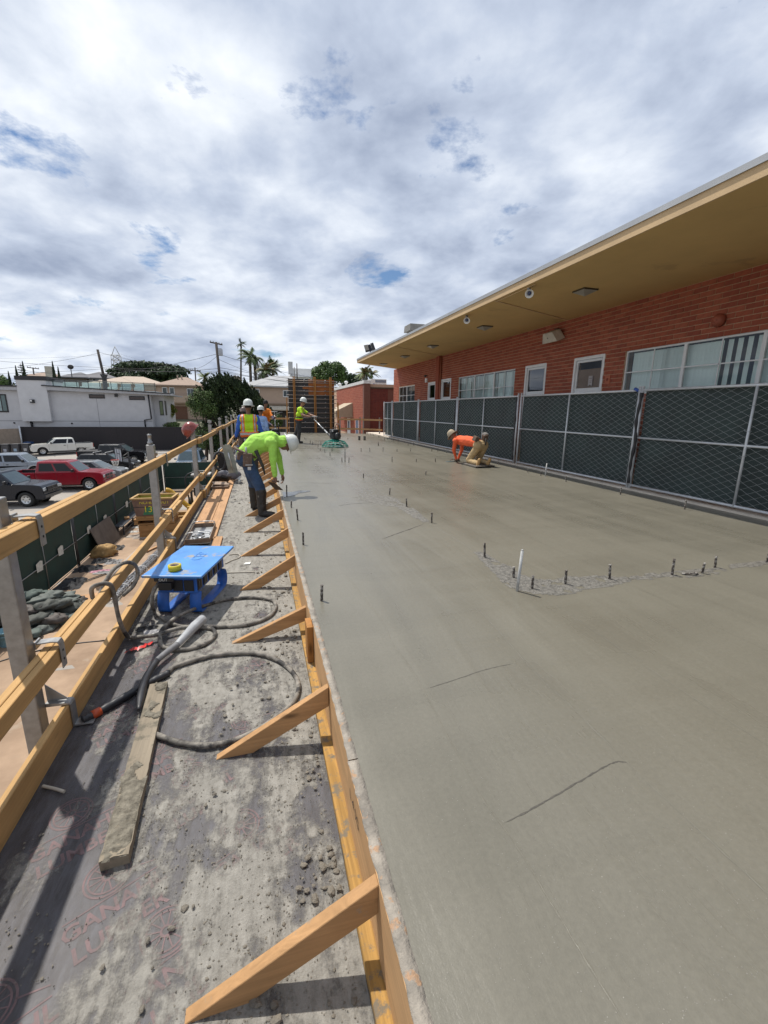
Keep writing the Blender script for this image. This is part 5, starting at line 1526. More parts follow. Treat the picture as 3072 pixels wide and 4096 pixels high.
mb.prism([(a, b) for a, b in prof], ya, yb_, 'y'); mb.build('awning', mat('tan_awning', (.42, .34, .24), .8), ann)
mb = MB(); mb.bx(AX - .03, AX - .013, 32.4, 33.5, -1.2, .78); dr = mb.build('door', M_door, ann)
mb = MB(); mb.bx(AX - .036, AX - .0305, 32.7, 33.2, -.1, .55); mb.build('pane', M_dark, dr)
mb = MB(); mb.bx(AX - .03, AX - .013, 29.6, 30.5, -.9, .78); wd = mb.build('window', M_frame, ann)
mb = MB(); mb.bx(AX - .036, AX - .0305, 29.7, 30.4, -.8, .7); mb.build('pane', M_dark, wd)
t = thing('air_conditioner', 'boxy grey white air conditioning unit on the annex roof', 'air conditioner', (7.9, 30, AZ))
mb = MB(); mb.bx(7.55, 8.65, 30, 31.2, AZ + .002, AZ + .44); mb.build('cabinet', mat('ac_grey', (.50, .52, .52), .5), t, bevel=.02)
for k in range(11):
    mb = MB(); mb.bx(7.85 + k * .07, 7.895 + k * .07, 29.985, 29.998, AZ + .2, AZ + .38); mb.build('grille_slot', M_dark, t)
mb = MB(); mb.bx(7.7, 7.8, 29.985, 29.998, AZ + .08, AZ + .13); mb.build('badge', M_bluetape, t)
for x in (8.05, 8.35):
    mb = MB(); mb.ball((x, 29.98, AZ + .07), .05, 8, 6); mb.build('service_valve', M_white, t)
for i, (x, y) in enumerate([(6.75, 37.6), (6.75, 34.8)]):
    mb = MB(); mb.tube([(x, y, AZ + .2), (x, y, AZ + .4)], .06, 8); mb.ball((x, y, AZ + .45), (.16, .16, .11), 12, 6)
    tag(mb.build('roof_vent', M_white), ['left white round vent on the annex parapet', 'right white round vent on the annex parapet'][i], 'roof vent', 'round vents on the annex parapet')

# ================================================================== WALL FORMWORK PANEL AT THE FAR END
t = fw = thing('wall_formwork', 'tall black and orange plywood wall form with steel walers behind the workers', 'formwork', (3.1, 27.8, 0))
M_blackply = mat('black_form_ply', (.022, .02, .02), .5, var=.3, vscale=2.5)
M_orply = wood('orange_form_ply', (.33, .115, .035), 0)
Y0 = 27.72
for i, (x0, x1, z0, z1, m_) in enumerate([(1.84, 3.05, 2.22, 3.17, M_blackply), (3.052, 4.62, 2.22, 3.16, M_orply), (1.84, 3.05, 1.0, 2.218, M_blackply), (3.052, 4.62, 1.0, 2.218, M_blackply), (1.84, 3.05, -.3, .998, M_blackply), (3.052, 4.62, -.3, .998, M_blackply)]):
    mb = MB(); mb.bx(x0, x1, Y0, Y0 + .02, z0, z1); mb.build('form_sheet', m_, fw)
mb = MB(); mb.bx(2.70, 3.35, Y0 - .022, Y0 - .001, 2.58, 2.72); mb.build('patch_board', M_orply, fw)
M_waler = mat('waler_bar', (.34, .29, .25), .6, metal=.4, var=.2)
zs = [.28, .58, .87, 1.17, 1.47, 1.76, 2.0, 2.22, 2.46, 2.73, 2.95, 3.06]
for i, z in enumerate(zs):
    mb = MB(); ext = .12 if i % 3 else .2
    mb.tube([(1.80 - .05 * (i % 2), Y0 - .045, z), (4.62 + ext, Y0 - .045, z)], .02, 8); mb.build('waler', M_waler, fw)
    for x in (2.78, 4.05):
        mb = MB(); mb.lathe([(.045, 0), (.04, .03), (.02, .035), (.02, .07)], 10, (x + .02 * (i % 2), Y0 - .03, z + .03), Matrix(((1, 0, 0), (0, 0, -1), (0, 1, 0)))); mb.build('form_tie', M_galv, fw)
for x in (2.14, 2.22, 3.38, 3.46, 4.34, 4.42):
    mb = MB(); mb.bx(x - .022, x + .022, Y0 - .155, Y0 - .067, -.05, 3.3); mb.build('strongback', M_lumber_z, fw)
for x, zt, r in ((2.24, 3.85, .022), (2.40, 4.05, .03), (2.33, 3.45, .015)):
    mb = MB(); mb.tube([(x, Y0 + .08, 2.9), (x, Y0 + .08, zt)], r, 8); mb.build('vertical_bar', M_rebar, fw)
for s in (1.9, 4.5):
    mb = MB(); mb.beam((s, Y0 + .03, 2.2), (s, Y0 + 1.3, -.3), .04, .09); mb.build('prop', M_lumber_z, fw)

# far guard rail around the slab end


def far_rail(pts, label, grp=None):
    a, b = Vector(pts[0]), Vector(pts[1])
    t_ = thing('end_guardrail', label, 'guardrail', ((a + b) / 2).to_3d()[:2] + (0,), group='guard rails at the far end of the slab')
    d_ = (b - a).to_3d(); n_ = max(2, int(d_.length / 1.1) + 1)
    for z in (.82, .26):
        m_ = MB(); m_.beam((a.x, a.y, z), (b.x, b.y, z), .038, .1); m_.build('rail', M_lumber_x, t_)
    for k in range(n_):
        p = a.lerp(b, (k + .15) / (n_ - .7) if n_ > 1 else 0)
        m_ = MB(); m_.bx(p.x - .03, p.x + .03, p.y + .025, p.y + .085, -.45, .97); m_.build('post', M_galv, t_)
    return t_


far_rail([(-1.1, 27.95), (1.82, 27.5)], 'timber guard rail behind the second trowel machine at the slab end')
far_rail([(4.62, 26.75), (6.1, 26.1)], 'timber guard rail at the slab end in front of the tan awning')
far_rail([(5.95, 26.05), (6.95, 24.9)], 'short timber guard rail meeting the shaded annex wall')
mb = MB(); mb.beam((1.62, 26.5, 0.0), (1.66, 26.55, 2.05), .06, .03); tag(mb.build('timber_stake', M_lumber_z), 'tall pale timber stake standing left of the wall form', 'stake')
mb = MB(); mb.beam((4.73, 26.9, -.3), (4.70, 26.9, 1.8), .09, .04); tag(mb.build('timber_stake', M_lumber_z), 'thin brown timber stake right of the wall form', 'stake')

# ================================================================== PEOPLE
M_skin = mat('skin_tan', (.30, .155, .095), .55, var=.08, vscale=20)
M_skind = mat('skin_brown', (.19, .095, .058), .55, var=.08, vscale=20)
M_lime = mat('lime_shirt', (.38, .70, .10), .85, var=.1, vscale=7, bump=.5, bscale=13, spots=((.18, .3, .06), 9, .70))
M_jeans = mat('blue_jeans', (.034, .066, .13), .9, var=.3, vscale=9, bump=.4, bscale=25, spots=((.14, .16, .19), 6, .66))
M_boot = mat('rubber_boot', (.028, .025, .022), .6, var=.3, vscale=14, spots=((.16, .145, .12), 12, .60))
M_vlime = mat('vest_lime', (.45, .72, .02), .8, var=.12, vscale=12, bump=.3, bscale=20)
M_vor = mat('vest_orange', (.78, .16, .02), .75, var=.08)
M_silver = mat('reflective_band', (.42, .41, .40), .45, var=.1)
M_blueshirt = mat('blue_shirt', (.03, .11, .42), .85, var=.15, vscale=9, bump=.3, bscale=20)
M_ltblue = mat('light_blue_shirt', (.27, .40, .66), .85, var=.12, vscale=9, bump=.3, bscale=18)
M_orange2 = mat('orange_shirt', (.72, .20, .02), .85, var=.12, vscale=9, bump=.3, bscale=18)
M_coral = mat('coral_shirt', (.80, .13, .045), .85, var=.12, vscale=8, bump=.4, bscale=16)
M_khaki = mat('khaki', (.42, .30, .155), .9, var=.16, vscale=9, bump=.5, bscale=18)
M_greypant = mat('grey_trousers', (.045, .048, .05), .9, var=.2, vscale=8, bump=.3, bscale=18)
M_darkpant = mat('dark_trousers', (.05, .045, .04), .9, var=.25, vscale=8)
M_hatwhite = mat('white_hard_hat', (.66, .68, .63), .3, var=.05, vscale=10, coat=.3)
M_leather = mat('worn_leather', (.13, .085, .06), .75, var=.35, vscale=22, bump=.4, spots=((.34, .29, .25), 26, .60))
M_hair = mat('dark_hair', (.012, .01, .009), .7)
M_sole = mat('tan_sole', (.45, .27, .11), .7, var=.15)


def capsule(mb_, a, b, ra, rb, n=10):
    a = Vector(a); b = Vector(b); d = b - a
    if d.length < 1e-5: d = Vector((0, 0, 1e-4))
    d.normalize(); pts = []; rs = []
    for k in range(4):
        th = math.pi / 2 * k / 4; pts.append(a - d * ra * math.cos(th)); rs.append(max(ra * math.sin(th), .0004))
    for k in range(4, -1, -1):
        th = math.pi / 2 * k / 4; pts.append(b + d * rb * math.cos(th)); rs.append(max(rb * math.sin(th), .0004))
    mb_.tube(pts, rs, n)


def body(name, segs, balls, mats, parent, voxel=.011, smooth=3, recolor=None):
    """one continuous figure: limbs fused by a voxel remesh, then coloured by the nearest limb"""
    mb_ = MB()
    for (tg, a, b, ra, rb) in segs: capsule(mb_, a, b, ra, rb)
    for (tg, c, r, rot) in balls: mb_.ball(c, r, 16, 12, rot=rot)
    me = mb_.mesh('raw', []); o = bpy.data.objects.new('raw', me); COL.objects.link(o)
    md = o.modifiers.new('r', 'REMESH'); md.mode = 'VOXEL'; md.voxel_size = voxel; md.use_smooth_shade = True
    ms = o.modifiers.new('s', 'SMOOTH'); ms.factor = .5; ms.iterations = smooth
    dg = bpy.context.evaluated_depsgraph_get(); dg.update()
    me2 = bpy.data.meshes.new_from_object(o.evaluated_get(dg)); me2.name = name
    bpy.data.objects.remove(o, do_unlink=True); bpy.data.meshes.remove(me)
    nvv = len(me2.vertices); V = np.empty(nvv * 3); me2.vertices.foreach_get('co', V); V = V.reshape(-1, 3)
    Nn = np.empty(nvv * 3); me2.vertex_normals.foreach_get('vector', Nn); Nn = Nn.reshape(-1, 3)
    for vi in range(nvv):                      # cloth folds
        q = Vector(V[vi]); a = noise.noise(Vector((q.x * 9, q.y * 9, q.z * 16))); b = noise.noise(q * 24 + Vector((5, 0, 0)))
        V[vi] += Nn[vi] * (.008 * (abs(a) - .25) + .0035 * b)
    me2.vertices.foreach_set('co', V.ravel()); me2.update()
    nv = len(me2.polygons); C = np.empty(nv * 3); me2.polygons.foreach_get('center', C); C = C.reshape(-1, 3)
    tags = []; D = []
    for (tg, a, b, ra, rb) in segs:
        a = np.array(a); b = np.array(b); ab = b - a; L2 = max(ab.dot(ab), 1e-9)
        t_ = np.clip(((C - a) @ ab) / L2, 0, 1); d = np.linalg.norm(C - a - t_[:, None] * ab, axis=1) - (ra + (rb - ra) * t_); D.append(d); tags.append(tg)
    for (tg, c, r, rot) in balls:
        q = C - np.array(c)
        if rot is not None: q = q @ np.array(rot)
        rr_ = np.array(r if isinstance(r, (tuple, list)) else (r, r, r)); k = np.linalg.norm(q / rr_, axis=1); D.append((k - 1) * rr_.min()); tags.append(tg)
    idx = np.argmin(np.stack(D), axis=0)
    names = list(mats.keys())
    tl = np.array([names.index(x) for x in tags])[idx]
    if recolor is not None: tl = recolor(C, tl, names)
    me2.materials.clear()
    for k in names: me2.materials.append(mats[k])
    me2.polygons.foreach_set('material_index', tl.astype(np.int32)); me2.update()
    return link(name, me2, parent)


def hand(segs, wrist, fingers_dir, palm_n, tg='skin', side=1, curl=.6, s=1.0):
    """palm, four unequal bent fingers and a thumb leaving the side of the palm"""
    w = Vector(wrist); f = Vector(fingers_dir).normalized(); n = Vector(palm_n); n = (n - f * n.dot(f)).normalized(); sd = f.cross(n) * side
    palm = w + f * .075 * s
    segs.append((tg, tuple(w), tuple(w + f * .05 * s), .024 * s, .03 * s))
    for k in (-1, 0, 1): segs.append((tg, tuple(w + f * .03 * s + sd * .012 * k), tuple(palm + sd * .022 * k), .018 * s, .017 * s))
    for k, ln in zip((-1.5, -.5, .5, 1.5), (.062, .075, .08, .068)):
        b0 = palm + sd * .0165 * k * s + f * .008
        b1 = b0 + (f * math.cos(curl * .6) + n * math.sin(curl * .6)) * ln * .5 * s
        b2 = b1 + (f * math.cos(curl * 1.8) + n * math.sin(curl * 1.8)) * ln * .5 * s
        segs += [(tg, tuple(b0), tuple(b1), .0095 * s, .009 * s), (tg, tuple(b1), tuple(b2), .009 * s, .008 * s)]
    t0 = w + f * .03 * s + sd * .03 * s; t1 = t0 + (f * .6 + sd * .55 + n * .5).normalized() * .04 * s; t2 = t1 + (f * .8 + n * .6).normalized() * .03 * s
    segs += [(tg, tuple(t0), tuple(t1), .012 * s, .0105 * s), (tg, tuple(t1), tuple(t2), .0105 * s, .0085 * s)]


def head(segs, balls, c, up, fwd, tg='skin', s=1.0):
    c = Vector(c); up = Vector(up).normalized(); fwd = Vector(fwd); fwd = (fwd - up * fwd.dot(up)).normalized(); sd = up.cross(fwd)
    R = Matrix((fwd, sd, up)).transposed()
    balls.append((tg, tuple(c), (.098 * s, .077 * s, .115 * s), R))
    balls.append((tg, tuple(c - up * .055 * s + fwd * .028 * s), (.065 * s, .06 * s, .065 * s), R))
    segs.append((tg, tuple(c + fwd * .094 * s + up * .012), tuple(c + fwd * .112 * s - up * .025), .009 * s, .015 * s))
    segs.append((tg, tuple(c + fwd * .082 * s - up * .06 - sd * .02), tuple(c + fwd * .082 * s - up * .06 + sd * .02), .012 * s, .012 * s))
    for k in (-1, 1): balls.append((tg, tuple(c + sd * .078 * k * s - up * .01), (.02 * s, .01 * s, .03 * s), R))
    return R


def face(parent, c, up, fwd, s=1.0):
    c = Vector(c); up = Vector(up).normalized(); fwd = Vector(fwd); fwd = (fwd - up * fwd.dot(up)).normalized(); sd = up.cross(fwd)
    for k in (-1, 1):
        m_ = MB(); m_.ball(c + fwd * .088 * s + sd * .031 * k * s + up * .012 * s, (.011, .013, .009), 8, 6); m_.build('eye', M_hair, parent)


def put_hat(parent, c, up, fwd, m, r=.125, brim=.032, full=False, off=.04, name='hard_hat'):
    up = Vector(up).normalized(); fwd = Vector(fwd); fwd = (fwd - up * fwd.dot(up)).normalized(); sd = up.cross(fwd)
    R = Matrix((fwd, sd, up)).transposed(); m_ = MB(); hat_mesh(m_, r, brim, full)
    m_.v = [tuple(R @ Vector(p) + Vector(c) + up * off) for p in m_.v]
    return m_.build(name, m, parent)


def hair(parent, c, up, fwd, m=None, s=1.0):
    up = Vector(up).normalized(); fwd = Vector(fwd); fwd = (fwd - up * fwd.dot(up)).normalized(); sd = up.cross(fwd)
    R = Matrix((fwd, sd, up)).transposed(); m_ = MB(); m_.ball(Vector(c) - fwd * .012 * s + up * .012, (.098 * s, .083 * s, .112 * s), 14, 10, rot=R, zmin=-.35)
    return m_.build('hair', m or M_hair, parent)


# ---- 1. lime shirt worker bending over the form
p1 = thing('person', 'worker in a lime long sleeved shirt and jeans bending over the edge form', 'person', (-.06, 7.3, DZ))
S = []; Bl = []
pel = (-.20, 7.33, .60)
S += [('shirt', (-.20, 7.33, .67), (-.04, 7.31, .83), .165, .165), ('shirt', (-.04, 7.31, .83), (.17, 7.29, .88), .165, .16), ('jeans', (-.235, 7.25, .60), (-.235, 7.41, .60), .145, .145),
      ('shirt', (.17, 7.15, .86), (.17, 7.43, .86), .105, .105), ('hood', (.24, 7.29, .87), (.34, 7.29, .87), .085, .095)]
# right (near) arm and left arm
S += [('shirt', (.20, 7.12, .84), (.195, 7.07, .58), .078, .06), ('shirt', (.195, 7.07, .58), (.21, 7.07, .36), .058, .042)]
S += [('shirt', (.21, 7.45, .84), (.30, 7.47, .58), .078, .06), ('shirt', (.30, 7.47, .58), (.34, 7.44, .34), .058, .042)]
hand(S, (.212, 7.07, .33), (.1, 0, -1), (-1, 0, 0), side=1, curl=1.1)
hand(S, (.345, 7.44, .30), (.15, 0, -1), (-1, 0, 0), side=-1, curl=.7)
# legs
S += [('jeans', (-.20, 7.22, .56), (-.03, 7.12, .17), .115, .085), ('jeans', (-.03, 7.12, .17), (-.01, 7.1, .06), .085, .085), ('boot', (-.015, 7.1, .08), (-.01, 7.09, -.22), .092, .068), ('boot', (-.02, 7.08, -.262), (.15, 7.02, -.272), .056, .05)]
S += [('jeans', (-.21, 7.46, .56), (-.14, 7.62, .17), .115, .085), ('jeans', (-.14, 7.62, .17), (-.14, 7.64, .06), .08, .08), ('boot', (-.14, 7.64, .08), (-.14, 7.66, -.22), .085, .065), ('boot', (-.15, 7.66, -.262), (.01, 7.64, -.272), .054, .048)]
hc = (.43, 7.28, .835); hup = (.93, -.02, .25); hf = (.25, -.05, -.95)
head(S, Bl, hc, hup, hf)
S.append(('hood', (.34, 7.28, .87), (.38, 7.28, .87), .1, .1))
b1 = body('body', S, Bl, {'shirt': M_lime, 'hood': M_lime, 'jeans': M_jeans, 'boot': M_boot, 'skin': M_skind}, p1, .010)
put_hat(p1, hc, hup, hf, M_hatwhite, .128, .04, True, .03)
mb = MB(); mb.tube(smooth_path([(-.16 + .175 * math.cos(a) * .9 - .06, 7.33 + .19 * math.sin(a), .70 + .05 * math.cos(a) * -1.6) for a in np.linspace(0, 6.28, 18)[:-1]], 3, True), .022, 6, closed=True); mb.build('tool_belt', M_leather, p1)
mb = MB(); mb.box((-.19, 7.125, .60), (.13, .075, .21), (0, .1, 0), taper=1.15); mb.build('pouch', M_leather, p1, bevel=.012)
mb = MB(); mb.box((-.30, 7.16, .66), (.09, .06, .12), (0, .15, .3)); mb.build('pouch', M_leather, p1, bevel=.012)
mb = MB(); mb.box((-.17, 7.088, .525), (.11, .012, .012)); mb.tube([(-.20, 7.11, .70), (-.205, 7.11, .80)], .016, 7); mb.box((-.17, 7.09, .47), (.05, .02, .05)); mb.build('pouch_tool', M_alu, p1)
mb = MB(); mb.tube([(-.06, 7.17, .74), (.03, 7.16, .50), (.06, 7.16, .36)], [.03, .024, .012], 7); mb.build('hammer_loop', M_darkpant, p1)
t = thing('hand_trowel', 'dark square hand trowel held by the bending lime shirt worker', 'trowel', (.24, 7.07, .15))
mb = MB(); mb.add([(.10, 7.10, .245), (.20, 7.0, .25), (.33, 7.05, .115), (.21, 7.13, .115), (.10, 7.102, .241), (.20, 7.002, .246), (.33, 7.052, .111), (.21, 7.132, .111)], [(0, 1, 2, 3), (7, 6, 5, 4), (0, 4, 5, 1), (1, 5, 6, 2), (2, 6, 7, 3), (3, 7, 4, 0)]); mb.build('blade', mat('rusty_blade', (.10, .075, .055), .55, metal=.4, var=.3), t)
mb = MB(); mb.tube([(.16, 7.08, .262), (.27, 7.05, .255)], .015, 8); mb.build('handle', M_leather, t)

# ---- 2. worker in hi-vis vest seen from behind
p2 = thing('person', 'worker seen from behind in a lime and orange safety vest over a blue shirt', 'person', (-.24, 12.0, DZ))
X0, Y_ = -.235, 12.0
S = []; Bl = []
S += [('vest', (X0 - .12, Y_, 1.12), (X0 + .12, Y_, 1.12), .125, .125), ('vest', (X0 - .11, Y_, .92), (X0 + .11, Y_, .92), .125, .125), ('vest', (X0 - .11, Y_, .74), (X0 + .11, Y_, .74), .13, .13), ('pants', (X0 - .09, Y_, .60), (X0 + .09, Y_, .60), .13, .13), ('skin', (X0, Y_, 1.2), (X0, Y_ + .01, 1.32), .062, .058)]
for s in (-1, 1):
    S += [('sleeve', (X0 + s * .205, Y_, 1.15), (X0 + s * .27, Y_ + .0, .88), .075, .062), ('sleeve', (X0 + s * .27, Y_, .88), (X0 + s * .33 + (.04 if s > 0 else -.0), Y_ + .04, .70), .06, .05)]
    S += [('pants', (X0 + s * .10, Y_, .56), (X0 + s * .12, Y_ + .02, .14), .105, .08), ('pants', (X0 + s * .12, Y_ + .02, .14), (X0 + s * .12, Y_, -.2), .078, .06), ('boot', (X0 + s * .12, Y_ - .02, -.265), (X0 + s * .14, Y_ + .15, -.275), .05, .045)]
hand(S, (X0 - .335, Y_ + .05, .67), (-.1, .1, -1), (1, 0, 0), tg='glove', side=1, curl=.7)
hand(S, (X0 + .375, Y_ + .05, .67), (.1, .1, -1), (-1, 0, 0), tg='glove', side=-1, curl=.7)
hc = (X0 + .005, Y_ + .01, 1.42); head(S, Bl, hc, (0, .1, 1), (0, 1, -.1))


def vest_paint(C, tl, names):
    v = names.index('vest'); o = names.index('orange'); g = names.index('silver'); m_ = tl == v
    u = np.abs(C[:, 0] - X0); z = C[:, 2]
    tl = tl.copy()
    tl[m_ & (u > .105) & (u < .195)] = o; tl[m_ & (u > .128) & (u < .168)] = g
    tl[m_ & (z < .80) & (z > .66)] = o; tl[m_ & (z < .77) & (z > .715)] = g
    tl[m_ & (z < .665) & (u < .12)] = v
    return tl


body('body', S, Bl, {'vest': M_vlime, 'orange': M_vor, 'silver': M_silver, 'sleeve': M_blueshirt, 'pants': M_darkpant, 'boot': M_boot, 'skin': M_skind, 'glove': M_rubber}, p2, .011, 3, vest_paint)
put_hat(p2, hc, (0, .1, 1), (0, 1, -.1), M_hatwhite, .13, .045, True, .045); hair(p2, hc, (0, .1, 1), (0, 1, 0))
mb = MB(); mb.box((X0 - .23, Y_ - .1, .52), (.1, .08, .2), (0, .1, .4)); mb.build('pouch', M_leather, p2, bevel=.012)
mb = MB(); mb.box((X0 - .10, Y_ - .15, .54), (.08, .06, .17)); mb.build('pouch', M_silver, p2, bevel=.012)
mb = MB(); mb.box((X0 - .30, Y_ - .12, .36), (.10, .03, .16), (0, .2, .2)); mb.build('blue_rag', M_blueshirt, p2, bevel=.012)


def stander(name_label, x, y, z0, H, face_dir, mats, lean=(0, 0), arms=None, hat=None, hatm=None, long_sleeve=True, legs=None, recolor=None, beanie=None):
    """upright figure; mats: shirt, pants, boot, skin"""
    p = thing('person', name_label, 'person', (x, y, z0))
    k = H / 1.78; f = Vector((face_dir[0], face_dir[1], 0)).normalized(); s_ = Vector((f.y, -f.x, 0)); o = Vector((x, y, z0)); L_ = Vector((lean[0], lean[1], 0))
    def P(a, b, c):      # right, forward, up
        h_ = max(0, (c - .95) / .55); return o + s_ * a * k + f * b * k + Vector((0, 0, c * k)) + L_ * h_
    S = []; Bl = []
    S += [('shirt', tuple(P(-.12, 0, 1.34)), tuple(P(.12, 0, 1.34)), .13 * k, .13 * k), ('shirt', tuple(P(-.10, 0, 1.16)), tuple(P(.10, 0, 1.16)), .14 * k, .14 * k), ('shirt', tuple(P(-.09, 0, 1.0)), tuple(P(.09, 0, 1.0)), .14 * k, .14 * k), ('pants', tuple(P(-.08, 0, .91)), tuple(P(.08, 0, .91)), .13 * k, .13 * k), ('skin', tuple(P(0, .0, 1.42)), tuple(P(0, .015, 1.54)), .058 * k, .055 * k)]
    for q in (-1, 1):
        st = (legs or {}).get(q, (0, 0))
        S += [('pants', tuple(P(q * .09, 0, .88)), tuple(P(q * .10 + st[0] * .5, st[1] * .5 + .03, .48)), .115 * k, .088 * k), ('pants', tuple(P(q * .10 + st[0] * .5, st[1] * .5 + .03, .48)), tuple(P(q * .10 + st[0], st[1], .12)), .088 * k, .07 * k), ('boot', tuple(P(q * .10 + st[0], st[1], .25)), tuple(P(q * .1 + st[0], st[1], .10)), .066 * k, .056 * k), ('boot', tuple(P(q * .10 + st[0], st[1] - .03, .058)), tuple(P(q * .11 + st[0], st[1] + .15, .05)), .05 * k, .045 * k)]
        sh = P(q * .19, 0, 1.37); el, wr = arms[q] if arms else (P(q * .25, -.02, 1.10), P(q * .27, .08, .86))
        el = Vector(el); wr = Vector(wr)
        S += [('shirt', tuple(sh), tuple(sh.lerp(el, 1 if long_sleeve else .62)), .07 * k, .056 * k)]
        if not long_sleeve: S += [('forearm', tuple(sh.lerp(el, .6)), tuple(el), .05 * k, .047 * k)]
        S += [('shirt' if long_sleeve else 'forearm', tuple(el), tuple(wr), .053 * k, .036 * k)]
        d = (wr - el).normalized(); hand(S, wr, d, (0, 0, -1) if abs(d.z) < .7 else -s_ * q, tg='hand', side=q, curl=.9, s=k)
    hc_ = P(0, .03, 1.64); hu = Vector((0, 0, 1)) + L_ * 1.1 + f * .1; hf_ = f - Vector((0, 0, .35))
    head(S, Bl, hc_, hu, hf_, s=k)
    bd = body('body', S, Bl, mats, p, .011, 3, recolor)
    face(p, hc_, hu, hf_, k)
    if hat: put_hat(p, hc_, hu, hf_, hatm, .125 * k, .032, hat == 'full', .045)
    if beanie: hair(p, hc_ + Vector((0, 0, .02)), hu, hf_, beanie, 1.08)
    else: hair(p, hc_, hu, hf_)
    return p, P


# ---- 3. light blue shirt worker
stander('worker in a light blue shirt and white hard hat, turned away beside the orange shirt', .09, 16.6, DZ, 1.76, (.5, .85), {'shirt': M_ltblue, 'pants': M_darkpant, 'boot': M_boot, 'skin': M_skind, 'hand': M_skind}, hat='front', hatm=M_hatwhite)
# ---- 4. orange shirt worker leaning on the second trowel machine
stander('worker in an orange shirt and dark beanie leaning over the second trowel machine', .24, 18.15, 0, 1.70, (.35, -.9), {'shirt': M_orange2, 'forearm': mat('purple_sleeve', (.10, .085, .13), .85), 'pants': M_jeans, 'boot': M_boot, 'skin': M_skind, 'hand': M_skind}, lean=(.05, -.42),
        arms={-1: ((.57, 17.55, 1.0), (.62, 17.3, 1.08)), 1: ((.20, 17.5, .98), (.47, 17.2, .80))}, long_sleeve=False, beanie=M_hair)
# ---- 5. vest worker guiding the power trowel


def y_paint(C, tl, names):
    v = names.index('shirt'); tl = tl.copy(); m_ = tl == v
    z = C[:, 2]; x = C[:, 0] - 1.68; u = np.abs((C[:, 1] - 18.55) * .9 + x * .3)
    tl[m_ & (z < .99)] = names.index('orange'); tl[m_ & (z < 1.09) & (z > 1.035)] = names.index('belt')
    tl[m_ & (z > 1.14) & (u > .05) & (u < .10)] = names.index('orange'); tl[m_ & (z > 1.14) & (u > .064) & (u < .088)] = names.index('silver')
    return tl


stander('worker in a lime and orange vest guiding the green power trowel on the slab', 1.62, 18.6, 0, 1.80, (.85, -.28), {'shirt': M_vlime, 'orange': M_vor, 'silver': M_silver, 'belt': M_black, 'forearm': M_skin, 'pants': M_greypant, 'boot': M_boot, 'skin': M_skin, 'hand': M_rubber}, lean=(.12, -.05),
        arms={-1: ((2.08, 18.63, 1.16), (2.30, 18.45, 1.09)), 1: ((1.74, 18.22, 1.15), (2.02, 18.13, 1.09))}, hat='front', hatm=M_hatwhite, long_sleeve=False, legs={1: (0, -.02), -1: (-.04, -.32)}, recolor=y_paint)
# ---- 7. worker hidden behind the vest worker
stander('dark clothed worker in a brown hard hat almost hidden behind the vest worker', -.43, 14.8, DZ, 1.70, (.3, .9), {'shirt': M_darkpant, 'pants': M_greypant, 'boot': M_boot, 'skin': M_skind, 'hand': M_skind}, hat='front', hatm=mat('brown_hat', (.14, .1, .09), .35))

# ---- 6. kneeling worker in coral shirt
p6 = thing('person', 'kneeling worker in a coral orange shirt and khaki trousers smoothing the slab', 'person', (5.4, 10.2, 0))
S = []; Bl = []
S += [('shirt', (5.40, 10.30, .60), (5.28, 10.62, .62), .135, .14), ('shirt', (5.28, 10.62, .62), (5.20, 10.86, .62), .14, .13), ('shirt', (5.06, 10.80, .61), (5.36, 10.94, .61), .085, .085), ('khaki', (5.38, 10.13, .53), (5.55, 10.19, .53), .14, .14), ('shirt', (5.17, 10.93, .66), (5.12, 11.03, .70), .062, .058)]
S += [('shirt', (5.08, 10.86, .60), (5.10, 10.98, .34), .068, .052), ('shirt', (5.10, 10.98, .34), (5.22, 11.06, .11), .05, .036)]
S += [('shirt', (5.34, 10.98, .60), (5.40, 11.10, .34), .068, .052), ('shirt', (5.40, 11.10, .34), (5.36, 11.20, .10), .05, .036)]
hand(S, (5.225, 11.065, .09), (.3, .4, -.5), (0, 0, -1), tg='glove', curl=.4); hand(S, (5.36, 11.205, .08), (.1, .5, -.5), (0, 0, -1), tg='glove', side=-1, curl=.5)
S += [('khaki', (5.37, 10.15, .47), (5.29, 10.42, .13), .115, .085), ('khaki', (5.29, 10.42, .12), (5.31, 10.02, .10), .08, .06), ('sole', (5.31, 9.96, .055), (5.32, 9.92, .19), .05, .042)]
S += [('khaki', (5.57, 10.2, .47), (5.58, 10.46, .13), .115, .085), ('khaki', (5.58, 10.46, .12), (5.62, 10.08, .10), .08, .06), ('sole', (5.63, 10.02, .055), (5.65, 9.98, .19), .05, .042)]
hc = (5.08, 11.06, .74); hu = (-.45, .55, .7); hf = (-.2, .75, -.6); head(S, Bl, hc, hu, hf)
def k_paint(C, tl, names):
    tl = tl.copy(); m_ = (tl == names.index('shirt')) & (C[:, 2] > .70) & (C[:, 1] < 10.78) & (C[:, 1] > 10.5)
    q = ((C[:, 1] * 23).astype(int) % 3 == 0) & (np.abs(C[:, 0] - 5.3) < .1) & ((C[:, 0] * 31).astype(int) % 2 == 0); tl[m_ & q] = names.index('glove'); return tl
body('body', S, Bl, {'shirt': M_coral, 'khaki': M_khaki, 'sole': M_sole, 'skin': M_skind, 'glove': M_leather}, p6, .0105, 3, k_paint)
put_hat(p6, hc, hu, hf, mat('tan_cap', (.42, .34, .24), .8, var=.2, vscale=14), .115, .05, True, .02, 'bucket_hat')
mb = MB(); mb.box((5.30, 10.12, .70), (.15, .12, .13), (.3, .25, .4)); mb.build('pouch', M_leather, p6, bevel=.012)
mb = MB(); mb.box((5.55, 10.12, .74), (.14, .10, .15), (.35, -.2, .2)); mb.build('pouch', M_leather, p6, bevel=.012)
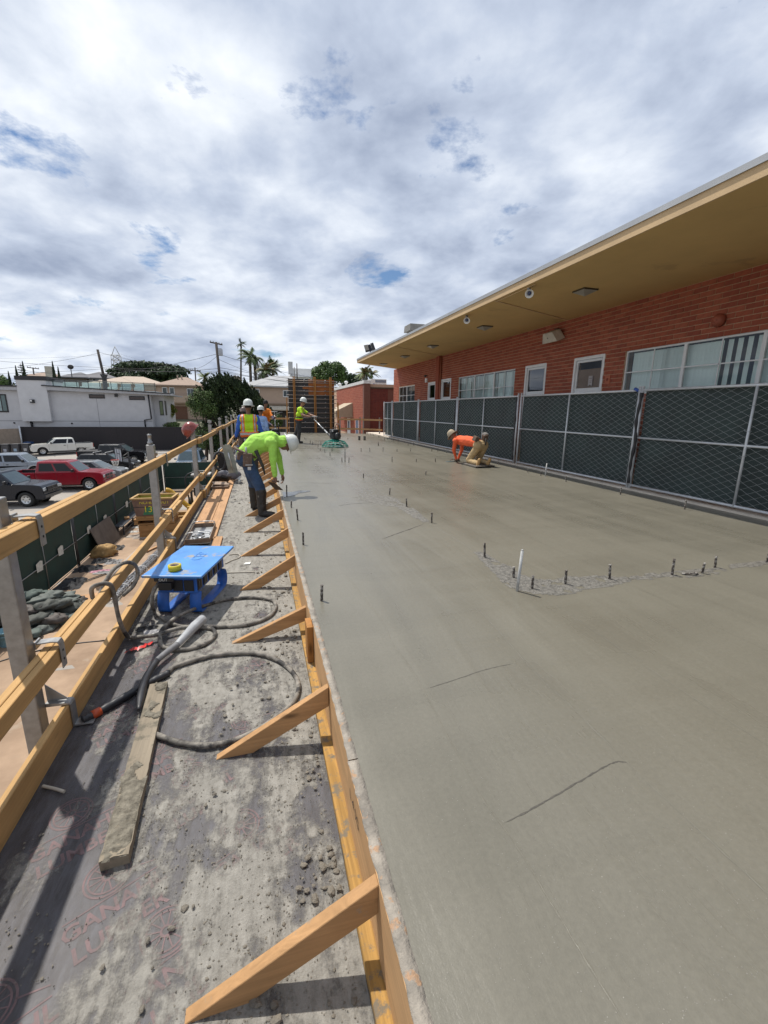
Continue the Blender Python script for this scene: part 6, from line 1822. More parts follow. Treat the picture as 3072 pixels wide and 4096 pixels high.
mb = MB(); mb.box((5.55, 10.13, .83), (.13, .10, .025), (.35, -.2, .4)); mb.build('pouch_tool', M_alu, p6)
mb = MB(); mb.tube([(5.52, 10.02, .72), (5.52, 10.0, .55)], .018, 7); mb.build('pouch_tool', M_darkpant, p6)
for i, (x, y) in enumerate([(5.30, 10.18), (5.60, 10.22)]):
    mb = MB(); mb.prism([(y - .36, .008), (y + .34, .008), (y + .40, .05), (y - .42, .05)], x - .125, x + .125, 'x')
    tag(mb.build('knee_board', mat('kneeboard_%d' % i, (.13, .115, .10), .6, var=.3), bevel=.01), ['left knee board under the kneeling worker', 'right knee board under the kneeling worker'][i], 'knee board', 'knee boards under the kneeling worker')
t = thing('float_tool', 'flat hand float held on the slab by the kneeling worker', 'float', (5.2, 11.2, 0))
mb = MB(); mb.box((5.2, 11.22, .012), (.42, .11, .012), (0, 0, .25)); mb.build('blade', M_blade, t)
mb = MB(); mb.tube([(5.1, 11.2, .03), (5.12, 11.2, .06), (5.3, 11.25, .06), (5.32, 11.25, .03)], .012, 7); mb.build('handle', M_leather, t)

# ================================================================== POWER TROWELS
M_green = mat('trowel_green', (.02, .26, .20), .4, var=.12, vscale=8)
M_greend = mat('trowel_dark_green', (.012, .07, .05), .45, var=.15)


def power_trowel(label, loc, rotz, mgreen, pole_len=1.85, rise=.98):
    t_ = thing('power_trowel', label, 'power trowel', loc, rotz, group='walk behind power trowels', local=True)
    def ring(r, z, rr_): 
        m_ = MB(); m_.tube([(r * math.cos(a), r * math.sin(a), z) for a in np.linspace(0, 2 * math.pi, 40)[:-1]], rr_, 6, closed=True); return m_
    for r, z in ((.50, .035), (.47, .09), (.42, .15), (.35, .21)): ring(r, z, .012).build('guard_ring', mgreen, t_)
    for k in range(10):
        a = k * math.pi / 5; m_ = MB(); m_.tube([(.50 * math.cos(a), .5 * math.sin(a), .035), (.36 * math.cos(a), .36 * math.sin(a), .21), (.12 * math.cos(a), .12 * math.sin(a), .27)], .012, 6); m_.build('guard_spoke', mgreen, t_)
    m_ = MB(); m_.lathe([(.15, .20), (.16, .24), (.16, .28), (.10, .30)], 16); m_.build('gearbox', mgreen, t_)
    for k in range(4):
        a = k * math.pi / 2 + .4; m_ = MB(); m_.box((.27 * math.cos(a), .27 * math.sin(a), .02), (.34, .13, .006), (.08, 0, a)); m_.build('trowel_blade', M_blade, t_)
        m_ = MB(); m_.tube([(.05 * math.cos(a), .05 * math.sin(a), .10), (.40 * math.cos(a), .40 * math.sin(a), .05)], .016, 6); m_.build('trowel_arm', M_steel_dark, t_)
    m_ = MB(); m_.box((.02, 0, .42), (.34, .30, .24)); e = m_.build('engine', M_black, t_, bevel=.03, seg=3)
    m_ = MB(); m_.box((-.02, -.03, .60), (.36, .24, .12)); m_.build('fuel_tank', M_black, e, bevel=.035, seg=3)
    m_ = MB(); m_.lathe([(.12, 0), (.13, .05), (.10, .09)], 16, (.19, 0, .42), Matrix(((0, 0, 1), (0, 1, 0), (-1, 0, 0)))); m_.build('recoil_cover', M_steel_dark, e)
    m_ = MB(); m_.box((.03, -.17, .55), (.16, .07, .1)); m_.build('air_filter', M_steel_dark, e, bevel=.015)
    m_ = MB(); m_.box((.1, -.152, .60), (.09, .006, .05)); m_.build('label_plate', M_white, e)
    m_ = MB(); m_.tube(smooth_path([(.18, .1, .5), (.14, .1, .82), (-.08, .1, .84), (-.16, .1, .62)], 4), .014, 7); m_.build('lifting_bail', M_black, t_)
    p0 = Vector((-.12, 0, .27)); p1_ = Vector((-pole_len, 0, rise))
    m_ = MB(); m_.tube([p0, p0.lerp(p1_, .55)], .03, 9); m_.tube([p0.lerp(p1_, .5), p1_], .022, 9); m_.build('handle_pole', M_alu if mgreen is M_green else M_greypipe, t_)
    m_ = MB(); m_.tube([p0.lerp(p1_, .08), p0.lerp(p1_, .3)], .034, 9); m_.tube([p0.lerp(p1_, .45), p0.lerp(p1_, .52)], .036, 9); m_.build('pole_sleeve', M_steel_dark, t_)
    m_ = MB(); c = p1_
    m_.tube(smooth_path([c + Vector((-.12, -.33, .10)), c + Vector((-.10, -.2, .08)), c + Vector((0, -.05, 0)), c + Vector((0, .05, 0)), c + Vector((-.10, .2, .08)), c + Vector((-.12, .33, .10))], 4), .016, 8); m_.build('handlebar', M_steel_dark, t_)
    m_ = MB(); m_.tube([c + Vector((.05 + .11 * math.cos(a), .11 * math.sin(a), .12)) for a in np.linspace(0, 6.28, 20)[:-1]], .012, 6, closed=True); m_.tube([c + Vector((.05, 0, 0)), c + Vector((.05, 0, .12))], .014, 6); m_.beam(c + Vector((-.06, 0, .12)), c + Vector((.16, 0, .12)), .012, .012); m_.build('pitch_wheel', M_greypipe, t_)
    m_ = MB(); m_.box(c + Vector((.06, -.09, .02)), (.10, .05, .07)); m_.build('throttle_box', M_black, t_, bevel=.01)
    return t_


power_trowel('green ringed power trowel with black engine in the middle of the far slab', (2.76, 16.5, .004), math.atan2(-1.75, .55), M_green)
power_trowel('dark green power trowel behind the bending worker, beside the orange shirt', (.62, 17.0, .004), -math.pi / 2, M_greend, .8, 1.15)

# ================================================================== BUILDERS YARD BELOW THE DECK
YS = 1.192
FXL = -6.44
M_gscreen = mat('green_screen', (.012, .04, .032), .8, var=.25, vscale=2.0, bump=.4, bscale=10)
M_pale = mat('pale_patch', (.55, .57, .53), .8, var=.15, vscale=9)


def screen_panel(a, b, label, patches=(), axis='y', fixed=FXL, hgt=1.80, grp='green screened fence panels round the yard'):
    """low green fence panel from a to b with pipes; axis is the direction it runs"""
    def P(u, z, d=0.0): return (fixed + d, u, z) if axis == 'y' else (u, fixed - d, z)
    c = P((a + b) / 2, GZ); t_ = thing('screen_fence_panel', label, 'fence panel', c, group=grp)
    for u in (a, b):
        m_ = MB(); m_.tube([P(u, GZ), P(u, GZ + hgt + .05)], .032, 8); m_.build('end_post', M_steel_dark, t_)
    for z in (GZ + .08, GZ + .93, GZ + hgt):
        m_ = MB(); m_.tube([P(a, z, .015), P(b, z, .015)], .014, 8); m_.build('rail', M_galv, t_)
    m_ = MB(); m_.tube([P((a + b) / 2, GZ + .08, .01), P((a + b) / 2, GZ + hgt, .01)], .012, 8); m_.build('brace_post', M_galv, t_)
    n, k = 30, 8; vs_ = []; m_ = MB()
    for i in range(n + 1):
        for j in range(k + 1):
            u = a + .03 + (b - a - .06) * i / n; z = GZ + .1 + (hgt - .12) * j / k
            vs_.append(P(u, z, -.02 + .015 * noise.noise(Vector((u * 1.5, z * 2, 2)))))
    m_.add(vs_, [(i * (k + 1) + j, (i + 1) * (k + 1) + j, (i + 1) * (k + 1) + j + 1, i * (k + 1) + j + 1) for i in range(n) for j in range(k)], 0, True)
    m_.build('screen_cloth', M_gscreen, t_, fix=False)
    for (u, z) in patches:
        m_ = MB(); w = .2; h_ = .16
        pts = [(u - w, z - h_ * .8), (u + w * .8, z - h_), (u + w, z + h_ * .7), (u + w * .3, z + h_), (u - w, z + h_ * .75)]
        m_.add([P(q[0], q[1], .035) for q in pts], [tuple(range(5))]); m_.build('pale_patch', M_pale, t_)
    return t_


pt = [14.4, 15.87, 18.43, 20.3, 23.5]
screen_panel(3.4, 7.9, 'green screened fence panel at the bottom left edge of the photo')
screen_panel(7.95, 12.45, 'green screened fence panel behind the sandbags')
screen_panel(12.5, 17.1, 'green screened fence panel with two pale patches nearest the sandbags', [(14.4, -3.22), (15.87, -3.2)])
screen_panel(17.2, 21.75, 'green screened fence panel behind the leaning plywood sheet', [(18.43, -3.18), (20.3, -3.2)])
screen_panel(21.85, 26.4, 'green screened fence panel behind the dark bench', [(23.5, -3.25)])
screen_panel(26.5, 32.2, 'green screened fence panel running to the far corner of the yard')
screen_panel(-6.35, -2.7, 'left green screened panel closing the far end of the yard', axis='x', fixed=32.35, hgt=1.95)
screen_panel(-2.6, 1.2, 'right green screened panel closing the far end of the yard', axis='x', fixed=32.4, hgt=1.95)

# bench
t = thing('bench', 'long dark bench along the green fence in the yard', 'bench', (-6.15, 22.4, GZ))
M_bench = mat('bench_dark', (.03, .035, .045), .5, var=.2)
mb = MB(); mb.bx(-6.33, -5.98, 20.9, 24.0, GZ + .44, GZ + .48); mb.build('seat', M_bench, t, bevel=.008)
for y in (21.2, 23.7):
    for x in (-6.28, -6.03):
        mb = MB(); mb.bx(x - .03, x + .03, y - .03, y + .03, GZ, GZ + .44); mb.build('leg', M_bench, t)
mb = MB(); mb.bx(-6.05, -6.02, 21.2, 23.7, GZ + .15, GZ + .19); mb.build('stretcher', M_bench, t)
mb = MB(); mb.box((-6.15, 22.3, GZ + .53), (.2, .3, .09), (0, 0, .3)); tag(mb.build('wood_block', M_lumber_x), 'small wooden block lying on the dark bench', 'wood block')
# sheet leaning on the fence
mb = MB(); mb.add([(-6.05, 18.45, GZ + .02), (-6.05, 20.75, GZ + .02), (-6.37, 20.7, GZ + 1.02), (-6.37, 18.4, GZ + 1.02), (-6.08, 18.45, GZ + .01), (-6.08, 20.75, GZ + .01), (-6.40, 20.7, GZ + 1.01), (-6.40, 18.4, GZ + 1.01)], [(0, 1, 2, 3), (7, 6, 5, 4), (0, 4, 5, 1), (1, 5, 6, 2), (2, 6, 7, 3), (3, 7, 4, 0)])
tag(mb.build('plywood_sheet_leaning', mat('weathered_ply', (.14, .115, .095), .8, var=.25, vscale=3)), 'weathered brown plywood sheet leaning against the green fence', 'plywood sheet')
# sack
M_sack = mat('brown_sack', (.36, .22, .085), .8, var=.3, vscale=7, bump=.6, bscale=10)


def lump(name, c, r, m, label, cat, seed, grp=None, rot=0, kind=None, noise_amp=.22, freq=2.2):
    m_ = MB(); m_.ball((0, 0, 0), (1, 1, 1), 18, 12)
    vs_ = []
    for p in m_.v:
        v = Vector(p); k = 1 + noise_amp * noise.noise(v * freq + Vector((seed, seed * .7, 0)))
        v = Vector((v.x * r[0], v.y * r[1], (v.z if v.z > -.45 else -.45) * r[2])) * k; v.rotate(Quaternion((0, 0, 1), rot)); vs_.append((v.x + c[0], v.y + c[1], v.z + c[2] + r[2] * .45))
    m_.v = vs_
    o = m_.build(name, m)
    return tag(o, label, cat, grp, kind)


lump('sack', (-5.95, 18.25, GZ), (.44, .32, .30), M_sack, 'crumpled brown sack lying at the foot of the leaning sheet', 'sack', 3, rot=.4, noise_amp=.5, freq=3)
# sandbags
M_sandbag = [mat('sandbag_%d' % i, c, .7, var=.25, vscale=6, bump=.6, bscale=12) for i, c in enumerate([(.085, .11, .095), (.11, .125, .11), (.065, .07, .06), (.10, .085, .075)])]
rr = random.Random(6)
sbl = ['topmost green sandbag of the pile beside the green fence', 'green sandbag in the pile beside the green fence']
sp = [(-6.15, 12.95, .58), (-5.75, 13.25, .40), (-5.45, 12.75, .34), (-5.95, 12.45, .36), (-6.3, 12.6, .2), (-5.6, 12.35, .16), (-5.2, 12.9, .14), (-5.3, 13.4, .08), (-6.0, 12.15, .08), (-5.5, 12.05, .0), (-5.9, 13.6, .18), (-5.05, 13.3, .0), (-5.2, 12.5, .0), (-6.4, 12.9, .3), (-5.8, 12.8, .28), (-6.2, 11.95, .0), (-5.6, 13.75, .02), (-5.35, 13.05, .25), (-5.7, 12.2, .24), (-5.35, 12.25, .16), (-6.1, 13.35, .38), (-5.5, 13.4, .24), (-5.0, 12.7, .0), (-6.3, 12.25, .24), (-5.75, 11.8, .02), (-5.85, 12.9, .46), (-5.6, 12.6, .40)]
for i, (x, y, dz) in enumerate(sp):
    lump('sandbag', (x, y, GZ + dz), (.33, .21, .13), M_sandbag[i % 4], sbl[0 if i == 0 else 1], 'sandbag', i * 3.1, 'sandbags in the pile', rr.uniform(-.6, 1.2), noise_amp=.55, freq=2.4)
M_teal = mat('teal_hose', (.02, .25, .2), .4)
for q in range(3):
    mb = MB(); mb.tube([(-4.95 + q * .05, 13.1, GZ + .05), (-4.6 + q * .05, 14.0, GZ + .06)], .02, 6); tag(mb.build('green_rod', M_teal), 'thin green plastic rods lying beside the sandbags', 'rod', 'green rods by the sandbags')
M_bucket = mat('blue_bucket', (.20, .36, .42), .5, var=.1)
t = thing('bucket', 'pale blue plastic bucket beside the nearest guardrail post, down in the yard', 'bucket', (-6.03, 11.5, GZ))
mb = MB(); mb.lathe([(.15, .01), (.185, .36), (.195, .36), (.195, .39), (.175, .39), (.14, .03), (.0, .03)], 18, (-6.03, 11.5, GZ), close_ends=False); mb.build('pail', M_bucket, t)
mb = MB(); mb.lathe([(.191, .27), (.2, .28), (.191, .3)], 18, (-6.03, 11.5, GZ), close_ends=False); mb.build('rim_band', M_bucket, t)
# steel mesh bundle
t = thing('steel_mesh_bundle', 'bundle of pale steel mesh rods lying on the tan dirt', 'steel bundle', (-4.2, 15.7, GZ))
M_mesh = mat('zinc_rods', (.38, .39, .41), .45, metal=.6, var=.25, vscale=20)
rr = random.Random(14)
for k in range(34):
    a = Vector((-4.45 + rr.uniform(-.17, .17), 13.6 + rr.uniform(-.2, .3), GZ + .03 + rr.uniform(0, .16))); b = Vector((-3.97 + rr.uniform(-.15, .15), 17.9 + rr.uniform(-.4, .3), GZ + .03 + rr.uniform(0, .16)))
    mb = MB(); pts = [a.lerp(b, q / 40) + Vector(((.022 if q % 2 else -.022), 0, .012 * ((q // 2) % 2))) for q in range(41)] if k % 2 else [a, b]
    mb.tube(pts, .009, 5); mb.build('rod', M_mesh, t)
for y in (14.4, 16.0, 17.2):
    mb = MB(); mb.tube([(-4.34 + .19 * math.cos(q) + (y - 14.4) * .11, y, GZ + .11 + .12 * math.sin(q)) for q in np.linspace(0, 6.28, 13)[:-1]], .012, 5, closed=True); mb.build('tie', M_white, t)
# grey pipe and planks on the dirt
mb = MB(); mb.tube([(-5.05, 14.6, GZ + .07), (-4.75, 19.4, GZ + .07)], .09, 10); tag(mb.build('grey_tube', mat('tube_pale', (.4, .34, .28), .8)), 'long pale tube lying on the dirt beyond the middle rail', 'tube')
for i, (a, b, w, m_) in enumerate([((-4.2, 17.3), (-3.4, 19.6), .12, M_lumber), ((-3.95, 17.2), (-3.2, 19.4), .09, M_lumber), ((-4.5, 18.2), (-3.8, 19.7), .1, M_plank), ((-3.7, 16.8), (-3.35, 18.6), .08, M_plank)]):
    mb = MB(); mb.beam((*a, GZ + .03 + .02 * i), (*b, GZ + .03 + .02 * i), w, .035); tag(mb.build('scrap_board', m_), ['widest', 'second', 'third', 'narrowest'][i] + ' scrap board lying on the dirt behind the second post', 'board', 'scrap boards on the dirt')
mb = MB(); mb.box((-5.3, 13.95, GZ + .04), (.95, .5, .03), (0, .02, .3)); tag(mb.build('orange_board', M_plank), 'flat orange plywood offcut beyond the sandbags', 'board')
for i, pts in enumerate([[(-6.2, 10.4), (-5.4, 10.9), (-4.6, 11.1), (-3.9, 11.1)], [(-3.9, 11.1), (-3.2, 11.05), (-2.6, 11.0)]]):
    mb = MB(); mb.tube(smooth_path([(x, y, GZ + .03) for x, y in pts], 6), .016, 6); tag(mb.build('ground_cable', M_black), ['dark cable trailing over the dirt left of the near post', 'dark cable crossing the dirt between the rails'][i], 'cable')
t = thing('wire_ladder', 'small black wire ladder mesh lying on the dirt', 'wire mesh', (-5.8, 15.6, GZ))
for s in (0, .14):
    mb = MB(); mb.tube([(-6.0 + s, 15.1, GZ + .03), (-5.3 + s, 16.1, GZ + .03)], .01, 5); mb.build('side_wire', M_black, t)
for k in range(9):
    mb = MB(); mb.tube([(-6.0 + .7 * k / 9, 15.1 + k / 9, GZ + .035), (-5.86 + .7 * k / 9, 15.1 + k / 9, GZ + .035)], .008, 5); mb.build('rung', M_black, t)
# rags, sheets and paper along the fence foot
M_rag = [mat('rag_%d' % i, c, .8, var=.3, vscale=9) for i, c in enumerate([(.03, .03, .032), (.09, .085, .08), (.38, .33, .28), (.5, .25, .3), (.3, .29, .28), (.55, .54, .5)])]
rg = [((-6.0, 16.7), (.5, .35), 0, 'black plastic sheet at the foot of the fence before the plywood'), ((-6.05, 15.3), (.4, .6), 0, 'black plastic sheet nearest the sandbags'), ((-5.85, 17.5), (.35, .3), 0, 'dark plastic bag beside the brown sack'), ((-5.75, 19.1), (.3, .35), 1, 'grey cloth beside the brown sack'), ((-5.4, 17.3), (.3, .25), 4, 'pale grey plastic bag on the dirt'), ((-5.55, 16.4), (.35, .12), 3, 'pink ribbon scrap on the dirt'), ((-5.3, 16.2), (.45, .12), 4, 'grey paper strip beside the pink scrap'), ((-5.3, 20.8), (.6, .22), 2, 'torn tan cardboard on the dirt before the bins'), ((-5.15, 20.5), (.4, .18), 2, 'smaller torn cardboard on the dirt'), ((-5.75, 21.6), (.22, .14), 5, 'white paper before the bench'), ((-5.85, 22.4), (.18, .12), 5, 'white paper under the bench'), ((-5.5, 22.0), (.2, .1), 5, 'loose white paper right of the bench'), ((-6.1, 23.0), (.3, .4), 0, 'black plastic under the bench')]
for i, (c, r, mi, l) in enumerate(rg):
    crumple('litter', (c[0], c[1], GZ + .012), r, M_rag[mi], l, 'litter', 40 + i, .45)
# skip bins
M_binbrown = mat('bin_brown', (.19, .115, .085), .7, var=.2, vscale=4, spots=((.28, .2, .05), 3.5, .66))
M_binin = mat('bin_yellow_green', (.30, .27, .035), .7, var=.15)
M_binrim = mat('bin_rim', (.40, .25, .09), .65, var=.15)
M_spray = mat('spray_yellow', (.66, .55, .03), .6, var=.1); M_sprayg = mat('spray_green', (.05, .20, .10), .7, var=.15)


def skip_bin(label, cx, cy, w, d, z0, h_, rotz, outer, inner):
    t_ = thing('skip_bin', label, 'bin', (cx, cy, z0), rotz, local=True, group='bins in the yard')
    m_ = MB(); o1 = (w * .44, d * .44); o2 = (w / 2, d / 2); th = .05
    def ringq(r, z): return [(-r[0], -r[1], z), (r[0], -r[1], z), (r[0], r[1], z), (-r[0], r[1], z)]
    rows = [ringq(o1, .0), ringq(o2, h_)]
    v = rows[0] + rows[1]; m_.add(v, [(0, 3, 2, 1), (0, 1, 5, 4), (1, 2, 6, 5), (2, 3, 7, 6), (3, 0, 4, 7)]); m_.build('tub', outer, t_)
    m_ = MB(); i1 = (o1[0] - th, o1[1] - th); i2 = (o2[0] - th, o2[1] - th); v = ringq(i1, .05) + ringq(i2, h_ - .002); m_.add(v, [(0, 1, 2, 3), (4, 5, 1, 0), (5, 6, 2, 1), (6, 7, 3, 2), (7, 4, 0, 3)]); m_.build('lining', inner, t_, fix=False)
    m_ = MB(); e = .05
    m_.bx(-o2[0] - e, o2[0] + e, -o2[1] - e, -i2[1], h_, h_ + .07); m_.bx(-o2[0] - e, o2[0] + e, i2[1], o2[1] + e, h_, h_ + .07); m_.bx(-o2[0] - e, -i2[0], -i2[1], i2[1], h_, h_ + .07); m_.bx(i2[0], o2[0] + e, -i2[1], i2[1], h_, h_ + .07)
    m_.build('rim', M_binrim, t_)
    m_ = MB(); m_.bx(-o1[0] * 1.07, o1[0] * 1.07, -d * .475, -d * .455, h_ * .52, h_ * .56); m_.build('seam', M_steel_dark, t_)
    return t_


tb = skip_bin('brown open bin marked in yellow on top of the timber crates', -4.55, 20.9, 1.62, 1.0, GZ + .98, .74, -.06, M_binbrown, M_binin)
MF = Matrix(((1, 0, 0), (0, .05, -1), (0, 1, .05)))
for s_, sz, px, pz in (('NO-B', .20, -.28, .60), ('OUT', .20, .46, .60), ('13', .38, -.2, .30)):
    text('spray_lettering', s_, sz, (px, -.494, pz), MF, M_spray, tb)
mb = MB(); mb.add([(-.42, -.468, .06), (.15, -.468, .06), (.22, -.478, .26), (.0, -.48, .42), (-.3, -.478, .36)], [(0, 1, 2, 3, 4)]); mb.build('spray_patch', M_sprayg, tb)
M_crate = wood('crate_timber', (.40, .22, .09), 0)
t = thing('timber_crate', 'upper timber pallet crate under the marked bin', 'crate', (-4.6, 20.9, GZ + .55))
mb = MB(); mb.bx(-5.38, -3.75, 20.4, 21.4, GZ + .80, GZ + .86); mb.bx(-5.38, -3.75, 20.4, 21.4, GZ + .62, GZ + .66); mb.build('deck_board', M_crate, t)
for x in (-5.3, -4.55, -3.85): mb = MB(); mb.bx(x - .07, x + .07, 20.42, 21.38, GZ + .662, GZ + .798); mb.build('bearer', M_crate, t)
mb = MB(); mb.bx(-5.3, -3.8, 20.45, 21.35, GZ + .861, GZ + .975); mb.build('spacer', M_crate, t)
t = thing('timber_crate', 'lower timber crate standing on the dirt under the marked bin', 'crate', (-4.6, 20.9, GZ))
mb = MB(); mb.bx(-5.2, -3.5, 20.42, 21.35, GZ + .02, GZ + .60); mb.build('box', M_crate, t)
for z in (.02, .31): mb = MB(); mb.bx(-5.22, -3.48, 20.395, 20.4185, GZ + z, GZ + z + .27); mb.build('side_board', M_crate, t)
skip_bin('low brown open bin right of the second guardrail post', -3.75, 21.9, .95, .9, GZ, .62, .1, M_binbrown, M_binrim)
mb = MB(); mb.tube([(-4.3, 21.6, GZ + .70), (-3.95, 22.5, GZ + .80)], .03, 6); mb.tube([(-4.25, 21.55, GZ + .70), (-3.9, 22.45, GZ + .80)], .02, 6); tag(mb.build('black_bars', M_black), 'black bars resting on the rim of the low bin', 'bars')
# mixing tub
t = thing('mixing_tub', 'clear round mixing tub with dusty water behind the toe board', 'tub', (-3.85, 19.3, GZ))
mb = MB(); mb.lathe([(.3, .01), (.36, .34), (.385, .35), (.385, .37), (.35, .37), (.345, .34), (.29, .03)], 24, (-3.85, 19.3, GZ), close_ends=False); mb.build('tub_wall', mat('milky_plastic', (.42, .41, .38), .3), t)
mb = MB(); mb.lathe([(.0, .24), (.325, .24)], 24, (-3.85, 19.3, GZ), close_ends=False); mb.build('slurry', mat('slurry', (.35, .31, .26), .3), t)
# yellow lift
M_yel = mat('machine_yellow', (.46, .27, .02), .45, var=.15, vscale=6)
t = thing('lift_machine', 'yellow and black lifting machine beyond the low bin in the yard', 'lift machine', (-3.9, 26, GZ))
mb = MB(); mb.tube(smooth_path([(-5.0, 25.5, GZ + 1.25), (-4.75, 25.5, GZ + 1.15), (-4.3, 25.4, GZ + .7), (-3.9, 25.3, GZ + .3), (-3.7, 25.3, GZ + .15)], 4), .13, 6); mb.build('boom', M_yel, t)
mb = MB(); mb.box((-3.55, 25.3, GZ + .22), (.8, .6, .3)); mb.build('base', M_yel, t, bevel=.03)
for x in (-3.75, -3.4):
    mb = MB(); mb.tube([(x, 25.6, GZ + .2), (x, 25.6, GZ + 1.6)], .06, 6); mb.build('mast', M_black, t)
mb = MB(); mb.tube(smooth_path([(-3.9, 25.7, GZ + .6), (-4.0, 25.8, GZ + 1.9), (-3.2, 25.9, GZ + 2.05), (-2.8, 25.9, GZ + 1.2)], 4), .04, 7); mb.build('roll_bar', M_black, t)
mb = MB(); mb.box((-3.3, 26.1, GZ + 1.05), (.7, .7, .5)); mb.build('engine_cover', M_black, t, bevel=.06)
mb = MB(); mb.box((-3.2, 26.0, GZ + 2.0), (1.0, .9, .08)); mb.build('canopy', mat('canopy_grey', (.4, .39, .37), .6), t, bevel=.02)
for x in (-3.9, -2.9):
    mb = MB(); mb.lathe([(.001, -.1), (.3, -.1), (.34, -.06), (.34, .06), (.3, .1), (.001, .1)], 18, (x, 26.2, GZ + .34), Matrix(((0, 0, 1), (0, 1, 0), (-1, 0, 0)))); mb.build('wheel', M_rubber, t)

# ================================================================== PARKED VEHICLES
M_cglass = mat('car_glass', (.012, .014, .017), .06, var=.1, spec=.3)
M_cglassl = mat('car_glass_light', (.05, .075, .085), .04, var=.1, spec=.8)
M_chrome = mat('chrome', (.6, .6, .6), .18, metal=.9, var=.05)
M_tyre = mat('tyre', (.018, .018, .018), .8, var=.15)
M_lamp = mat('headlamp', (.45, .47, .48), .12, var=.2, vscale=20)
M_lampr = mat('tail_lamp', (.35, .02, .015), .25)


def paint(name, c, r=.16): return mat(name, c, r, var=.04, vscale=2, coat=.25, spec=.35)


def arch(xc, r, zb, n=9):
    """points over a wheel opening from rear to front"""
    return [(xc - r * math.cos(math.pi * k / n), max(zb, zb + (r * math.sin(math.pi * k / n)))) for k in range(n + 1)]


def wheel(t_, x, y, r, w, rimc, side):
    M_ = Matrix(((1, 0, 0), (0, 0, side), (0, -side, 0)))
    m_ = MB(); m_.lathe([(r * .62, -w / 2), (r * .93, -w / 2), (r, -w * .32), (r, w * .32), (r * .93, w / 2), (r * .62, w / 2), (r * .60, w * .3), (r * .6, -w * .3), (r * .62, -w / 2)], 26, (x, y, r), M_, close_ends=False)
    wh = m_.build('wheel', M_tyre, t_)
    m_ = MB(); m_.lathe([(r * .605, -w * .2), (r * .62, w * .36), (r * .56, w * .38), (r * .5, w * .2), (r * .16, w * .28), (.001, w * .30)], 22, (x, y, r), M_, close_ends=False)
    rm = m_.build('rim', rimc, wh)
    m_ = MB()
    for k in range(6):
        a = k * math.pi / 3; c = Vector((x, y, r)) + M_ @ Vector((0, 0, w * .245)); d = M_ @ Vector((math.cos(a), math.sin(a), 0))
        m_.box(c + d * r * .36, (.05, .02, .05), None)
    m_.build('rim_opening', M_black, rm)
    return wh


def loft_cab(t_, m, x0b, x1b, x0t, x1t, zb, zt, wb, wt, crown=.05, side_windows=(), glassm=None, name='cab'):
    """tapered cabin: b bottom, t top; windows are panes set just proud of its sides"""
    ps = [(x0b, -wb, zb), (x1b, -wb, zb), (x1b, wb, zb), (x0b, wb, zb), (x0t, -wt, zt), (x1t, -wt, zt), (x1t, wt, zt), (x0t, wt, zt)]
    mx = (x0t + x1t) / 2
    m_ = MB(); m_.add(ps + [(x0t + .12, -wt * .8, zt + crown), (x1t - .12, -wt * .8, zt + crown), (x1t - .12, wt * .8, zt + crown), (x0t + .12, wt * .8, zt + crown)],
                      [(0, 1, 5, 4), (1, 2, 6, 5), (2, 3, 7, 6), (3, 0, 4, 7), (4, 5, 9, 8), (5, 6, 10, 9), (6, 7, 11, 10), (7, 4, 8, 11), (8, 9, 10, 11)])
    c = m_.build(name, m, t_, bevel=.05, seg=3)
    P = [Vector(p) for p in ps]; g = glassm or M_cglass
    def bil(a, b, cc, d, u, v, off):
        p = (a.lerp(b, u)).lerp(d.lerp(cc, u), v); n = (b - a).cross(d - a).normalized(); return p + n * off
    def pane(a, b, cc, d, u0, u1, v0, v1, nm='window', slant=(0, 0), m_g=None):
        mm = MB(); q = [bil(a, b, cc, d, u0, v0, .006), bil(a, b, cc, d, u1, v0, .006), bil(a, b, cc, d, u1 + slant[1], v1, .006), bil(a, b, cc, d, u0 + slant[0], v1, .006)]
        mm.add(q, [(0, 1, 2, 3)]); mm.build(nm, m_g or g, c, fix=False)
    for (u0, u1, v0, v1) in side_windows:
        pane(P[0], P[1], P[5], P[4], u0, u1, v0, v1); pane(P[2], P[3], P[7], P[6], 1 - u1, 1 - u0, v0, v1)
    pane(P[1], P[2], P[6], P[5], .07, .93, .08, .9, 'windscreen', m_g=M_cglassl if glassm is None else glassm)
    pane(P[3], P[0], P[4], P[7], .1, .9, .12, .85, 'rear_window')
    return c


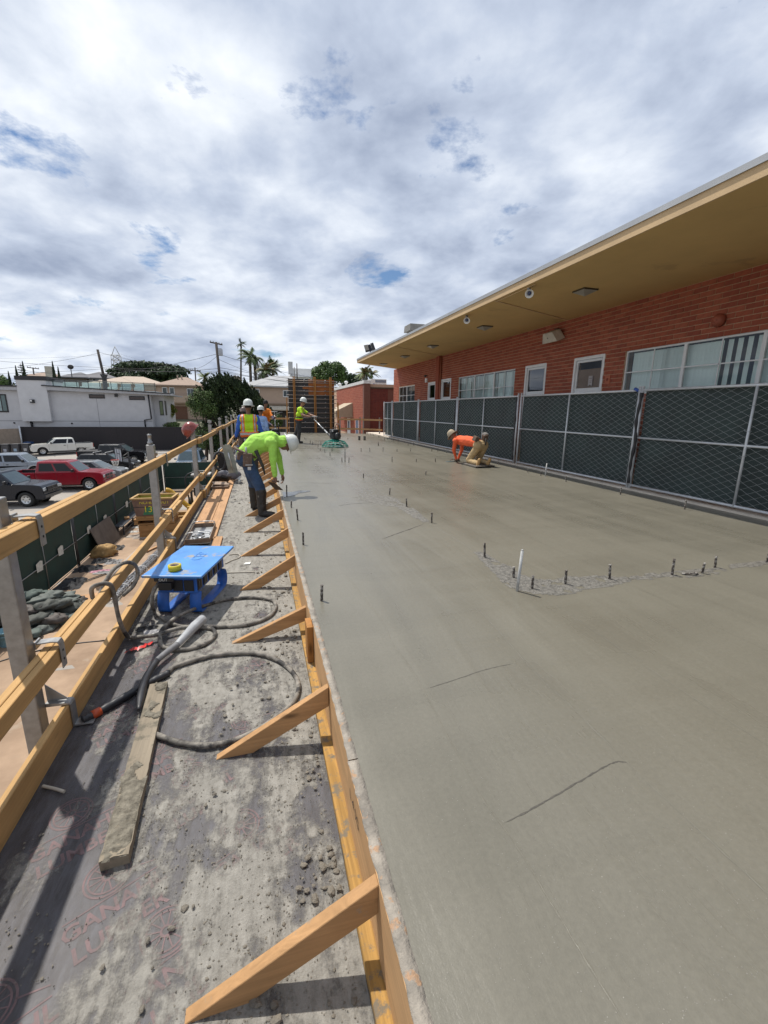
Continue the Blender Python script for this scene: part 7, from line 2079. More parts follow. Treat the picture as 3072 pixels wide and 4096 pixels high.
def pickup(label, loc, rotz, m, L=5.8, W=2.0, H=1.93, r=.41, belt=1.24, cabfrac=(.30, .70), crew=True, grille=M_black, rim=M_alu, bumper=M_chrome, tonneau=None, flare=None, fo=.95, ro=1.2, lit=None):
    t_ = thing('pickup_truck', label, 'pickup truck', loc, rotz, group='vehicles parked in the car park', local=True)
    xf, xr = L / 2, -L / 2; wf, wr = xf - fo, xr + ro; zb = r * 1.02; ra = r * 1.22
    xw = xf - 1.45 * L / 5.8; xc = xr + cabfrac[0] * L
    pol = [(xr, zb + .08)] + arch(wr, ra, zb) + arch(wf, ra, zb) + [(xf - .06, zb - .02), (xf, zb + .12), (xf + .01, zb + .32), (xf - .02, belt - .22), (xf - .14, belt - .07), (xf - .5, belt - .015), (xw, belt + .03), (xc, belt), (xc - .02, belt - .42), (xr + .05, belt - .42), (xr + .04, zb + .3)]
    m_ = MB(); m_.prism(pol, -W / 2 + .03, W / 2 - .03, 'y'); bd = m_.build('body', m, t_, bevel=.035, seg=3)
    for s in (-1, 1):
        m_ = MB(); m_.bx(xr + .03, xc - .03, s * (W / 2 - .10), s * (W / 2 - .03) + s * .004, belt - .42, belt - .005); m_.build('bed_side', m, t_, bevel=.02)
        m_ = MB(); m_.bx(xr + .04, xc - .04, s * (W / 2 - .115), s * (W / 2 - .101), belt - .41, belt - .03); m_.build('bed_liner', M_black, t_)
        for wx in (wf, wr): wheel(t_, wx, s * (W / 2 - .16), r, .26, rim, s)
        for wx in (wf, wr):        # dark wheel housings
            m_ = MB(); m_.lathe([(ra * .98, -.02), (ra * .98, .02)], 20, (wx, s * (W / 2 - .34), r * 1.05), Matrix(((1, 0, 0), (0, 0, 1), (0, -1, 0)))); m_.build('wheel_housing', M_black, t_)
        if flare is not None:
            for wx in (wf, wr):
                m_ = MB(); pts = [(wx - (ra + .04) * math.cos(math.pi * k / 12), s * (W / 2 - .01), zb + (ra + .04) * math.sin(math.pi * k / 12)) for k in range(13)]; m_.tube(pts, .06, 6); m_.build('fender_flare', flare, t_)
    m_ = MB(); m_.bx(xr + .0, xr + .05, -W / 2 + .11, W / 2 - .11, zb + .28, belt - .01); tg = m_.build('tailgate', m, t_, bevel=.02)
    m_ = MB(); m_.bx(xr + .052, xc - .022, -W / 2 + .12, W / 2 - .12, belt - .417, belt - .38); m_.build('bed_floor', M_black, t_)
    if tonneau is not None:
        m_ = MB(); m_.bx(xr + .02, xc - .03, -W / 2 + .06, W / 2 - .06, belt + .0, belt + .05); m_.build('tonneau_cover', tonneau, t_, bevel=.015)
    wins = [(.08, .45, .12, .86), (.50, .87, .12, .86)] if crew else [(.07, .27, .14, .84), (.33, .86, .12, .86)]
    loft_cab(t_, m, xc, xw + .02, xc + .10, xw - .72 * L / 5.8, belt - .01, H - .05, W / 2 - .06, W / 2 - .26, .05, wins)
    # doors, handles, mirrors
    for s in (-1, 1):
        cl = xw - xc
        for u in ((.03, .47, .95) if crew else (.30, .95)):
            m_ = MB(); m_.bx(xc + u * cl - .006, xc + u * cl + .006, s * (W / 2 - .0305), s * (W / 2 - .0275), zb + .12, belt - .01); m_.build('door_seam', M_black, t_)
        for u in ((.33, .80) if crew else (.40,)):
            pass
        for u in ((.12, .56) if crew else (.36,)):
            m_ = MB(); m_.bx(xc + u * cl, xc + u * cl + .17, s * (W / 2 - .028), s * (W / 2 - .002), belt - .17, belt - .125); m_.build('door_handle', m if crew else M_black, t_, bevel=.006)
        m_ = MB(); m_.box((xw - .30, s * (W / 2 + .13), belt + .13), (.12, .22, .2)); m_.build('wing_mirror', M_black, t_, bevel=.03); 
        m_ = MB(); m_.tube([(xw - .28, s * (W / 2 - .06), belt + .04), (xw - .29, s * (W / 2 + .08), belt + .06)], .025, 6); m_.build('mirror_arm', M_black, t_)
        # lamps
        m_ = MB(); m_.box((xf - .06, s * (W / 2 - .25), belt - .30), (.16, .40, .17), (0, -.1, s * -.25)); m_.build('headlamp', M_lamp, t_, bevel=.02)
        m_ = MB(); m_.bx(xr - .006, xr + .05, s * (W / 2 - .105), s * (W / 2 - .024), belt - .40, belt - .04); m_.build('tail_lamp', M_lampr, t_, bevel=.01)
    m_ = MB(); m_.bx(xf - .05, xf + .018, -W / 2 + .48, W / 2 - .48, zb + .30, belt - .19); gr = m_.build('grille', grille, t_, bevel=.02)
    m_ = MB()
    m_.bx(xf + .0, xf + .03, -W / 2 + .47, W / 2 - .47, (zb + belt) / 2 + .03, (zb + belt) / 2 + .07); m_.bx(xf, xf + .03, -.035, .035, zb + .31, belt - .2)
    m_.build('grille_bar', lit or m, gr)
    m_ = MB(); m_.bx(xf - .08, xf + .07, -W / 2 + .02, W / 2 - .02, zb + .05, zb + .27); m_.build('front_bumper', bumper, t_, bevel=.04)
    m_ = MB(); m_.bx(xr - .10, xr - .002, -W / 2 + .08, W / 2 - .08, zb + .05, zb + .2); m_.build('rear_bumper', bumper, t_, bevel=.03)
    m_ = MB(); m_.bx(xr + .3, xf - .3, -W / 2 + .35, W / 2 - .35, zb - .12, zb + .15); m_.build('chassis', M_black, t_)
    return t_


def car(label, loc, rotz, m, L=4.6, W=1.83, H=1.5, r=.33, belt=.92, bonnet=1.15, boot=.55, suv=False, rack=False, glassm=None, name='car'):
    t_ = thing(name, label, 'car', loc, rotz, group='vehicles parked in the car park', local=True)
    xf, xr = L / 2, -L / 2; wf, wr = xf - .85, xr + .85; zb = r * .75; ra = r * 1.16
    xw = xf - bonnet; xb = xr + boot
    pol = [(xr + .02, zb + .12)] + arch(wr, ra, zb) + arch(wf, ra, zb) + [(xf - .08, zb), (xf, zb + .14), (xf, zb + .30), (xf - .07, belt - .20), (xf - .28, belt - .10), (xw, belt + .02), (xb, belt + .04), (xr + .06, belt - .02), (xr, belt - .25)]
    m_ = MB(); m_.prism(pol, -W / 2 + .04, W / 2 - .04, 'y'); m_.build('body', m, t_, bevel=.07, seg=3)
    wins = [(.05, .30, .15, .84), (.33, .60, .12, .86), (.63, .90, .12, .86)] if suv else [(.10, .42, .14, .84), (.46, .86, .12, .86)]
    loft_cab(t_, m, xb - .1, xw + .1, xb + (.22 if suv else .55), xw - .68, belt, H - .05, W / 2 - .09, W / 2 - .30, .05, wins, glassm, 'cabin')
    for s in (-1, 1):
        for wx in (wf, wr):
            wheel(t_, wx, s * (W / 2 - .13), r, .22, M_alu, s)
            m_ = MB(); m_.lathe([(ra * .98, -.02), (ra * .98, .02)], 20, (wx, s * (W / 2 - .30), r * 1.05), Matrix(((1, 0, 0), (0, 0, 1), (0, -1, 0)))); m_.build('wheel_housing', M_black, t_)
        m_ = MB(); m_.box((xf - .16, s * (W / 2 - .26), belt - .22), (.3, .36, .11), (0, .25, s * -.45)); m_.build('headlamp', M_lamp, t_, bevel=.02)
        m_ = MB(); m_.box((xr + .06, s * (W / 2 - .2), belt - .12), (.14, .3, .12)); m_.build('tail_lamp', M_lampr, t_, bevel=.02)
        m_ = MB(); m_.box((xw - .32, s * (W / 2 + .05), belt + .12), (.13, .18, .12)); m_.build('wing_mirror', m, t_, bevel=.03)
        m_ = MB(); m_.bx(xb + .1, xw, s * (W / 2 - .042), s * (W / 2 - .036), zb + .05, zb + .09); m_.build('side_trim', M_black, t_)
        m_ = MB(); m_.bx(xw - 1.0, xw - .83, s * (W / 2 - .04), s * (W / 2 - .016), belt - .12, belt - .085); m_.build('door_handle', M_chrome, t_)
        if rack: 
            pass
    if rack:
        for x in (-.55, .35):
            m_ = MB(); m_.box((x, 0, H + .12), (.09, W - .35, .03)); br_ = m_.build('roof_bar', M_alu, t_, bevel=.01)
            for s in (-1, 1): m_ = MB(); m_.box((x, s * (W / 2 - .36), H + .05), (.1, .06, .12)); m_.build('roof_bar_foot', M_black, br_)
    m_ = MB(); m_.bx(xf - .04, xf + .012, -.45, .45, zb + .22, belt - .28); m_.build('grille', M_black, t_)
    m_ = MB(); m_.bx(xf - .02, xf + .02, -.26, .26, zb + .05, zb + .17); m_.build('number_plate', M_white, t_)
    return t_


P_red = paint('red_paint', (.24, .012, .022)); P_dark = paint('midnight_paint', (.006, .009, .017)); P_white = paint('white_car_paint', (.66, .65, .60))
P_silver = paint('silver_blue_paint', (.24, .28, .33)); P_black = paint('black_paint', (.012, .012, .014)); P_grey = paint('grey_paint', (.17, .18, .19)); P_blue = paint('slate_paint', (.10, .14, .19)); P_flare = paint('flare_grey', (.36, .38, .40))
RX = -5 * math.pi / 180
c_ = Vector((-12.72, 34.65))
pickup('glossy red crew cab pickup truck parked beside the basketball hoop', (-13.15, 34.65, GZ), RX, P_red, L=5.85, r=.43, H=2.0, belt=1.28, bumper=P_red)
pickup('dark blue black crew cab pickup at the left edge, in front of the red one', (-14.7, 29.75, GZ), RX, P_dark, L=5.8, r=.42, H=1.98, belt=1.27, bumper=P_dark)
wa = math.atan2(-1.31, -2.79)
pickup('white extended cab pickup parked in front of the dark block wall', (-19.3, 51.9, -3.32), wa, P_white, L=5.1, W=1.75, H=1.62, r=.36, belt=1.04, crew=False, bumper=P_white, fo=.85, ro=1.1)
pickup('silver blue pickup with grey fender flares behind the red truck', (-18.2, 40.0, gz(40)), 0.0, P_silver, L=5.1, W=1.85, H=1.76, r=.38, belt=1.1, crew=False, flare=P_flare)
pickup('black pickup with a covered bed behind the basketball hoop', (-12.8, 45.4, gz(45.4)), RX, P_black, L=5.6, W=1.9, H=1.72, r=.38, belt=1.1, tonneau=M_black, crew=True)
car('grey sedan mostly hidden behind the red truck', (-12.45, 37.75, gz(37.75)), RX, P_grey, L=4.7, H=1.45)
car('black crossover with silver roof bars behind the red truck', (-12.3, 40.9, gz(40.9)), RX, P_black, L=4.7, W=1.88, H=1.52, belt=.98, suv=True, rack=True, name='crossover_car')
car('slate coloured suv facing the camera behind the yard end fence', (-5.55, 39.4, gz(39.4)), -math.pi / 2, P_blue, L=4.8, W=2.0, H=1.95, r=.38, belt=1.15, suv=True, glassm=M_cglassl, name='suv_car')

# basketball hoop
t = thing('basketball_hoop', 'black framed portable basketball hoop standing in front of the red truck', 'basketball hoop', (-8.55, 32.7, GZ))
HB = Vector((-9.0, 32.6, -1.72)); hd = Vector((-.83, -.55, 0)).normalized(); hs = Vector((-hd.y, hd.x, 0))
def hp(u, v, w): return tuple(HB + hs * u + Vector((0, 0, v)) + hd * w)
def hbox(m_, u0, u1, v0, v1, w0, w1):
    ps = [hp(u0, v0, w0), hp(u1, v0, w0), hp(u1, v1, w0), hp(u0, v1, w0), hp(u0, v0, w1), hp(u1, v0, w1), hp(u1, v1, w1), hp(u0, v1, w1)]
    m_.add(ps, [(0, 3, 2, 1), (4, 5, 6, 7), (0, 1, 5, 4), (1, 2, 6, 5), (2, 3, 7, 6), (3, 0, 4, 7)])
mb = MB(); hbox(mb, -.55, .55, -.38, .40, 0, .02); bbd = mb.build('backboard', mat('board_grey', (.40, .43, .47), .3), t)
mb = MB()
for a in ((-.60, -.55, -.42, .45), (.55, .60, -.42, .45), (-.549, .549, .40, .45), (-.549, .549, -.42, -.38), (-.26, -.22, -.379, .399), (.22, .26, -.379, .399), (-.219, .219, .08, .12)): hbox(mb, *a, -.01, .035)
mb.build('board_frame', M_black, bbd)
rc = Vector(hp(0, -.30, .26)); mb = MB(); mb.tube([(rc.x + .23 * math.cos(a), rc.y + .23 * math.sin(a), rc.z) for a in np.linspace(0, 6.28, 22)[:-1]], .014, 6, closed=True); mb.build('rim', mat('rim_red', (.5, .04, .02), .4), t)
mb = MB()
for k in range(12):
    a = k * math.pi / 6
    for s in (-1, 1): mb.tube([(rc.x + .23 * math.cos(a), rc.y + .23 * math.sin(a), rc.z), (rc.x + .18 * math.cos(a + s * .26), rc.y + .18 * math.sin(a + s * .26), rc.z - .2), (rc.x + .12 * math.cos(a), rc.y + .12 * math.sin(a), rc.z - .4)], .009, 4)
mb.build('net', M_white, t)
mb = MB(); mb.tube([(-8.50, 32.95, GZ), (-8.52, 32.93, -1.55)], .05, 8); mb.tube([(-8.38, 33.02, GZ), (-8.45, 32.98, -1.9)], .035, 8); mb.build('pole', M_black, t)
mb = MB(); mb.tube([(-8.52, 32.93, -1.6), hp(0, -.25, -.02)], .035, 6); mb.tube([(-8.52, 32.93, -1.85), hp(0, -.36, -.02)], .035, 6); mb.build('arm', M_black, t)
mb = MB(); mb.box((-8.35, 33.1, GZ + .1), (.8, 1.1, .2), (0, 0, .5)); mb.build('base', M_black, t, bevel=.05)

# dark block wall, beige wall, bins
t = thing('block_wall', 'long dark charcoal wall closing the car park', 'wall', (-12, 54.5, -3.3))
M_char = mat('charcoal_wall', (.028, .024, .026), .85, var=.18, vscale=.8, bump=.3, bscale=4)
xs_ = [-23.8 + 2.95 * i for i in range(11)]
for a, b in zip(xs_[:-1], xs_[1:]):
    mb = MB(); mb.bx(a + .004, b - .004, 54.5, 54.7, -3.35, -.80); mb.build('wall_bay', M_char, t)
mb = MB(); mb.bx(-23.85, 5.8, 54.46, 54.74, -.798, -.74); mb.build('coping', mat('coping_dark', (.035, .032, .034), .8), t)
t = thing('beige_wall', 'short beige side wall meeting the dark wall at the left edge', 'wall', (-24.5, 53, -3.3))
mb = MB(); mb.add([(-27.5, 51.0, -3.4), (-23.85, 54.3, -3.4), (-23.85, 54.3, -.9), (-27.5, 51.0, -.95), (-27.5, 51.2, -3.4), (-23.9, 54.48, -3.4), (-23.9, 54.48, -.9), (-27.5, 51.2, -.95)], [(0, 1, 2, 3), (7, 6, 5, 4), (3, 2, 6, 7), (0, 4, 5, 1), (0, 3, 7, 4), (1, 5, 6, 2)]); mb.build('wall_face', mat('beige_wall_stucco', (.28, .225, .175), .9), t)
mb = MB(); mb.tube([(-23.75, 54.2, -3.3), (-23.75, 54.2, -.62)], .07, 8); mb.build('end_post', M_pipe, t)
M_bin = mat('grey_bin', (.065, .065, .07), .6, var=.15)
for i in range(4):
    x = -24.65 + i * .72; y = 51.2 + i * .28
    t = thing('wheelie_bin', ['leftmost', 'second', 'third', 'rightmost'][i] + ' grey wheeled bin against the beige wall', 'bin', (x, y, -3.34), group='grey wheeled bins by the beige wall')
    mb = MB(); mb.box((x, y, -2.83), (.5, .55, .96), taper=1.18); mb.build('bin_body', M_bin, t, bevel=.03)
    mb = MB(); mb.box((x, y, -2.31), (.64, .70, .07)); mb.build('lid', M_bin, t, bevel=.02)
    mb = MB(); mb.add([(x - .13, y - .305, -3.0), (x + .13, y - .305, -3.0), (x + .13, y - .315, -2.74), (x - .13, y - .315, -2.74)], [(0, 1, 2, 3)]); mb.build('bin_emblem', mat('emblem_%d' % i, [(.4, .42, .45), (.35, .37, .42), (.3, .4, .5), (.45, .45, .45)][i], .6), t)
mb = MB(); mb.box((-22.9, 53.6, -2.75), (.62, .6, 1.05), taper=1.12); tag(mb.build('blue_bin', mat('blue_bin', (.02, .06, .16), .5), bevel=.04), 'blue bin in the corner behind the grey bins', 'bin')
mb = MB(); mb.box((-22.1, 53.0, -2.95), (1.75, 1.0, .75)); tag(mb.build('planter_box', mat('planter', (.04, .034, .036), .8), bevel=.02), 'low dark box beside the nose of the white pickup', 'planter box')

# ================================================================== HOUSES BEHIND THE CAR PARK
M_stucco = mat('grey_stucco', (.50, .50, .515), .9, var=.06, vscale=1.5, bump=.3, bscale=30)
M_stuccol = mat('light_stucco', (.55, .55, .56), .9, var=.05, vscale=1.5)
M_roofdk = mat('dark_roof_trim', (.022, .022, .026), .6)
M_winf = mat('dark_window_frame', (.015, .015, .017), .5)
M_hglass = mat('house_glass', (.03, .045, .045), .05, spec=.8, var=.1)
M_gglass = glass('balustrade_glass', (.72, .86, .83), .02, 1.6)
HY = 56.0
gh = thing('grey_house', 'modern grey stucco house with dark roof edge and roof terrace', 'house', (-17, 58, -2))
mb = MB(); mb.bx(-32, -11.55, HY, HY + 8, -2.5, 2.95); mb.build('wall', M_stucco, gh)
mb = MB(); mb.bx(-11.549, -10.45, HY + 1.2, HY + 8, -2.5, 2.80); mb.build('side_wing', M_stuccol, gh)
mb = MB(); mb.bx(-23.95, -21.3, HY - .45, HY + 4, -.2, 4.0); mb.build('chimney_tower', M_stuccol, gh)
mb = MB(); mb.bx(-24.02, -21.15, HY - .5, HY + 4.05, 4.002, 4.42); mb.build('tower_cap', M_roofdk, gh)
mb = MB(); mb.prism([(-21.295, 3.02), (-9.4, 2.72), (-9.4, 2.86), (-21.295, 3.42)], HY - .55, HY + 8.2, 'y'); mb.build('roof', mat('roof_soffit', (.4, .4, .41), .8), gh)
mb = MB(); mb.prism([(-21.7, 3.44), (-9.35, 2.865), (-9.3, 2.96), (-21.7, 3.56)], HY - .62, HY - .551, 'y'); mb.build('roof_gutter', M_roofdk, gh)
mb = MB(); mb.prism([(-33, 3.02), (-23.96, 2.96), (-23.96, 3.3), (-33, 3.36)], HY - .45, HY + 8.2, 'y'); mb.build('roof', mat('roof_soffit_b', (.4, .4, .41), .8), gh)
mb = MB(); mb.prism([(-33, 3.362), (-23.96, 3.302), (-23.9, 3.44), (-33, 3.5)], HY - .5, HY + 8.2, 'y'); mb.build('roof_gutter', M_roofdk, gh)
for (x0, x1, z0, z1) in [(-17.62, -16.1, 2.27, 2.7), (-13.72, -12.15, 2.17, 2.6)]:
    mb = MB(); mb.bx(x0, x1, HY - .05, HY - .002, z0, z1); w = mb.build('window', M_winf, gh)
    mb = MB(); mb.bx(x0 + .1, x1 - .1, HY - .056, HY - .051, z0 + .1, z1 - .1); mb.build('pane', mat('brownish_glass', (.05, .03, .025), .1), w)
mb = MB(); mb.bx(-27.5, -25.2, HY - .05, HY - .002, .7, 2.55); w = mb.build('window', M_winf, gh)
mb = MB(); mb.bx(-27.3, -25.75, HY - .056, HY - .051, .85, 2.42); mb.build('pane', mat('curtain_glass', (.28, .36, .36), .1, var=.3, vscale=2), w)
mb = MB(); mb.bx(-25.65, -25.32, HY - .056, HY - .051, .85, 2.42); mb.build('pane', mat('side_glass', (.12, .17, .17), .1), w)
mb = MB(); mb.bx(-10.449, -10.41, HY + 1.5, HY + 2.4, .5, 2.15); w = mb.build('window', M_winf, gh)
mb = MB(); mb.bx(-10.95, -10.55, HY + 1.14, HY + 1.198, .5, 2.15); w = mb.build('window', M_winf, gh); mb = MB(); mb.bx(-10.9, -10.6, HY + 1.13, HY + 1.139, .6, 2.05); mb.build('pane', mat('green_reflect', (.12, .16, .07), .08), w)
mb = MB(); mb.bx(-32, -24, HY - .012, HY - .001, -.2, -.15); mb.bx(-21.3, -11.6, HY - .012, HY - .001, -.2, -.15); mb.bx(-16.95, -16.92, HY - .012, HY - .001, -.8, 2.25); mb.build('stucco_joint', mat('joint_shade', (.2, .2, .21), .9), gh)
mb = MB(); mb.tube([(-11.75, HY - .1, 2.95), (-11.68, HY - .08, .12), (-12.4, HY - .08, -.02), (-12.38, HY - .08, -.9)], .07, 6); mb.tube([(-23.35, HY - .1, -.22), (-23.3, HY - .1, -.9)], .12, 6); mb.build('downpipe', M_roofdk, gh)
for x, z, s in ((-22.72, 1.87, .2), (-14.95, 2.62, .16)):
    mb = MB(); yy = HY - .6 if s > .18 else HY - .12; mb.box((x, yy, z), (s * 1.7, .25, s * 1.8)); mb.build('wall_lamp', M_winf, gh)
    if s > .18: mb = MB(); mb.box((x - .06, yy - .13, z + .05), (.17, .01, .17)); mb.build('lamp_lens', M_white, gh)
for x, z in ((-24.9, -.38), (-19.6, -.42)):
    mb = MB(); mb.lathe([(.09, 0), (.07, .06)], 10, (x, HY - .06, z), Matrix(((1, 0, 0), (0, 0, 1), (0, -1, 0)))); mb.build('overflow_outlet', M_winf, gh)
# terrace on top
mb = MB(); yy = HY + .5; mb.quad((-21.1, yy, 3.3), (-11.0, yy, 3.3), (-11.0, yy, 3.95), (-21.1, yy, 4.15)); mb.build('balustrade', M_gglass, gh, fix=False)
mb = MB(); mb.tube([(-21.1, HY + .51, 4.2), (-11.0, HY + .51, 4.0)], .035, 6); mb.build('handrail', M_winf, gh)
for x in np.arange(-21, -10.9, 1.1): mb = MB(); mb.bx(x - .02, x + .02, HY + .48, HY + .56, 3.0, 4.1); mb.build('baluster', M_winf, gh)
mb = MB(); mb.lathe([(.32, 2.6), (.26, 3.6), (.24, 4.6), (.34, 4.85), (.40, 5.0), (.0, 5.02)], 14, (-16.77, HY + 3, 0)); mb.build('flue', M_roofdk, gh)
mb = MB(); mb.bx(-21.2, -11.2, HY + .6, HY + 7, 3.1, 3.2); mb.build('terrace_floor', mat('terrace', (.4, .41, .4), .8), gh)
for i, (x, w, c) in enumerate([(-19.9, 1.5, (.5, .55, .53)), (-18.3, 1.0, (.55, .6, .58)), (-17.4, .9, (.6, .62, .6)), (-15.7, .8, (.6, .66, .64)), (-14.4, 1.0, (.35, .4, .4)), (-13.0, .9, (.45, .5, .5))]):
    t = thing('terrace_chair', ['pale lounge sofa', 'pale lounge chair with cushion', 'white low chair', 'white chair beside the flue', 'grey terrace chair', 'grey table end'][i] + ' on the grey house roof terrace', 'chair', (x, HY + 1.6, 3.2), group='furniture on the roof terrace')
    m_ = mat('terrace_fabric_%d' % i, c, .8)
    mb = MB(); mb.bx(x - w / 2, x + w / 2, HY + 1.3, HY + 2.0, 3.203, 3.55); mb.build('seat', m_, t, bevel=.05)
    mb = MB(); mb.bx(x - w / 2, x + w / 2, HY + 2.0, HY + 2.2, 3.4, 4.0); mb.build('backrest', m_, t, bevel=.05)

# generic houses


def hip_house(name, label, x0, x1, y0, y1, zb, ze, zr, wallm, roofm, windows=(), over=.5, gable=False, trim=None, band=None):
    t_ = thing(name, label, 'house', ((x0 + x1) / 2, (y0 + y1) / 2, zb))
    m_ = MB(); m_.bx(x0, x1, y0, y1, zb, ze); m_.build('wall', wallm, t_)
    a, b, c, d = x0 - over, x1 + over, y0 - over, y1 + over; my = (c + d) / 2; inset = 0 if gable else min((b - a), (d - c)) / 2.2
    m_ = MB(); m_.add([(a, c, ze), (b, c, ze), (b, d, ze), (a, d, ze), (a + inset, my, zr), (b - inset, my, zr), (a, c, ze - .18), (b, c, ze - .18), (b, d, ze - .18), (a, d, ze - .18)],
                      [(0, 1, 5, 4), (1, 2, 5), (2, 3, 4, 5), (3, 0, 4), (6, 7, 1, 0), (7, 8, 2, 1), (8, 9, 3, 2), (9, 6, 0, 3), (9, 8, 7, 6)]); m_.build('roof', roofm, t_)
    for (u0, u1, w0, w1) in windows:
        m_ = MB(); m_.bx(u0, u1, y0 - .08, y0 - .002, w0, w1); w = m_.build('window', trim or M_white, t_)
        n_ = 2 if (u1 - u0) > .7 else 1; g_ = (u1 - u0 - .12) / n_
        for k in range(n_): m_ = MB(); m_.bx(u0 + .08 + k * g_, u0 + .04 + (k + 1) * g_, y0 - .088, y0 - .081, w0 + .1, w1 - .1); m_.build('pane', M_hglass, w)
    return t_


M_tanst = mat('tan_house_stucco', (.44, .33, .25), .9, var=.06, vscale=1); M_roofbr = mat('brown_shingle', (.30, .22, .17), .9, var=.12, vscale=2, bump=.3, bscale=8); M_roofgr = mat('grey_shingle', (.36, .36, .36), .9, var=.08, vscale=2, bump=.3, bscale=8)
h1 = hip_house('tan_house', 'two storey tan house with brown roof behind the grey house', -14.4, -7.8, 75, 84, -1.5, 4.75, 6.2, M_tanst, M_roofbr, [(-13.75, -13.05, 3.35, 4.4), (-12.75, -12.05, 3.35, 4.4), (-10.3, -9.3, 3.2, 4.3)])
mb = MB(); mb.bx(-14.1, -9.6, 74.0, 74.2, 2.15, 3.2); mb.bx(-14.1, -9.6, 74.21, 74.98, 2.0, 2.14); mb.build('balcony', M_tanst, h1)
mb = MB(); mb.bx(-13.2, -10.5, 74.9, 74.98, -1.2, 1.6); mb.build('garage_opening', mat('garage_brown', (.16, .08, .05), .8), h1)
for x in (-11.9, -11.3): mb = MB(); mb.tube([(x, 78, 5.4), (x, 78, 6.35)], .1, 6); mb.build('roof_pipe', M_roofbr, h1)
h2 = hip_house('tan_house', 'two storey tan house with grey roof directly behind the juniper', -1.6, 8.5, 62, 71, -2, 4.35, 6.0, M_tanst, M_roofgr, [(3.4, 4.35, 2.95, 3.85), (-.7, .38, 3.05, 3.95), (-2.0 + .5, -1.0, 3.0, 3.9)])
mb = MB(); mb.bx(-1.7, 8.6, 61.7, 61.98, 1.95, 2.12); mb.build('belt_trim', mat('trim_brown', (.25, .19, .14), .8), h2)
mb = MB(); mb.prism([(61.0, 1.35), (61.98, 1.85), (61.98, 1.2), (61.0, 1.2)], -1.0, 8.5, 'x'); mb.build('porch_roof', mat('porch_cream', (.5, .45, .36), .8), h2)
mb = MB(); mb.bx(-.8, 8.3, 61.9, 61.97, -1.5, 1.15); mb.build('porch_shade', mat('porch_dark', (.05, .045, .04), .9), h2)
hip_house('far_house', 'far cream house with a brown gable roof left of the cypress', -39.5, -35.3, 95, 103, 1, 6.6, 7.6, mat('cream_house', (.5, .42, .36), .9), M_roofbr)
hip_house('far_house', 'far dark brown gabled house right of the cypresses', -33.9, -30.2, 95, 103, 1, 6.6, 7.7, mat('brown_house', (.12, .10, .08), .9), mat('slate_roof', (.13, .13, .14), .9))
hip_house('far_house', 'far pale gabled house with dark roof behind the terrace flue', -31.6, -26.6, 97, 104, 1, 6.7, 8.0, mat('pale_house', (.5, .5, .5), .9), mat('slate_roof_b', (.16, .155, .16), .9), [(-29.6, -28.4, 6.0, 6.6)], trim=M_white)
hip_house('far_house', 'tan roofed low house just behind the roof terrace', -24.5, -14.5, 80, 88, 0, 5.0, 6.35, M_tanst, mat('tan_roof', (.42, .34, .27), .9))
h5 = hip_house('far_house', 'white modern house far behind the wall form', 5.3, 12.5, 110, 120, 2, 9.0, 9.4, M_white, mat('white_roof', (.6, .6, .6), .8), [(6.0, 6.9, 7.3, 8.4), (7.2, 7.6, 7.3, 8.4)], trim=M_winf)
mb = MB(); mb.bx(8.0, 14.5, 112, 118, 9.0, 11.0); mb.build('upper_block', M_white, h5); mb = MB(); mb.bx(7.6, 8.6, 111, 112, 9.5, 12.4); mb.build('chimney', mat('chimney_grey', (.5, .5, .5), .8), h5)
t = thing('cypress_chimney', 'pale chimney with satellite dish among the far left houses', 'chimney', (-35, 94, 5))
mb = MB(); mb.bx(-35.5, -34.5, 93, 94, 4, 8.2); mb.build('stack', mat('chimney_cream', (.5, .47, .4), .9), t); mb = MB(); mb.ball((-31.5, 93, 8.2), (.5, .15, .4), 12, 8); mb.tube([(-31.5, 93, 6.5), (-31.5, 93, 8.0)], .07, 6); mb.build('dish', M_roofdk, t)

# ================================================================== POLES, TOWERS, WIRES
M_pole = mat('pole_wood', (.055, .045, .04), .9, var=.2); M_wirek = mat('utility_wire', (.04, .04, .045), .7)


def utility_pole(label, base, top, r=.17, arms=(), transformer=None):
    t_ = thing('utility_pole', label, 'utility pole', base, group='utility poles')
    m_ = MB(); m_.tube([base, top], [r, r * .75], 8); m_.build('mast', M_pole, t_)
    for (dz, l, tilt) in arms:
        c = Vector(top) + Vector((0, 0, dz)); m_ = MB(); m_.beam(c + Vector((-l, 0, tilt)), c + Vector((l, 0, -tilt)), .14, .14); a = m_.build('crossarm', M_pole, t_)
        for u in (-.9, -.45, .45, .9):
            p = c + Vector((l * u, 0, -tilt * u + .07)); m_ = MB(); m_.tube([p, p + Vector((0, 0, .16))], .05, 6); m_.build('insulator', M_greypipe, a)
    if transformer:
        m_ = MB(); m_.lathe([(.26, 0), (.28, .1), (.28, .75), (.2, .85)], 12, transformer); m_.build('transformer', mat('transformer_grey', (.4, .42, .45), .5), t_)
    return t_


utility_pole('tall leaning utility pole with a transformer behind the juniper', (-4.1, 60, -2), (-4.46, 60, 9.25), .2, [(-.15, .72, .12)], (-4.05, 60, 7.7))
utility_pole('bare leaning pole rising behind the roof terrace', (-25.2, 90, 2), (-26.05, 90, 11.0), .26)
utility_pole('short pole with crossarm right of the big round tree', (-10.2, 85, 1), (-10.07, 85, 8.2), .13, [(-.5, .9, .08)])
utility_pole('short far pole with crossarm above the left roofs', (-38.5, 96, 4), (-38.4, 96, 8.1), .15, [(-.1, .9, .1)])
utility_pole('pole top with two crossarms behind the big round tree', (-19.3, 112, 4), (-19.2, 112, 10.9), .22, [(-.15, 1.4, .2), (-1.0, 1.8, .2)])


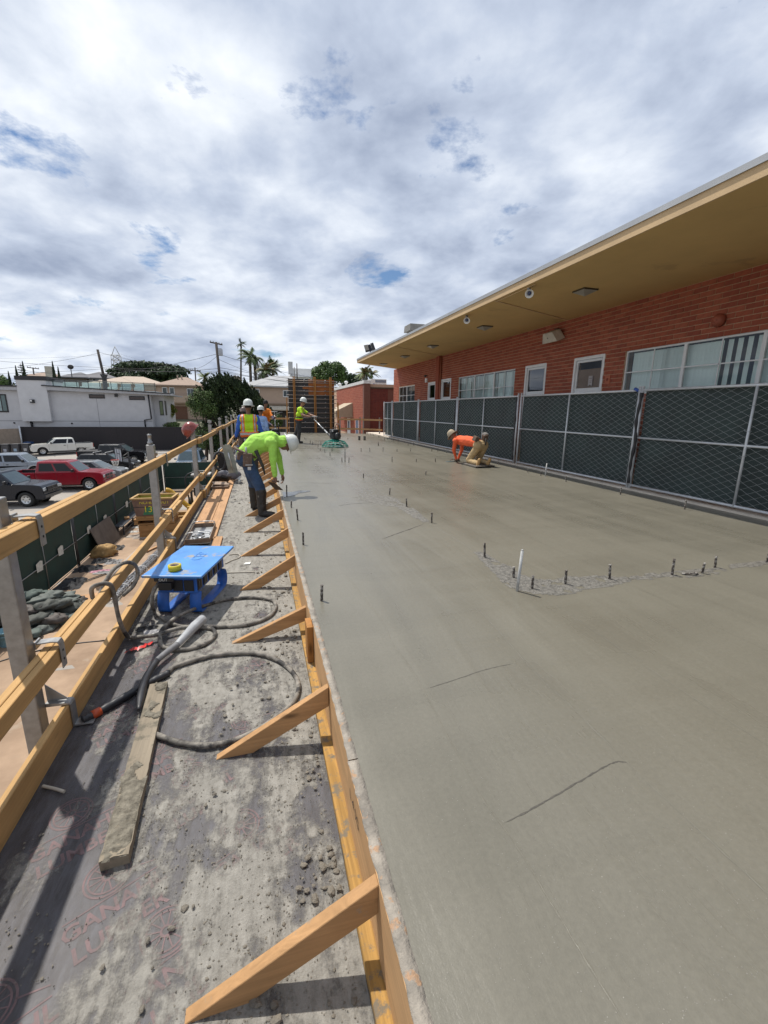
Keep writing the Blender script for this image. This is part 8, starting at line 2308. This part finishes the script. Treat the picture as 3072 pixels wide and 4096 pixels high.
def lattice_tower(label, x, y, z0, z1, w):
    t_ = thing('lattice_tower', label, 'lattice tower', (x, y, z0), group='lattice towers on the horizon')
    n = 7; m_ = MB(); H_ = z1 - z0
    for sx in (-1, 1):
        for sy in (-1, 1): m_.tube([(x + sx * w, y + sy * w, z0), (x + sx * w * .7, y + sy * w * .7, z0 + H_ * .8)], .14, 4)
    m_.build('leg_frame', M_greypipe, t_)
    m_ = MB()
    for k in range(n):
        za, zb_ = z0 + H_ * .8 * k / n, z0 + H_ * .8 * (k + 1) / n; wa_ = w * (1 - .3 * k / n); wb_ = w * (1 - .3 * (k + 1) / n)
        for sy in (-1, 1): m_.tube([(x - wa_, y + sy * wa_, za), (x + wb_, y + sy * wb_, zb_)], .09, 4); m_.tube([(x + wa_, y + sy * wa_, za), (x - wb_, y + sy * wb_, zb_)], .09, 4); m_.tube([(x - wb_, y + sy * wb_, zb_), (x + wb_, y + sy * wb_, zb_)], .09, 4)
    m_.build('bracing', M_greypipe, t_)
    m_ = MB(); 
    for s in (-1, 1): m_.tube([(x + s * w * .7, y, z0 + H_ * .8), (x, y, z1)], .12, 4)
    m_.build('peak', M_greypipe, t_)


lattice_tower('steel lattice tower left of the big round tree', -51.9, 200, 8, 24.2, 1.9)
lattice_tower('left steel lattice tower behind the palms', .4, 200, 8, 20.6, 1.5)
lattice_tower('right steel lattice tower behind the palms', 2.6, 205, 8, 22.4, 1.5)


def wire(a, b, sag, r=.022):
    a = Vector(a); b = Vector(b); m_ = MB(); m_.tube([a.lerp(b, k / 12) - Vector((0, 0, sag * 4 * (k / 12) * (1 - k / 12))) for k in range(13)], r, 4, caps=False)
    return tag(m_.build('utility_wire', M_wirek, fix=False), 'thin utility wires strung across the sky behind the houses', 'wire', 'utility wires')


for a, b, s in [((-4.4, 60, 7.9), (-40, 95, 7.6), 1.5), ((-4.4, 60, 7.7), (-10.1, 85, 8.0), .3), ((-4.4, 60, 7.9), (14, 75, 6.2), .6), ((-4.4, 60, 7.3), (3, 80, 6.5), .3), ((-26, 90, 10.4), (-60, 96, 6.8), 1.2), ((-26, 90, 10.6), (-19.2, 112, 10.6), .3), ((-26, 90, 7.8), (-60, 92, 6.5), .6), ((-51.9, 200, 21.5), (-140, 200, 19.5), 2.5), ((-51.9, 200, 22), (.4, 200, 20.0), 4), ((-51.9, 200, 21), (.4, 200, 19), 4), ((2.6, 205, 20.5), (60, 205, 15.0), 3), ((-10.1, 85, 8.0), (-60, 95, 10.5), 1.0), ((-10.1, 85, 7.6), (4, 85, 6.5), .4), ((-4.3, 60, 6.0), (12, 66, 4.8), .4), ((-4.3, 60, 5.8), (12, 66, 5.2), .4), ((-4.3, 60, 6.2), (-26, 90, 8.5), .7), ((-4.3, 60, 6.3), (12, 70, 5.6), .3), ((-10.1, 85, 7.7), (-26, 90, 8.0), .4), ((-4.3, 60, 5.9), (-10, 85, 7.4), .3)]:
    wire(a, b, s)

# ================================================================== TREES AND SHRUBS
def leafm(name, c, c2): return mat(name, c, .65, var=.3, vscale=1.4, col2=c2, spec=.3)
G_dark = [leafm('leaf_dark_%d' % i, a, b) for i, (a, b) in enumerate([((.022, .040, .018), (.034, .058, .022)), ((.034, .06, .022), (.05, .082, .028)), ((.012, .024, .012), (.02, .034, .016))])]
G_mid = [leafm('leaf_mid_%d' % i, a, b) for i, (a, b) in enumerate([((.05, .09, .026), (.07, .12, .03)), ((.075, .125, .035), (.10, .15, .04)), ((.03, .055, .02), (.045, .075, .025))])]
G_yel = [leafm('leaf_yellow_%d' % i, a, b) for i, (a, b) in enumerate([((.16, .18, .02), (.22, .22, .025)), ((.10, .13, .02), (.15, .17, .025)), ((.06, .09, .02), (.09, .12, .022))])]
G_palm = [leafm('leaf_palm_%d' % i, a, b) for i, (a, b) in enumerate([((.05, .085, .028), (.075, .11, .035)), ((.09, .12, .04), (.12, .15, .05)), ((.17, .14, .06), (.22, .17, .08))])]
G_grey = [leafm('leaf_grey_%d' % i, a, b) for i, (a, b) in enumerate([((.10, .09, .06), (.15, .13, .09)), ((.2, .17, .13), (.26, .22, .17)), ((.05, .055, .035), (.07, .075, .05))])]
M_bark = mat('bark', (.07, .05, .035), .95, var=.25, vscale=4, bump=.6, bscale=10)


def leaves(mb_, blobs, n, size, seed, shell=.55, squash=1.0):
    """leaf-sized quads through the volume of ellipsoid blobs; slot 2 towards the inside"""
    r_ = random.Random(seed); tot = sum(b[1][0] * b[1][1] * b[1][2] for b in blobs) ** 1.0
    wts = [(b[1][0] * b[1][1] * b[1][2]) ** .72 for b in blobs]; W_ = sum(wts)
    for (c, r), w in zip(blobs, wts):
        for k in range(max(6, int(n * w / W_))):
            while True:
                v = Vector((r_.uniform(-1, 1), r_.uniform(-1, 1), r_.uniform(-1, 1)))
                if .05 < v.length <= 1: break
            rad = shell + (1 - shell) * r_.random() if r_.random() < .8 else r_.random()
            v = v.normalized() * rad * (1 + .18 * noise.noise(v * 3 + Vector((seed, 0, 0))))
            p = Vector((c[0] + v.x * r[0], c[1] + v.y * r[1], c[2] + v.z * r[2]))
            nrm = (v + Vector((r_.uniform(-.8, .8), r_.uniform(-.8, .8), r_.uniform(-.5, .9)))).normalized(); t1 = nrm.orthogonal().normalized(); t1.rotate(Quaternion(nrm, r_.uniform(0, 6.28))); t2 = nrm.cross(t1)
            s = size * r_.uniform(.6, 1.4); a = t1 * s; b_ = t2 * s * .6 * squash
            mb_.add([p - a, p + b_, p + a, p - b_], [(0, 1, 2, 3)], 0 if r_.random() < .5 else (1 if r_.random() < .55 else 2))


def tree(name, label, base, blobs, n, size, mats, trunk_r, seed, limbs=5, cat='tree', grp=None, trunk_top=None, shell=.55):
    t_ = thing(name, label, cat, base, group=grp)
    cx = sum(b[0][0] for b in blobs) / len(blobs); cy = sum(b[0][1] for b in blobs) / len(blobs); cz = sum(b[0][2] for b in blobs) / len(blobs)
    top = Vector(trunk_top or (cx, cy, cz)); b0 = Vector(base); m_ = MB(); fork = b0.lerp(top, .45)
    m_.tube([b0, b0.lerp(top, .25) + Vector((trunk_r * .4, 0, 0)), fork], [trunk_r * 1.25, trunk_r, trunk_r * .8], 8)
    r_ = random.Random(seed)
    for k in range(min(limbs, len(blobs))):
        c = Vector(blobs[k % len(blobs)][0]); m_.tube([fork, fork.lerp(c, .5) + Vector((r_.uniform(-.3, .3), 0, r_.uniform(0, .4))) * trunk_r * 3, c], [trunk_r * .6, trunk_r * .4, trunk_r * .12], 6)
    m_.build('trunk', M_bark, t_)
    m_ = MB(); leaves(m_, blobs, n, size, seed, shell); m_.build('crown', mats, t_, fix=False)
    return t_


def blobset(c, r, k, seed, br=.45, flat=.9, zmin=-1):
    r_ = random.Random(seed); out = [((c[0], c[1], c[2]), (r[0] * .72, r[1] * .72, r[2] * .72))]
    for i in range(k):
        a = r_.uniform(0, 6.28); e = r_.uniform(-.6, 1.2); v = Vector((math.cos(a) * math.cos(e), math.sin(a) * math.cos(e), math.sin(e))); s = br * r_.uniform(.7, 1.3); d = 1 - s * .75
        out.append(((c[0] + v.x * r[0] * d, c[1] + v.y * r[1] * d, c[2] + max(v.z, zmin) * r[2] * d), (r[0] * s, r[1] * s, r[2] * s * flat)))
    return out


# broad dome tree
tree('dome_tree', 'very wide dark green dome shaped tree above the far roofs', (-22, 112, 3), blobset((-22.5, 112, 7.6), (9.2, 5.5, 4.0), 34, 1, .3, .75, -.2) + blobset((-16.5, 111, 7.0), (3.5, 3.5, 2.6), 8, 9, .4, .8), 17000, .34, G_dark, .55, 1)
# round tree right
tree('round_tree', 'rounded olive green tree behind the wall form and annex', (11.4, 72, 0), blobset((11.4, 72, 6.5), (2.9, 2.6, 2.5), 26, 2, .33, .9), 7500, .16, G_mid, .3, 2)
tree('low_tree', 'lower dark green tree right of the rounded tree', (16, 77, 0), blobset((15.9, 77, 5.7), (2.3, 2.0, 1.9), 16, 3, .36, .9), 3500, .17, G_dark, .25, 3)
tree('left_tree', 'green tree at the left edge behind the grey house', (-31.0, 67, 0), blobset((-31.2, 67, 3.6), (2.0, 2, 1.7), 14, 4, .4, .9), 3500, .15, G_mid, .2, 4)
# big slanting juniper and the bush beside it
t = thing('juniper_tree', 'large dark juniper with slanting flame shaped sprays behind the workers', 'tree', (-2.2, 46, -4))
mb = MB()
for k in range(7):
    a = random.Random(k).uniform(-.5, .5); mb.tube([(-2.2 + a, 46, -4), (-2.6 + a * 3, 46 + a, -1), (-3.3 + a * 5, 46, 2.0)], [.28, .18, .06], 6)
mb.build('trunk', M_bark, t)
mb = MB(); r_ = random.Random(33)
def jun_top(x):
    pts = [(-6.0, 1.6), (-5.2, 3.0), (-4.2, 3.5), (-3.1, 3.9), (-2.55, 4.4), (-1.6, 4.0), (-.6, 3.5), (.2, 2.8), (.95, 1.9), (1.6, 1.0), (2.0, .2)]
    for (a, za), (b, zb_) in zip(pts[:-1], pts[1:]):
        if a <= x <= b: return za + (zb_ - za) * (x - a) / (b - a)
    return 0
for k in range(520):
    bx_ = r_.uniform(-4.6, 2.2); tp = jun_top(bx_); bz = r_.uniform(-3.4, max(tp - .8, -2.5)) if r_.random() < .75 else tp - r_.uniform(.5, 1.1); by = 46 + r_.uniform(-1.5, 1.5)
    ln = r_.uniform(.7, 1.5); d = Vector((-.55 + r_.uniform(-.2, .25), r_.uniform(-.35, .1), 1.0)).normalized(); w = r_.uniform(.2, .36)
    for q in range(62):
        u = r_.random(); rad = w * (1 - u) ** .8 * (.35 + .65 * r_.random()); a = r_.uniform(0, 6.28); s1 = d.orthogonal().normalized(); s2 = d.cross(s1); p = Vector((bx_, by, bz)) + d * ln * u + (s1 * math.cos(a) + s2 * math.sin(a)) * rad
        e = (d + (s1 * math.cos(a) + s2 * math.sin(a)) * .5 + Vector((r_.uniform(-.3, .3),) * 3)).normalized() * r_.uniform(.11, .19); f_ = e.cross(Vector((r_.uniform(-1, 1), r_.uniform(-1, 1), r_.uniform(-1, 1)))).normalized() * .065
        mb.add([p - e * .4, p + f_, p + e, p - f_], [(0, 1, 2, 3)], 0 if r_.random() < .5 else (1 if r_.random() < .35 else 2))
for k in range(90):                        # upright flame tips along the skyline of the juniper
    bx_ = r_.uniform(-3.6, 1.9); tp = jun_top(bx_); d = Vector((-.5 + r_.uniform(-.12, .12), -.1, 1)).normalized(); ln = r_.uniform(.8, 1.35); p0 = Vector((bx_, 45.2 + r_.uniform(-.4, .8), tp - ln * .62 - r_.random() ** 2 * 2.2)); w = r_.uniform(.13, .2)
    for q in range(120):
        u = r_.random(); a = r_.uniform(0, 6.28); s1 = d.orthogonal().normalized(); s2 = d.cross(s1); o_ = (s1 * math.cos(a) + s2 * math.sin(a)); p = p0 + d * ln * u + o_ * w * (1 - u) ** .7 * r_.random() ** .5
        e = (d + o_ * .3).normalized() * r_.uniform(.08, .13); f_ = e.cross(o_).normalized() * .05
        mb.add([p - e * .4, p + f_, p + e, p - f_], [(0, 1, 2, 3)], r_.choice([0, 0, 1, 2]))
mb.build('crown', G_dark, t, fix=False)
tree('garden_bush', 'tall bright green bush on the left side of the juniper', (-5.0, 45, -3.5), blobset((-4.6, 45, 1.6), (1.75, 1.4, 1.9), 20, 7, .36, .95) + blobset((-4.9, 45, -1.4), (1.3, 1.2, 1.7), 8, 8, .4), 11000, .065, G_mid, .15, 7, cat='bush')
tree('yellow_bush', 'rounded yellow green bush beside the grey house', (-10.7, 61.5, -2), blobset((-10.7, 61.5, .75), (.95, .9, 1.1), 14, 11, .4), 3600, .07, G_yel, .08, 11, cat='bush')
tree('small_bush', 'small grey green bush just above the dark wall', (-9.9, 57.5, -2.2), blobset((-9.9, 57.5, -.75), (1.1, .7, .55), 9, 12, .42), 1800, .08, [G_mid[1], G_grey[0], G_mid[0]], .05, 12, cat='bush')
tree('porch_plant', 'small leafy plant by the far porch, left of the wall form', (1.3, 34, -3), blobset((1.35, 34, .55), (.42, .4, .6), 8, 15, .45), 900, .06, G_mid, .05, 15, cat='plant')
tree('dry_tree', 'sparse brownish tree crown behind the juniper and the tall pole', (-3.4, 76, 2), blobset((-3.5, 76, 5.5), (1.75, 1.2, 1.1), 14, 13, .35), 900, .16, G_grey, .12, 13, limbs=12, shell=.3)
# cypresses
cy = [(-31.69, 5.8, 'shortest cypress, leftmost of the slender dark ones behind the grey house'), (-30.77, 6.56, 'second slender dark cypress from the left, by the grey tower'), (-29.9, 7.13, 'tall slender dark cypress right of the tiered pine'), (-26.46, 7.27, 'tall slender dark cypress above the roof terrace'), (-25.9, 6.59, 'shorter slender cypress beside the tall one above the terrace')]
for i, (x, zt, l) in enumerate(cy):
    t = thing('cypress', l, 'cypress', (x, 72, 0), group='slender cypresses')
    mb = MB(); mb.tube([(x, 72, -.5), (x, 72, zt - .5)], [.12, .03], 6); mb.build('trunk', M_bark, t)
    mb = MB(); r_ = random.Random(50 + i)
    for k in range(1500):
        u = r_.random() ** .8; h_ = zt - 6.2 + 6.2 * u; rad = .62 * (1 - u) ** .8 * (.5 + .5 * r_.random()); a = r_.uniform(0, 6.28); p = Vector((x + rad * math.cos(a) - .0 * u, 72 + rad * math.sin(a), h_))
        e = Vector((math.cos(a) * .3, math.sin(a) * .3, 1)).normalized() * .13; f_ = Vector((-math.sin(a), math.cos(a), r_.uniform(-.5, .5))).normalized() * .05
        mb.add([p - e * .5, p + f_, p + e, p - f_], [(0, 1, 2, 3)], r_.choice([0, 2, 2]))
    mb.build('crown', G_dark, t, fix=False)
t = thing('tiered_pine', 'tiered pine with flat whorls between the left cypresses', 'tree', (-33.5, 80, 1))
mb = MB(); mb.tube([(-33.5, 80, 0), (-33.5, 80, 7.5)], [.14, .03], 6); mb.build('trunk', M_bark, t)
mb = MB(); r_ = random.Random(61)
for k in range(9):
    z = 7.2 - k * .36; ln = .25 + k * .16
    for q in range(8):
        a = q * math.pi / 4 + k * .3; d = Vector((math.cos(a), math.sin(a), .22))
        for w in range(16):
            u = r_.random(); p = Vector((-33.5, 80, z)) + d * ln * u; e = Vector((r_.uniform(-1, 1), r_.uniform(-1, 1), .5)).normalized() * .09; f_ = d.cross(e).normalized() * .04
            mb.add([p - e, p + f_, p + e, p - f_], [(0, 1, 2, 3)], r_.choice([0, 1, 2]))
mb.build('crown', G_dark, t, fix=False)


def palm(label, base, top, fronds, flen, mats, seed, r=.2, droop=1.0, wind=(0, 0), skirt=False, fan=False):
    t_ = thing('palm_tree', label, 'palm tree', base, group='palm trees')
    b0, tp = Vector(base), Vector(top); m_ = MB(); n = 9
    m_.tube([b0.lerp(tp, k / n) for k in range(n + 1)], [r * (1.2 - .4 * k / n) for k in range(n + 1)], 8); m_.build('trunk', mat('palm_trunk_%d' % seed, (.10, .085, .07), .95), t_)
    r_ = random.Random(seed); m_ = MB()
    for k in range(fronds):
        a = 2 * math.pi * k / fronds + r_.uniform(-.3, .3); el = r_.uniform(-.5, 1.2); L_ = flen * r_.uniform(.75, 1.1)
        d = Vector((math.cos(a) * math.cos(el), math.sin(a) * math.cos(el), math.sin(el))); pts = []
        p = tp.copy(); v = d.copy()
        for q in range(9):
            pts.append(p.copy()); p = p + v * L_ / 8; v = (v + Vector((wind[0] * .12, wind[1] * .12, -.17 * droop))).normalized()
        mi = r_.choice([0, 0, 1]) if el > -.2 else r_.choice([0, 2])
        for q in range(1, 9):
            tg = (pts[q] - pts[q - 1]).normalized(); sd = tg.cross(Vector((0, 0, 1)))
            if sd.length < .1: sd = Vector((1, 0, 0))
            sd.normalize(); w = flen * .26 * math.sin(math.pi * min(1, (q + .6) / 9.5)) if not fan else flen * .30 * (q / 8)
            for s in (-1, 1):
                for h in (0, .5):
                    o_ = pts[q - 1].lerp(pts[q], h); e = (sd * s + tg * .7 + Vector((wind[0] * .25, wind[1] * .25, -.55 * droop))).normalized() * w; u_ = tg * flen * .035
                    m_.add([o_ - u_, o_ + u_, o_ + e], [(0, 1, 2)], mi)
    m_.build('crown', mats, t_, fix=False)
    if skirt:
        m_ = MB()
        for k in range(60):
            a = r_.uniform(0, 6.28); z = r_.uniform(.2, 2.2); p = tp - Vector((0, 0, z)); o_ = p + Vector((math.cos(a), math.sin(a), 0)) * r * 1.3; m_.add([p, o_ + Vector((0, 0, -.5)), o_ + Vector((.1, 0, -.7))], [(0, 1, 2)])
        m_.build('dead_fronds', G_palm[2], t_, fix=False)
    return t_


palm('very tall thin fan palm standing alone beside the tall pole', (-3.6, 110, 4), (-2.85, 110, 15.7), 20, 1.6, [G_dark[1], G_dark[0], G_palm[2]], 1, .2, .9, (.8, 0))
palm('left of the two leaning windblown palms', (-.95, 85, 2), (-.85, 85, 10.4), 26, 2.6, [G_palm[0], G_palm[1], G_palm[0]], 2, .26, 1.2, (-1.0, 0), True)
palm('right of the two leaning windblown palms', (.05, 86, 2), (-.05, 86, 10.3), 22, 2.2, [G_palm[0], G_dark[1], G_palm[0]], 3, .24, 1.5, (-.3, 0), True)
palm('bushy palm with brown fronds right of the windblown pair', (1.2, 80, 2), (1.7, 80, 7.6), 46, 2.4, [G_palm[0], G_palm[2], G_palm[1]], 4, .35, .9, (.5, 0))
palm('second bushy palm in the clump, with upright fronds', (3.2, 82, 2), (2.9, 82, 8.3), 30, 2.3, [G_palm[0], G_palm[1], G_palm[2]], 5, .3, .5, (.3, 0))
palm('small yellow green palm left of the tall pole', (-7.2, 70, 1), (-7.1, 70, 5.7), 26, 1.5, [G_yel[1], G_palm[1], G_palm[2]], 6, .15, .6, (-.2, 0))
palm('left palm of the trio seen under the roof overhang', (14.3, 62, 0), (14.55, 62, 6.4), 20, 1.8, [G_palm[1], G_palm[2], G_palm[2]], 7, .12, 1.2, (-.6, 0))
palm('middle palm of the trio seen under the roof overhang', (15.0, 62.5, 0), (15.1, 62.5, 6.7), 18, 1.6, [G_palm[1], G_palm[0], G_palm[2]], 8, .11, 1.2, (.4, 0))
palm('right palm of the trio seen under the roof overhang', (15.8, 62, 0), (15.75, 62, 6.3), 14, 1.5, [G_palm[1], G_palm[2], G_palm[2]], 9, .1, 1.2, (.6, 0))
# far mass of roofs and greenery closing the horizon
mb = MB(); r_ = random.Random(90)
for k in range(240):
    x = r_.uniform(-140, 120); y = r_.uniform(125, 230); s = r_.uniform(1.5, 4.5); c = (x, y, 2.8 + (y - 80) * .03)
    leaves(mb, [(c, (s * 1.4, s, s * .8))], 46, .55, 900 + k)
o = mb.build('distant_trees', G_dark, fix=False); tag(o, 'distant mass of low dark trees along the horizon', 'trees', kind='stuff')
